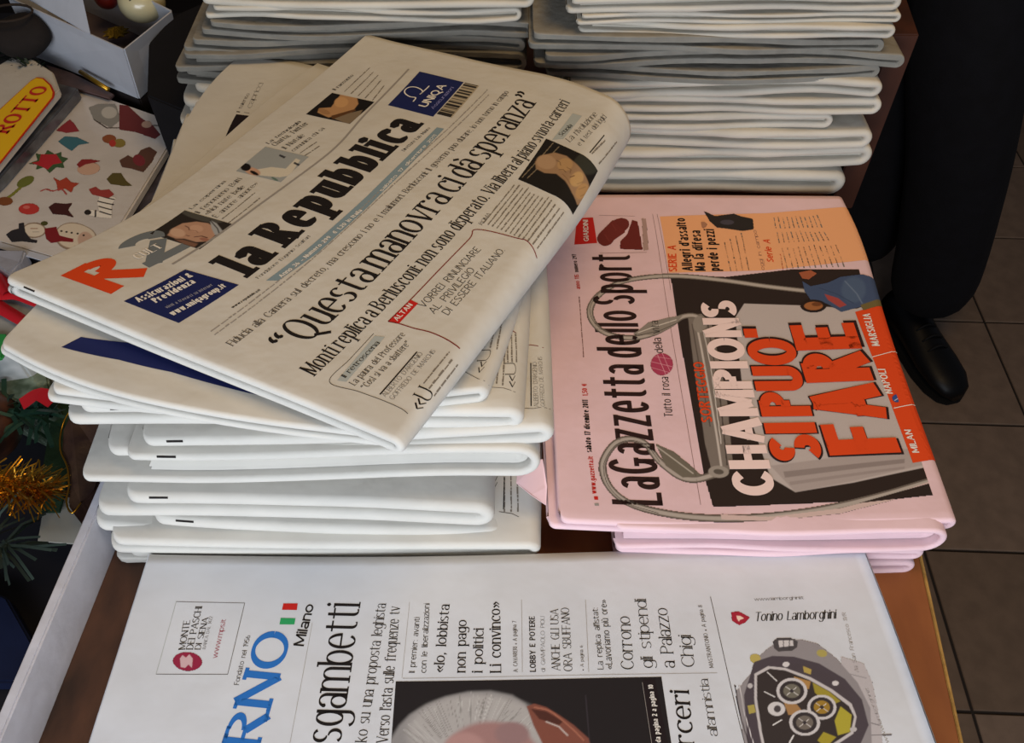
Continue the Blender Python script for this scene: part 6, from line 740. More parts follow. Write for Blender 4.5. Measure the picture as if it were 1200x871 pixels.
PILES = [
  ["folded_newspaper","front left pile newspaper just above the wedge gap, sloping up to the right","newspaper","folded white broadsheets in the front left pile","newsprint",-0.2081,0.0016,0.1102,0.1158,0.0349,0.0204,0.262,0.3,33.5,{"mark":17,"t":0.0055}],
  ["folded_newspaper","newspaper directly below the wedge gap of the front left pile, shortest at the right end","newspaper","folded white broadsheets in the front left pile","newsprint",-0.2211,-0.0209,0.0726,0.0615,0.0246,0.0214,0.262,0.3,20.2,{"mark":14}],
  ["folded_newspaper","second newspaper below the wedge gap of the front left pile, set back spine","newspaper","folded white broadsheets in the front left pile","newsprint",-0.2145,-0.012,0.0459,0.0307,0.0235,0.0202,0.2615,0.3,37.6,{"mark":14}],
  ["folded_newspaper","bottom newspaper of the front left pile, frayed corner just above the flat foreground newspaper","newspaper","folded white broadsheets in the front left pile","newsprint",-0.2372,-0.0079,0.0168,0.0163,0.0161,0.0156,0.256,0.3,10.9,{"rough":True}],
  ["pink_newspaper","second pink newspaper, directly under the one with the orange headline","newspaper","pink newspapers at the right","pink_newsprint",0.0613,0.2458,0.049,0.05,0.0216,0.0247,0.25,0.302,-1.0,{"t":0.0045}],
  ["pink_newspaper","third pink newspaper, shorter, its fold end above the counter edge","newspaper","pink newspapers at the right","pink_newsprint",0.0631,0.2435,0.0242,0.0274,0.012,0.0152,0.25,0.3,-0.1,{}],
  ["pink_newspaper","lowest pink newspaper lying on the counter board","newspaper","pink newspapers at the right","pink_newsprint",0.0654,0.2443,0.0111,0.0111,0.0136,0.0136,0.25,0.3,-0.2,{}],
  ["folded_newspaper","newspaper hidden at the foot of the back left pile, mostly behind the askew newspaper","newspaper","newspapers stacked in the back left pile","newsprint_shelf",-0.2711,-0.0027,0.0695,0.0695,0.0187,0.0205,0.6,0.3,11.3,{"wob":0.0028}],
  ["folded_newspaper","newspaper second from the bottom in the back left pile","newspaper","newspapers stacked in the back left pile","newsprint_shelf",-0.2642,0.0006,0.0859,0.0843,0.0164,0.0148,0.6,0.3,10.4,{"wob":0.0028}],
  ["folded_newspaper","newspaper third from the bottom in the back left pile","newspaper","newspapers stacked in the back left pile","newsprint_shelf",-0.2591,-0.0005,0.1033,0.1017,0.0174,0.0174,0.6,0.3,10.6,{"wob":0.0028}],
  ["folded_newspaper","white newspaper just below the greyest ones in the back left pile","newspaper","newspapers stacked in the back left pile","newsprint_shelf",-0.2479,-0.0028,0.1259,0.123,0.0219,0.0213,0.6,0.3,11.7,{"wob":0.0028}],
  ["folded_newspaper","grey newspaper with open looped end, lowest of the grey ones in the back left pile","newspaper","newspapers stacked in the back left pile","newsprint_grey",-0.252,0.0028,0.1364,0.1342,0.0124,0.0132,0.602,0.3,9.0,{"wob":0.0042,"rough":True,"t":0.0045}],
  ["folded_newspaper","grey newspaper with open looped end reaching furthest left in the back left pile","newspaper","newspapers stacked in the back left pile","newsprint_grey",-0.2472,0.004,0.153,0.1503,0.0155,0.0149,0.6,0.3,9.8,{"wob":0.0042,"rough":True,"t":0.0045}],
  ["folded_newspaper","grey newspaper above the furthest left looped one in the back left pile","newspaper","newspapers stacked in the back left pile","newsprint_grey",-0.238,0.0042,0.163,0.161,0.0116,0.0124,0.603,0.3,8.5,{"wob":0.0042,"rough":True,"t":0.0045}],
  ["folded_newspaper","grey rough edged newspaper right under the white ones, back left pile","newspaper","newspapers stacked in the back left pile","newsprint_grey",-0.2221,0.0104,0.1762,0.1735,0.0119,0.012,0.602,0.3,8.3,{"wob":0.0042,"rough":True,"t":0.0045}],
  ["folded_newspaper","thin white newspaper above the grey ones, back left pile","newspaper","newspapers stacked in the back left pile","newsprint_shelf",-0.2177,0.0024,0.1862,0.1856,0.009,0.011,0.6,0.3,7.4,{"wob":0.0028}],
  ["folded_newspaper","thick white newspaper cut by the top of the photo, back left pile","newspaper","newspapers stacked in the back left pile","newsprint_shelf",-0.2152,0.0101,0.2,0.1994,0.0138,0.0138,0.6,0.3,8.7,{"wob":0.0028}],
  ["folded_newspaper","lowest newspaper of the back right pile, shortest, standing on the pink one","newspaper","newspapers stacked in the back right pile","newsprint_shelf",0.0473,0.2646,0.064,0.0607,0.026,0.0191,0.575,0.29,2.9,{"wob":0.0026,"skew":0}],
  ["folded_newspaper","newspaper second from the bottom in the back right pile","newspaper","newspapers stacked in the back right pile","newsprint_shelf",0.0449,0.2812,0.0838,0.0838,0.0198,0.0181,0.575,0.29,3.2,{"wob":0.0026,"skew":0}],
  ["folded_newspaper","newspaper third from the bottom in the back right pile","newspaper","newspapers stacked in the back right pile","newsprint_shelf",0.0441,0.2741,0.1012,0.102,0.0174,0.0174,0.575,0.29,3.2,{"wob":0.0026,"skew":0}],
  ["folded_newspaper","newspaper with a tight round fold set back at the right, back right pile","newspaper","newspapers stacked in the back right pile","newsprint_shelf",0.0446,0.2421,0.1157,0.1149,0.0145,0.013,0.575,0.29,3.3,{"wob":0.0026,"skew":0}],
  ["folded_newspaper","newspaper fifth from the bottom in the back right pile, crumpled open fold end","newspaper","newspapers stacked in the back right pile","newsprint_shelf",0.0478,0.2743,0.1297,0.1289,0.014,0.0133,0.575,0.29,3.1,{"wob":0.0026,"skew":0}],
  ["folded_newspaper","smooth newspaper directly below the grey rough ones, back right pile","newspaper","newspapers stacked in the back right pile","newsprint_shelf",0.0432,0.2698,0.1439,0.1446,0.0143,0.015,0.575,0.29,3.1,{"wob":0.0026,"skew":0}],
  ["folded_newspaper","lowest grey rough edged newspaper of the back right pile","newspaper","newspapers stacked in the back right pile","newsprint_grey",0.0288,0.2668,0.155,0.1543,0.0111,0.0097,0.575,0.29,3.4,{"wob":0.004,"skew":0,"rough":True,"t":0.0045}],
  ["folded_newspaper","grey newspaper with pointed corner sticking out furthest right, back right pile","newspaper","newspapers stacked in the back right pile","newsprint_grey",0.0204,0.281,0.1671,0.1644,0.0121,0.0101,0.575,0.29,3.5,{"wob":0.004,"skew":0,"rough":True,"t":0.0045,"a0":4}],
  ["folded_newspaper","grey newspaper with bright looped left end, back right pile","newspaper","newspapers stacked in the back right pile","newsprint_grey",0.0152,0.2633,0.1801,0.1743,0.013,0.0099,0.575,0.29,3.5,{"wob":0.004,"skew":0,"rough":True,"t":0.0045}],
  ["folded_newspaper","newspaper with folded white end above the grey ones, back right pile","newspaper","newspapers stacked in the back right pile","newsprint_shelf",0.0516,0.2669,0.189,0.1865,0.0089,0.0122,0.575,0.29,3.1,{"wob":0.0026,"skew":0}],
  ["folded_newspaper","thin white newspaper near the photo top, back right pile","newspaper","newspapers stacked in the back right pile","newsprint_shelf",0.0488,0.269,0.1952,0.1952,0.0062,0.0087,0.575,0.29,3.2,{"wob":0.0026,"skew":0}],
  ["folded_newspaper","white newspaper crossing the top of the photo, back right pile","newspaper","newspapers stacked in the back right pile","newsprint_shelf",0.0411,0.2639,0.2061,0.2073,0.0109,0.0121,0.575,0.29,3.0,{"wob":0.0026,"skew":0}],
  ["folded_newspaper","newspaper on top of the back right pile, mostly out of the photo","newspaper","newspapers stacked in the back right pile","newsprint_shelf",0.0324,0.263,0.2179,0.2191,0.0118,0.0118,0.575,0.29,3.0,{"wob":0.0026,"skew":0}],
]
FL_ORG = (-0.1475, -0.0803)
G_giorno_W, G_giorno_D = 435, 285
L = {
  "sheet": [[-0.4611,0.5388,0.03],[-0.4253,0.749,0.03],[-0.3065,0.6871,0.03],[-0.3249,0.5159,0.03],[-0.3638,0.5038,0.03],[-0.4128,0.522,0.03]],
  "sign": [[-0.465,0.6359,0.06],[-0.4575,0.6739,0.06],[-0.4474,0.7173,0.06],[-0.444,0.7232,0.06],[-0.4371,0.7217,0.06],[-0.4259,0.7101,0.06],[-0.4189,0.6987,0.06],[-0.4167,0.6903,0.06],[-0.4269,0.5944,0.06],[-0.4326,0.5558,0.06]],
  "sign_card": [[-0.5156,0.697,0.055],[-0.4767,0.7714,0.055],[-0.4333,0.7346,0.055],[-0.4177,0.7054,0.055],[-0.4386,0.5155,0.055]],
  "sign_text": [[-0.4362,0.6325,0.0606],[-0.4254,0.7048,0.0606],[-0.4489,0.6465,0.0606]],
  "dark_pack": [[-0.4913,0.6242,0.042],[-0.4666,0.6759,0.042],[-0.4503,0.7443,0.042],[-0.4121,0.728,0.042],[-0.4337,0.5906,0.042],[-0.4518,0.5309,0.042]],
  "box_rim": [[-0.482,0.8001,0.095],[-0.3438,0.7048,0.095],[-0.3195,0.772,0.095],[-0.4568,0.8829,0.095]],
  "box_bot": [[-0.4816,0.8005,0.033],[-0.3566,0.7249,0.033],[-0.3355,0.8005,0.033],[-0.4673,0.8951,0.033]],
  "flap": [[-0.4735,0.8049,0.096],[-0.444,0.7984,0.125],[-0.3843,0.7488,0.125],[-0.3803,0.728,0.096]],
  "star": [[-0.3999,0.8164,0.05]],
  "bauble": [[-0.358,0.8041,0.088]],
  "redball": [[-0.4085,0.8406,0.075]],
  "pinkflap": [[0.0031,0.2868,0.058],[0.0188,0.295,0.055],[0.0213,0.2798,0.048],[0.0206,0.2697,0.043],[0.0113,0.2726,0.05],[0.0026,0.2772,0.056]],
  "bow": [[-0.4254,0.5083,0.035],[-0.3849,0.5083,0.035],[-0.3873,0.4979,0.03],[-0.3916,0.4843,0.03]],
  "wrap": [[-0.443,0.5168,0.02],[-0.396,0.5168,0.02],[-0.3566,0.4635,0.02],[-0.3534,0.4305,0.02],[-0.3661,0.4136,0.02],[-0.3978,0.407,0.02]],
  "stripe0": [[-0.4227,0.4932,0.028],[-0.4022,0.4836,0.028],[-0.3864,0.4648,0.028]],
  "stripe1": [[-0.4083,0.4714,0.026],[-0.3929,0.4659,0.026],[-0.3798,0.4659,0.026],[-0.3641,0.4585,0.026],[-0.3521,0.4522,0.026]],
  "stripe2": [[-0.4082,0.4688,0.024],[-0.3897,0.455,0.024],[-0.3727,0.4443,0.024],[-0.3573,0.4338,0.024],[-0.351,0.4269,0.024]],
  "stripe3": [[-0.4134,0.4967,0.022],[-0.4024,0.4927,0.022],[-0.3952,0.4774,0.022]],
  "green": [[-0.3985,0.4286,0.024],[-0.3744,0.4286,0.024],[-0.3693,0.4218,0.024],[-0.3686,0.4035,0.024],[-0.3866,0.3994,0.024]],
  "foil": [[-0.4118,0.4373,-0.01],[-0.3872,0.4286,-0.01],[-0.3553,0.4183,-0.01],[-0.3413,0.391,-0.01],[-0.3524,0.383,-0.01],[-0.3998,0.4073,-0.01]],
  "redribbon": [[-0.3563,0.38,0.0],[-0.3452,0.3871,0.003],[-0.3331,0.3816,0.002]],
  "brownball": [[-0.3758,0.3748,-0.02]],
  "leaf": [[-0.3108,0.3832,0.0],[-0.3216,0.376,-0.005],[-0.325,0.3636,-0.01],[-0.3198,0.3464,-0.01],[-0.3101,0.332,-0.01],[-0.3038,0.3166,-0.01],[-0.301,0.303,-0.01],[-0.2944,0.2951,-0.01],[-0.2912,0.303,-0.01],[-0.2851,0.3131,-0.01],[-0.2868,0.3377,-0.01],[-0.2864,0.3601,0.0]],
  "greenleaf": [[-0.3607,0.4193,-0.03],[-0.3359,0.4151,-0.03],[-0.3271,0.3821,-0.03],[-0.3196,0.3364,-0.03],[-0.3161,0.3082,-0.03],[-0.331,0.3082,-0.03],[-0.3393,0.3364,-0.03],[-0.349,0.3821,-0.03]],
  "card": [[-0.3325,0.3182,-0.035],[-0.3061,0.3267,-0.035],[-0.2877,0.303,-0.035],[-0.2941,0.2857,-0.035],[-0.3266,0.2883,-0.035]],
  "tinsel": [[-0.39,0.3235,-0.01],[-0.3605,0.3148,-0.005],[-0.3363,0.312,-0.005],[-0.3209,0.3142,-0.015]],
  "strands": [[-0.358,0.2762,-0.02],[-0.3353,0.2762,-0.02]],
  "greens": [[-0.3838,0.383,-0.01],[-0.3402,0.3751,-0.01]],
  "blue": [[-0.3813,0.2714,-0.06],[-0.3478,0.2586,-0.06],[-0.3149,0.2225,-0.06],[-0.3134,0.1999,-0.06],[-0.3629,0.1999,-0.06]],
  "fir": [[-0.5608,0.8387,0.05],[-0.5002,0.7835,0.05],[-0.4589,0.746,0.05]],
  "darkobj": [[-0.4675,0.7637,0.075]],
  "brownpack": [[-0.4682,0.7858,0.034],[-0.4356,0.77,0.034],[-0.3808,0.7306,0.034],[-0.3839,0.7218,0.034],[-0.4298,0.7425,0.034],[-0.4484,0.7485,0.034]],
  "goldstick": [[-0.4169,0.7515,0.045],[-0.3845,0.7283,0.04]],
  "darkbag": [[-0.3329,0.7331,0.085],[-0.3231,0.7833,0.085],[-0.2958,0.8135,0.085],[-0.2712,0.6895,0.085],[-0.273,0.6234,0.085],[-0.3106,0.6463,0.085]],
  "understrip": [[-0.3355,0.5383,0.01],[-0.3493,0.56,0.01],[-0.3323,0.6303,0.01],[-0.3197,0.7099,0.01],[-0.2999,0.7242,0.01],[-0.2939,0.5711,0.01]],
  "legA": [[0.8541,1.1071,-0.82],[0.846,1.1268,-0.76],[0.8547,1.1185,-0.6],[0.8048,1.1043,-0.42],[0.686,1.0835,-0.2],[0.5318,0.944,0.02]],
}
# ------------------------------------------------------------------ setting
FLOOR_Z = -.85
def build_floor():
    fl = mesh_obj('floor', *box_vf(-2.2, 3.2, -1.4, 3.4, FLOOR_Z-.05, FLOOR_Z-.004), mat('floor_joint', '#2a2420', .9), smooth=False); fl['kind'] = 'structure'
    tm = [mat('floor_tile_%s' % n, c, .55, .25, 30, .18, spec=.35) for n, c in (('brown', '#7f6c5c'), ('taupe', '#776454'), ('umber', '#867262'))]
    s = .278; me = {}
    for q, mm in enumerate(tm):
        bm = bmesh.new(); bmesh.ops.create_cube(bm, size=1); bmesh.ops.scale(bm, vec=(s-.005, s-.005, .008), verts=bm.verts)
        bmesh.ops.bevel(bm, geom=[e for e in bm.edges if all(v.co.z > 0 for v in e.verts)], offset=.0015, segments=1, affect='EDGES')
        k = bpy.data.meshes.new('floor_tile'); bm.to_mesh(k); bm.free(); k.materials.append(mm); me[q] = k
    rnd = random.Random(2); rot = -.04; ox, oy = FL_ORG
    for i in range(-2, 9):
        for j in range(-2, 10):
            lx, ly = (i+.5)*s, (j+.5)*s
            o = bpy.data.objects.new('floor_tile', me[rnd.randrange(3)]); COLL.objects.link(o)
            o.location = (ox+lx*math.cos(rot)-ly*math.sin(rot), oy+lx*math.sin(rot)+ly*math.cos(rot), FLOOR_Z-.004); o.rotation_euler = (0, 0, rot); put2(o, fl)
def put2(o, parent): o.parent = parent
build_floor()
w = mesh_obj('wall_back', *box_vf(-2.2, 3.2, 3.4, 3.5, FLOOR_Z-.05, 2.2), mat('dark_wall', '#3a332e', .9, .3, 20, .2), smooth=False); w['kind'] = 'structure'
# ------------------------------------------------------------------ display counter
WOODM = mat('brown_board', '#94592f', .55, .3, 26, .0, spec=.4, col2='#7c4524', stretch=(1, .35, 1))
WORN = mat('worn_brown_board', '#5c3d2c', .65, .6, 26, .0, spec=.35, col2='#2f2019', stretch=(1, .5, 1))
RAILM = mat('white_rail', '#c4c4cc', .5, .25, 60, .1)
counter = thing('display_counter', 'brown wooden counter board with white side rail under the newspaper piles', 'counter', (0, .4, FLOOR_Z))
xl = lambda y: -.2546+.0585*(y-.2435)
xr = lambda y: .2575+.11*(y-.25)
def slab(name, pts, z1, z0, m, bev=.001): return solid(name, [(x, y, z1) for x, y in pts], z1-z0, m, counter, bev)
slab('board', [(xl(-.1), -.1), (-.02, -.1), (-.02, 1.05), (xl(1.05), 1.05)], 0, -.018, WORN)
slab('board', [(-.0199, -.1), (xr(-.1), -.1), (xr(1.05), 1.05), (-.0199, 1.05)], 0, -.018, WOODM)
slab('edge_strip', [(xr(-.1)+.0002, -.1), (xr(-.1)+.0022, -.1), (xr(1.05)+.0022, 1.05), (xr(1.05)+.0002, 1.05)], -.0004, -.018, mat('board_edge', '#b08a4a', .6, .4, 80, .3), .0004)
slab('side_rail', [(xl(-.1)-.0068, -.1), (xl(-.1), -.1), (xl(.9), .9), (xl(.9)-.0068, .9)], .036, -.02, RAILM, .0012)
slab('side_panel', [(xr(-.1)-.02, -.08), (xr(-.1)-.004, -.08), (xr(1.)-.004, 1.), (xr(1.)-.02, 1.)], -.0185, FLOOR_Z, WOODM)
slab('side_panel', [(xl(-.1)+.002, -.08), (xl(-.1)+.018, -.08), (xl(1.)+.018, 1.), (xl(1.)+.002, 1.)], -.0205, FLOOR_Z, WOODM)
panel = thing('wooden_panel', 'narrow dark red wooden panel standing beside the back right pile', 'panel', (.297, .635, 0))
solid('board', [(x, y, .165) for x, y in [(.283, .60), (.303, .60), (.312, .67), (.292, .67)]], .1645, mat('dark_red_wood', '#4a2616', .6, .2, 20, .0, col2='#331a10', stretch=(1, 1, .3)), panel, .001)
# ------------------------------------------------------------------ the printed newspapers
def newspaper(name, label, pg, rows, m, ext=8, na=60, nb=40, group=None, sheets=True, a0=0):
    c = pg.S(np.array([.5]), np.array([.5]))[0]
    t = thing(name, label, 'newspaper', (float(c[0]), float(c[1]), float(c[2]-pg.R[0]*2)), group)
    body(pg, 'folded_pages', t, m, ext, na, nb, a0)
    if pg.roll and sheets: inner_sheets(pg, t, m)
    print_rows(pg, rows, t)
    return t
G1 = 'folded white broadsheets in the front left pile'
NP = PAPER
newspaper('folded_newspaper', 'top newspaper of the front left pile, turned askew, bold black serif masthead', Page(G_hero, 235, 315, .006, (.006, .020)), PRINT_hero, NP, 3, 96, 90, G1)
newspaper('folded_newspaper', 'newspaper right under the askew top one, dark blue printed box along its spine', Page(G_second, 235, 315, .005, (.005, .008)), PRINT_second, NP, 5, 40, 40, G1)
newspaper('folded_newspaper', 'third newspaper down in the front left pile, small dark photo at its far left corner', Page(G_third, 235, 315, .005, (.006, .008)), PRINT_third, NP, 6, 50, 50, G1)
newspaper('folded_newspaper', 'thick newspaper topping the straight part of the front left pile, mark on its spine', Page(G_fourth, 235, 315, .010, (.0085, .0085)), PRINT_fourth, NP, 10, 50, 50, G1)
newspaper('folded_newspaper', 'newspaper reaching furthest right in the front left pile, two author names at its fold', Page(G_fifth, 235, 315, .008, (.0085, .0085)), PRINT_fifth, NP, 26, 50, 50, G1)
newspaper('folded_newspaper', 'low newspaper in the front left pile, printed strip showing at its right end', Page(G_ninth, 235, 315, .0075, (.0085, .0085)), PRINT_ninth, NP, 4, 40, 40, G1)
newspaper('pink_newspaper', 'topmost pink sports newspaper with huge orange headline and silver cup picture', Page(G_pink, 245, 312, .006, (.006, .006)), PRINT_pink, PINK, 7, 70, 70, 'pink newspapers at the right')
fl_ = [list(p) for p in L['pinkflap']]
solid('loose_leaf', fl_, .0006, PINK, [o for o in bpy.data.objects if o.name == 'pink_newspaper'][0], 0)
newspaper('flat_newspaper', 'white newspaper lying flat in the foreground with blue masthead letters and wristwatch advert', Page(G_giorno, G_giorno_W, G_giorno_D, .008, (.008, .008), False), PRINT_giorno, PAPER2, 0, 60, 40)
G_under = (np.array(G_giorno)*1.0 + [-.003, .0048, -.0090]).tolist()
newspaper('flat_newspaper', 'newspaper hidden under the flat foreground one, only its far edge showing', Page(G_under, G_giorno_W, G_giorno_D, .008, (.008, .008), False), [], PAPER2, 0, 30, 20)
# ------------------------------------------------------------------ plain copies in the piles: corners measured on the front face
def pile_paper(spec, idx):
    name, label, cat, group, m, x0, x1, z0, z1, h0, h1, y, D, ext, kw = spec
    rs = np.random.RandomState(idx*7+3); n = 7; g = np.zeros((n, 5, 3)); mm_ = MATS[m]
    R0 = (h0+h1)/4
    ph = rs.uniform(0, 6.28, 4); wob = kw.get('wob', .0012); yaw = kw.get('yaw', 0)
    for i in range(n):
        for j in range(5):
            u, v = i/(n-1), j/4
            dy = wob*.8*math.sin(ph[0]+u*5)+rs.uniform(-.0005, .0005)
            zz = z0+(z1-z0)*u + wob*math.sin(ph[1]+u*4.2+v*2)*(1 if v > 0 else .55)*(0 if u in (0, 1) else 1) + kw.get('sag', 0)*math.sin(math.pi*u)
            g[i, j] = (x0+(x1-x0)*u + yaw*v*D + rs.uniform(-.0004, .0004), y + dy + v*D + (x0+(x1-x0)*u)*kw.get('skew', 0), zz)
    W = (x1-x0)*1000; R = R0
    tt = min(R*.8, kw.get('t', R*.8))
    pg = Page(g, W, D*1000, tt, (R, R*.95))
    t = thing(name, label, cat, (float((x0+x1)/2), float(y+D/2), float((z0+z1)/2-2*R)), group)
    body(pg, 'folded_pages', t, mm_, ext, 34, 14, kw.get('a0', 0), kw.get('rough', False), idx, 12, kw.get('rag', 0. if 'mark' in kw else 1.))
    inner_sheets(pg, t, mm_, 2)
    rows = []
    if kw.get('mark') is not None: rows.append(['L', 'register_mark', 'ink', [[kw['mark'], -tt*420], [kw['mark']+10.5, -tt*420]], 1.2, 1])
    for r in kw.get('rows', []): rows.append(r)
    if rows: print_rows(pg, rows, t)
    return t
for k, sp in enumerate(PILES): pile_paper(sp, k)
# ------------------------------------------------------------------ christmas goods on the shelf to the left
DARK = mat('dark_shelf', '#15151c', .7, .2, 20, .2)
shelf = thing('goods_shelf', 'dark shelf left of the white rail carrying the christmas goods', 'shelf', (-.6, .5, FLOOR_Z))
solid('shelf_board', [(-1.3, -.1, -.075), (xl(-.1)-.012, -.1, -.075), (xl(1.1)-.012, 1.1, -.075), (-1.3, 1.1, -.075)], .02, DARK, shelf, .001)
solid('support_panel', [(-1.28, .0, -.096), (xl(0)-.03, .0, -.096), (xl(0)-.03, .02, -.096), (-1.28, .02, -.096)], .754, DARK, shelf, .001)
solid('support_panel', [(-1.28, 1.0, -.096), (xl(0)-.03, 1.0, -.096), (xl(0)-.03, 1.02, -.096), (-1.28, 1.02, -.096)], .754, DARK, shelf, .001)
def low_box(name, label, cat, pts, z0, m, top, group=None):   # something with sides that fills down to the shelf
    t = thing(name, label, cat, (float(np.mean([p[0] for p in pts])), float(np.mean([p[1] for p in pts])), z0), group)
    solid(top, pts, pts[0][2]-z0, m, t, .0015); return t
CLEAR = mat('glossy_card', '#cfc8c0', .22, .25, 40, .06, spec=.6, coat=.4)
t = low_box('sticker_sheet', 'pale glossy sheet of christmas stickers with a snowman, beside the newspaper piles', 'sticker sheet', L['sheet'], .022, CLEAR, 'backing_card')
STK = Page(G_stickers, 180, 250, .002, (.002, .002), False)
print_rows(STK, PRINT_stickers, t)
solid('sleeve_edge', [L['sheet'][5], L['sheet'][4], [L['sheet'][4][0]-.001, L['sheet'][4][1]-.006, .0302], [L['sheet'][5][0]-.001, L['sheet'][5][1]-.006, .0302]], .0006, mat('clear_film', '#b8bcc6', .2, 0, 1, spec=.8, coat=.5), t, 0)
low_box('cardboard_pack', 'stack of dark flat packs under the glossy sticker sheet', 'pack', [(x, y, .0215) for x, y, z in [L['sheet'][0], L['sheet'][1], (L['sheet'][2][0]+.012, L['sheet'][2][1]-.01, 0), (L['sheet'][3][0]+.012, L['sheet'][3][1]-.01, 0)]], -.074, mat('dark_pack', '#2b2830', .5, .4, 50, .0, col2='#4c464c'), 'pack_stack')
t = low_box('price_sign', 'yellow sign card with red border and red lettering on white sleeve', 'sign', L['sign_card'], .0465, mat('white_sleeve', '#c6c0b4', .35, .2, 60, .05, spec=.5), 'card')
solid('yellow_label', [(x, y, .0562) for x, y, z in L['sign']], .001, mat('sign_red', '#c03018', .5), t, .0002)
cx_, cy_ = np.mean([p[0] for p in L['sign']]), np.mean([p[1] for p in L['sign']])
ins = [(cx_+(x-cx_)*.93+0, cy_+(y-cy_)*.955, .0567) for x, y, z in L['sign']]
solid('yellow_label', ins, .0006, mat('sign_yellow', '#e8b818', .5), t, .0001)
p0, p1, pu = [np.array(q) for q in L['sign_text']]
e_ = (p1-p0); Ls = np.linalg.norm(e_); e_ /= Ls; up_ = pu-p0; hh_ = np.linalg.norm(up_ - e_*(up_@e_)); up_ = np.cross([0, 0, 1.], e_)
q = text_polys('ROTTO', 'slab', hh_*1000, Ls*1000).reshape(-1, 2)/1000
V = p0 + q[:, :1]*e_ + q[:, 1:]*up_; V[:, 2] = .0571
mesh_obj('lettering', V, [(4*i, 4*i+1, 4*i+2, 4*i+3) for i in range(len(V)//4)], mat('sign_letter_red', '#c02820', .6), t)
low_box('plastic_pack', 'dark glossy pack between the yellow sign and the sticker sheet', 'pack', L['dark_pack'], .0308, mat('grey_film', '#3c3a40', .3, .3, 40, .0, spec=.7, coat=.3, col2='#63666a'), 'film_pack')
# open white box with tree decorations
t = thing('white_box', 'open white cardboard box of tree decorations at the upper left', 'box', tuple(np.mean(L['box_bot'], 0)))
WB = mat('white_card', '#b9bcc2', .6, .15, 40, .06)
R_, B_ = L['box_rim'], L['box_bot']
for k in range(4):
    a, b, c, d = [Vector(v) for v in (R_[k], R_[(k+1) % 4], B_[(k+1) % 4], B_[k])]
    n = (b-a).cross(d-a).normalized(); bm = bmesh.new(); th = .0012
    vs = [bm.verts.new(v+n*s) for s in (-th, 0) for v in (a, b, c, d)]
    for f in ((0, 1, 2, 3), (7, 6, 5, 4), (0, 4, 5, 1), (1, 5, 6, 2), (2, 6, 7, 3), (3, 7, 4, 0)): bm.faces.new([vs[i] for i in f])
    me = bpy.data.meshes.new('side'); bm.to_mesh(me); bm.free(); me.materials.append(WB); o = bpy.data.objects.new('side', me); COLL.objects.link(o); put(o, t)
solid('base', [(x, y, .0355) for x, y, z in B_], .0025, mat('mauve_paper', '#6a5d60', .7, .4, 30, .15), t, .0003)
solid('flap', L['flap'], .0012, WB, t, .0002)
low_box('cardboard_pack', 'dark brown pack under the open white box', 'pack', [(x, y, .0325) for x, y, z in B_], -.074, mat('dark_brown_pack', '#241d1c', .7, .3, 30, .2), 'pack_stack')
def star3(c, r, th, m, name, parent=None, n=8, inner=.62):
    bm = bmesh.new(); top = bm.verts.new((c[0], c[1], c[2]+th)); bot = bm.verts.new((c[0], c[1], c[2]-th)); rim = []
    for k in range(2*n):
        rr = r if k % 2 == 0 else r*inner; a = math.pi*k/n; rim.append(bm.verts.new((c[0]+rr*math.cos(a), c[1]+rr*math.sin(a), c[2])))
    for k in range(2*n): bm.faces.new((top, rim[k], rim[(k+1) % (2*n)])); bm.faces.new((bot, rim[(k+1) % (2*n)], rim[k]))
    me = bpy.data.meshes.new(name); bm.to_mesh(me); bm.free(); me.materials.append(m); o = bpy.data.objects.new(name, me); COLL.objects.link(o)
    if parent: put(o, parent)
    return o
tag(star3(L['star'][0], .014, .006, mat('gold_glitter', '#8a7420', .45, .8, 300, .3, metal=.4), 'star_ornament', n=10), 'gold star ornament lying in the open white box', 'ornament')
c = L['bauble'][0]; t = thing('bauble', 'large cream bauble with a dark curved line in the open white box', 'bauble', (c[0], c[1], c[2]-.022))
mesh_obj('ball', *ball(c, .022, 32, 20, (1, 1, .85)), mat('cream_gloss', '#c8bf98', .3, .1, 20, .1, spec=.6, coat=.4), t)
arcp = [(c[0]+.0193*math.sin(a)*math.cos(.9), c[1]-.0193*math.cos(a)*.8-.003, c[2]+.0165*abs(math.sin(a+.9))) for a in np.linspace(-.7, .7, 14)]
mesh_obj('cord', *tube(arcp, .0006, 6), mat('dark_cord', '#332b20', .8), t)
c = L['redball'][0]; tag(mesh_obj('bauble', *ball(c, .012, 24, 16), mat('dark_red_gloss', '#6a1a16', .3, spec=.6)), 'dark red bauble in the open white box', 'bauble')
# fir sprig, brown sack and gold stick by the sign
rnd = random.Random(11)
t = thing('fir_sprig', 'dark green artificial fir sprig above the yellow sign', 'decoration', tuple(L['fir'][1]))
F3 = [np.array(q) for q in L['fir']]; stem_ = [F3[0]+(F3[1]-F3[0])*q for q in np.linspace(0, 1, 6)] + [F3[1]+(F3[2]-F3[1])*q for q in np.linspace(.2, 1, 6)]
mesh_obj('stem', *tube(stem_, np.linspace(.002, .0008, len(stem_)), 6), mat('bark', '#2a2018', .9), t)
nd = []
for p in stem_:
    for _ in range(16):
        a = rnd.uniform(0, 6.28); d = np.array([math.cos(a)*.8+.3, math.sin(a)*.8-.2, rnd.uniform(.0, .8)]); d *= rnd.uniform(.010, .018)/np.linalg.norm(d)
        nd.append(ribbon([p, p+d*.5, p+d], .0022))
o = mesh_obj('needles', *join(nd), mat('fir_green', '#16281a', .6, spec=.4), t); o['kind'] = 'stuff'
c = L['darkobj'][0]; t = thing('cloth_bag', 'crumpled dark brown bag behind the yellow sign', 'bag', (c[0], c[1], .05))
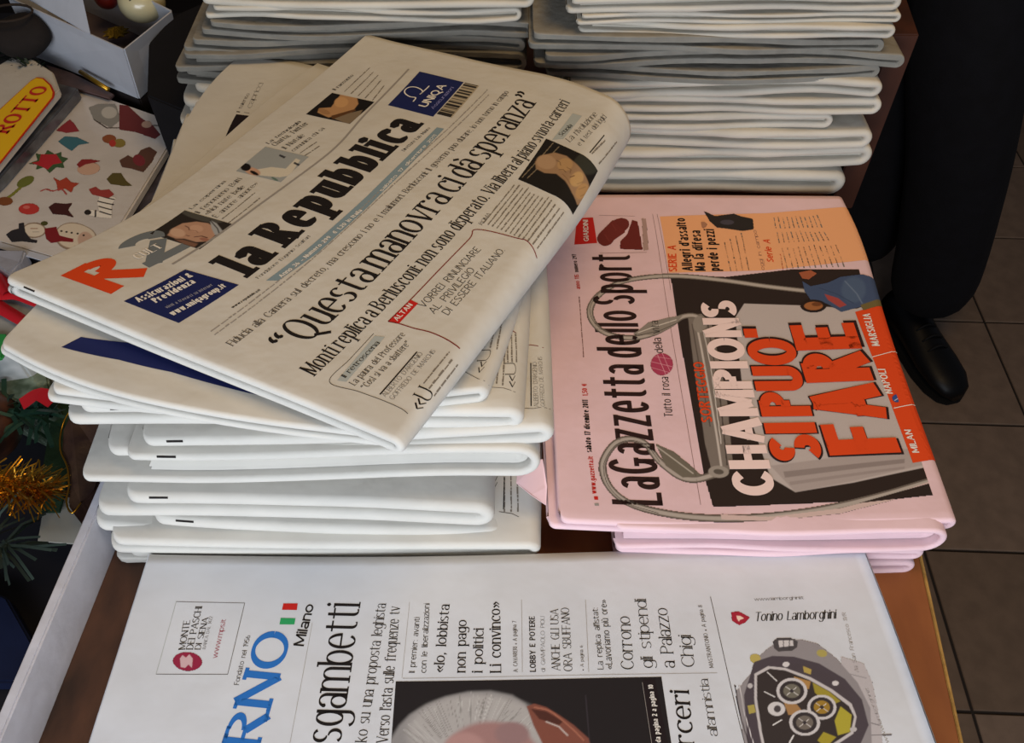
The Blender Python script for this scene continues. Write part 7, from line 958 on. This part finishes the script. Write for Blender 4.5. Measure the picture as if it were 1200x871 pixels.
bv, bf = ball(c, .024, 28, 18, (1.2, .8, .8)); bv = [(x+.003*math.sin(90*y+40*z), y+.003*math.sin(80*x), z+.003*math.sin(100*x+60*y)) for x, y, z in bv]
mesh_obj('sack', bv, bf, mat('brown_cloth', '#1c1613', .9, .5, 60, .3), t); mesh_obj('tie', *tube([(c[0]+.022*math.cos(a), c[1]+.016*math.sin(a), c[2]+.0225) for a in np.linspace(0, 6.28, 20)], .0012, 6), mat('bark', '#2a2018'), t)
low_box('wrapped_pack', 'long brown wrapped pack between the white box and the sticker sheet', 'pack', L['brownpack'], .031, mat('brown_wrap', '#4a3c3a', .4, .4, 40, .0, spec=.5, col2='#6a5452'), 'wrapping')
mv, mf = tube([L['goldstick'][0], L['goldstick'][1]], .0022, 10); tag(mesh_obj('gold_stick', mv, mf, mat('gold', '#b08a30', .3, metal=.9)), 'thin gold stick beside the open white box', 'stick')
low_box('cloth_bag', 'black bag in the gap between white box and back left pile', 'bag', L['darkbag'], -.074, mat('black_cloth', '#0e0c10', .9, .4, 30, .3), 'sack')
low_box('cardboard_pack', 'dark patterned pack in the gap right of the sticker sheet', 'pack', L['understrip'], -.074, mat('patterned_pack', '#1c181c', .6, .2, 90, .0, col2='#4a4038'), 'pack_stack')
# striped gift wrap at the left edge
t = low_box('gift_wrap', 'silvery crumpled gift wrap with red stripes at the left edge', 'gift wrap', L['wrap'], -.074, mat('silver_wrap', '#a9aaa8', .3, .9, 45, .0, spec=.6, coat=.3, col2='#767c7a', detail=2), 'wrap')
for k in range(4):
    P = spline(L['stripe%d' % k], 5); P = [tuple(p) for p in P]
    w_ = np.interp(np.linspace(0, 1, len(P)), [0, .5, 1], [.011, .010, .006]); V, F = [], []
    for i, p in enumerate(P):
        d = np.array(P[min(i+1, len(P)-1)])-np.array(P[max(i-1, 0)]); s = np.cross(d, (0, 0, 1)); s /= np.linalg.norm(s)
        for q in (-1, -.5, 0, .5, 1): V.append(np.array(p)+s*w_[i]/2*q+np.array([0, 0, .0022*(1-q*q)]))
    for i in range(len(P)-1):
        for q in range(4): F.append((i*5+q, i*5+q+1, (i+1)*5+q+1, (i+1)*5+q))
    mesh_obj('red_stripe', V, F, mat('satin_red', '#a81620', .35, spec=.5), t)
low_box('plastic_bag', 'grey transparent bag corner above the red striped wrap', 'bag', L['bow'], .0205, mat('grey_bag', '#8c8a8e', .25, .6, 40, .15, spec=.7, coat=.4), 'film')
low_box('green_pack', 'small bright green pack at the left edge under the red striped wrap', 'pack', L['green'], .0205, mat('bright_green', '#2f8a45', .4, .2, 40, .15), 'wrapping')
# foil, ribbons, tinsel, leaf ornament below
t = low_box('foil_pack', 'crumpled pale green foil pack with gold glints left of the newspaper pile', 'pack', L['foil'], -.074, mat('green_foil', '#8a9a88', .25, 1., 70, .0, metal=.5, col2='#4c5a48', detail=2), 'foil')
V, F = ribbon(spline(L['redribbon']+[L['redribbon'][-1]], 4), .012); tag(mesh_obj('ribbon', V, F, mat('satin_red', '#a81620')), 'short dark red ribbon on the pale green foil pack', 'ribbon')
c = L['brownball'][0]; t = thing('bauble', 'brown speckled bauble at the left edge above the gold tinsel', 'bauble', (c[0]-.02, c[1], c[2]-.03))
mesh_obj('ball', *ball((c[0]-.02, c[1], c[2]), .03, 28, 18), mat('brown_gloss', '#5a3420', .4, .3, 60, .0, spec=.5, col2='#33201a'), t); mesh_obj('cap', *tube([(c[0]-.02, c[1], c[2]+.028), (c[0]-.02, c[1], c[2]+.036)], .005, 10), mat('gold', '#b08a30'), t)
def strands(name, label, cat, path, n, lmin, lmax, w, m, spread, zup, seed, m2=None):
    r = random.Random(seed); P = [np.array(q) for q in path]; prt = []; core = spline(path if len(path) > 3 else [list(P[0]+(P[-1]-P[0])*q) for q in np.linspace(0, 1, 6)], 4)
    t = thing(name, label, cat, tuple(P[len(P)//2]))
    mesh_obj('core', *tube([tuple(p) for p in core], .0015, 6), m, t)
    for k in range(n):
        p = core[r.randrange(len(core))] + np.array([r.uniform(-.003, .003) for _ in range(3)])
        d = np.array([r.gauss(.3, spread), r.gauss(0, spread), abs(r.gauss(zup, .4))]); d /= np.linalg.norm(d); Ln = r.uniform(lmin, lmax)
        b_ = np.array([r.uniform(-.3, .3), r.uniform(-.3, .3), -.5])*Ln*.5
        prt.append(ribbon([p, p+d*Ln*.5+b_*.15, p+d*Ln+b_], w*r.uniform(.7, 1.2), (r.uniform(-.6, .6), r.uniform(-.6, .6), 1)))
    o = mesh_obj('strands', *join(prt), m2 or m, t); o['kind'] = 'stuff'
GOLD = mat('gold_tinsel', '#d09a34', .28, metal=1.)
strands('tinsel_garland', 'gold tinsel garland at the left edge beside the white rail', 'tinsel', L['tinsel'], 620, .010, .026, .0009, GOLD, .9, .35, 5)
strands('tinsel_garland', 'dull green and silver tinsel below the gold garland', 'tinsel', L['strands'], 46, .02, .05, .0022, mat('green_silver_tinsel', '#4a5a52', .3, metal=.6), .8, .3, 6)
strands('tinsel_garland', 'dark green ribbon tinsel above the gold garland', 'tinsel', L['greens'], 46, .014, .034, .003, mat('dark_green_tinsel', '#1f3a2e', .35, metal=.3), .9, .3, 8)
t = low_box('leaf_ornament', 'dark brown leaf ornament with thin gold rim beside the white rail', 'ornament', L['leaf'], -.018, mat('brown_leaf', '#33201a', .6, .5, 60, .0, col2='#4a3424'), 'leaf')
mesh_obj('gold_rim', *tube([tuple(p) for p in spline([[x-.0005, y, z+.0006] for x, y, z in L['leaf'][:9]], 4)], .0007, 6), GOLD, t)
tag(solid('felt_leaf', L['greenleaf'], .002, mat('felt_green', '#26402a', .95, .5, 80, .25), None, .0004), 'mid green felt leaf behind the brown leaf ornament', 'ornament')
tag(solid('white_card_tag', L['card'], .0015, mat('pale_card', '#a9a9a0', .7, .1, 40, .06), None, .0002), 'plain off white card under the leaf ornament', 'card')
low_box('blue_pack', 'dark blue pack at the lower left edge', 'pack', L['blue'], -.074, mat('dark_blue', '#101a38', .5, .3, 30, .2), 'wrapping')
# ------------------------------------------------------------------ person standing behind the counter
def person():
    TR = mat('navy_trousers', '#0d0e15', .9, .6, 35, .3); SH = mat('black_shoe', '#08080a', .45, .1, 30); JK = mat('dark_coat', '#101116', .9, .5, 30, .2)
    t = thing('person', 'person in dark navy trousers and black shoes standing right of the counter', 'person', (.80, 1.3, FLOOR_Z))
    def skin(name, V, E, R, m, sub=2):
        me = bpy.data.meshes.new(name); me.from_pydata(V, E, []); o = bpy.data.objects.new(name, me); COLL.objects.link(o); me.materials.append(m)
        md = o.modifiers.new('skin', 'SKIN'); md.use_smooth_shade = True
        for i, r in enumerate(R): me.skin_vertices[0].data[i].radius = r if isinstance(r, tuple) else (r, r)
        me.skin_vertices[0].data[0].use_root = True
        s = o.modifiers.new('sub', 'SUBSURF'); s.levels = s.render_levels = sub
        put(o, t); return o
    hip = (.74, 1.42, .06)
    V = [hip, (.74, 1.42, .17), (.70, 1.38, -.02), (.745, 1.31, -.22), (.79, 1.255, -.42), (.825, 1.225, -.62), (.84, 1.21, -.765),
         (.75, 1.46, -.02), (.725, 1.44, -.22), (.715, 1.41, -.42), (.73, 1.385, -.62), (.74, 1.37, -.765)]
    skin('trousers', V, [(0, 1), (0, 2), (2, 3), (3, 4), (4, 5), (5, 6), (0, 7), (7, 8), (8, 9), (9, 10), (10, 11)],
         [(.15, .13), (.15, .12), .115, .105, .094, .088, .086, .115, .105, .096, .088, .084], TR)
    def shoe(x, y, yaw):
        bm = bmesh.new(); n = 20; L_ = .285; rings = []
        prof = [(-.09, .028, .075), (-.068, .034, .085), (-.027, .036, .088), (.027, .039, .066), (.08, .044, .052), (.122, .041, .044), (.150, .030, .034), (.162, .014, .022)]
        for (d, w, hh) in prof:
            ring = []
            for k in range(n):
                a = 2*math.pi*k/n; xx = w*math.cos(a); zz = max(0, hh/2+hh/2*math.sin(a)); ring.append(bm.verts.new((d, xx, zz)))
            rings.append(ring)
        for i in range(len(rings)-1):
            for k in range(n): bm.faces.new((rings[i][k], rings[i+1][k], rings[i+1][(k+1) % n], rings[i][(k+1) % n]))
        bm.faces.new(rings[0]); bm.faces.new(rings[-1][::-1])
        bmesh.ops.recalc_face_normals(bm, faces=bm.faces)
        bmesh.ops.rotate(bm, verts=bm.verts, cent=(0, 0, 0), matrix=Matrix.Rotation(yaw, 3, 'Z')); bmesh.ops.translate(bm, verts=bm.verts, vec=(x, y, FLOOR_Z+.012))
        me = bpy.data.meshes.new('shoe'); bm.to_mesh(me); bm.free(); me.materials.append(SH)
        for p in me.polygons: p.use_smooth = True
        o = bpy.data.objects.new('shoe', me); COLL.objects.link(o); put(o, t)
        sole = [(x+math.cos(yaw)*d-math.sin(yaw)*w*s, y+math.sin(yaw)*d+math.cos(yaw)*w*s, FLOOR_Z+.014) for s in (1, -1) for (d, w, hh) in (prof if s == 1 else prof[::-1])]
        so = solid('sole', sole, .0139, mat('rubber_sole', '#0a0a0a', .8), None, .002); so.parent = o; so.matrix_parent_inverse = o.matrix_world.inverted() if False else Matrix.Translation(t.location) @ Matrix.Translation(-t.location)
        lc = join([tube([(x+math.cos(yaw)*d-math.sin(yaw)*w*s, y+math.sin(yaw)*d+math.cos(yaw)*w*s, FLOOR_Z+.012+z) for s in np.linspace(-1, 1, 7) for z in [zz+.012*(1-s*s)]], .0022, 6) for d, w, zz in ((.02, .022, .062), (.045, .022, .056), (.068, .022, .050))])
        l_ = mesh_obj('laces', *lc, mat('black_lace', '#141416', .8)); l_.parent = o
    shoe(.832, 1.195, -1.30); shoe(.74, 1.325, -1.75)
    # coat and the rest of the figure stand above the frame
    skin('coat', [(.74, 1.42, .10), (.74, 1.43, .33), (.74, 1.43, .50), (.74, 1.42, .60), (.54, 1.40, .52), (.50, 1.34, .30), (.58, 1.16, .34), (.94, 1.44, .52), (.98, 1.40, .30), (.90, 1.20, .34)],
         [(0, 1), (1, 2), (2, 3), (2, 4), (4, 5), (5, 6), (2, 7), (7, 8), (8, 9)], [(.17, .14), (.16, .13), (.15, .12), .07, .065, .055, .045, .065, .055, .045], JK)
    SK = mat('skin', '#a8765c', .6, .1, 60)
    skin('head', [(.74, 1.42, .62), (.74, 1.41, .68), (.735, 1.395, .76), (.735, 1.395, .85)], [(0, 1), (1, 2), (2, 3)], [.055, .058, .078, .075], SK)
    mesh_obj('hair', *ball((.74, 1.41, .845), .098, 24, 16, (.85, 1, .85)), mat('dark_hair', '#1a1410', .9, .6, 90), t)
    for sx in (-1, 1): mesh_obj('eye', *ball((.735+sx*.03, 1.322, .80), .011, 12, 8), mat('eye_white', '#c8c4c0', .3), t)
    mesh_obj('nose', *ball((.735, 1.312, .775), .014, 12, 8, (.8, 1.2, 1.4)), SK, t); mesh_obj('mouth', *ball((.735, 1.322, .735), .018, 12, 8, (1.2, .5, .3)), mat('lips', '#84504a', .6), t)
    for (bx, by, bz, sx) in ((.59, 1.14, .345, 1), (.89, 1.18, .345, -1)):
        V_ = [(bx, by, bz), (bx+.01*sx, by-.03, bz+.01), (bx+.015*sx, by-.065, bz+.012)]; E_ = [(0, 1), (1, 2)]; R_s = [(.026, .018), (.016, .034), (.016, .034)]
        for k, (oz, ln) in enumerate(((.03, .06), (.01, .075), (-.01, .07), (-.03, .055))):
            i0 = len(V_); V_ += [(bx+.02*sx, by-.08, bz+.012+oz), (bx+.03*sx, by-.08-ln*.5, bz+.01+oz), (bx+.05*sx, by-.08-ln*.85, bz+oz)]; E_ += [(2, i0), (i0, i0+1), (i0+1, i0+2)]; R_s += [.009, .0085, .007]
        i0 = len(V_); V_ += [(bx+.015*sx, by-.04, bz+.055), (bx+.03*sx, by-.07, bz+.075)]; E_ += [(1, i0), (i0, i0+1)]; R_s += [.011, .009]
        skin('hand', V_, E_, R_s, SK, 1)
person()
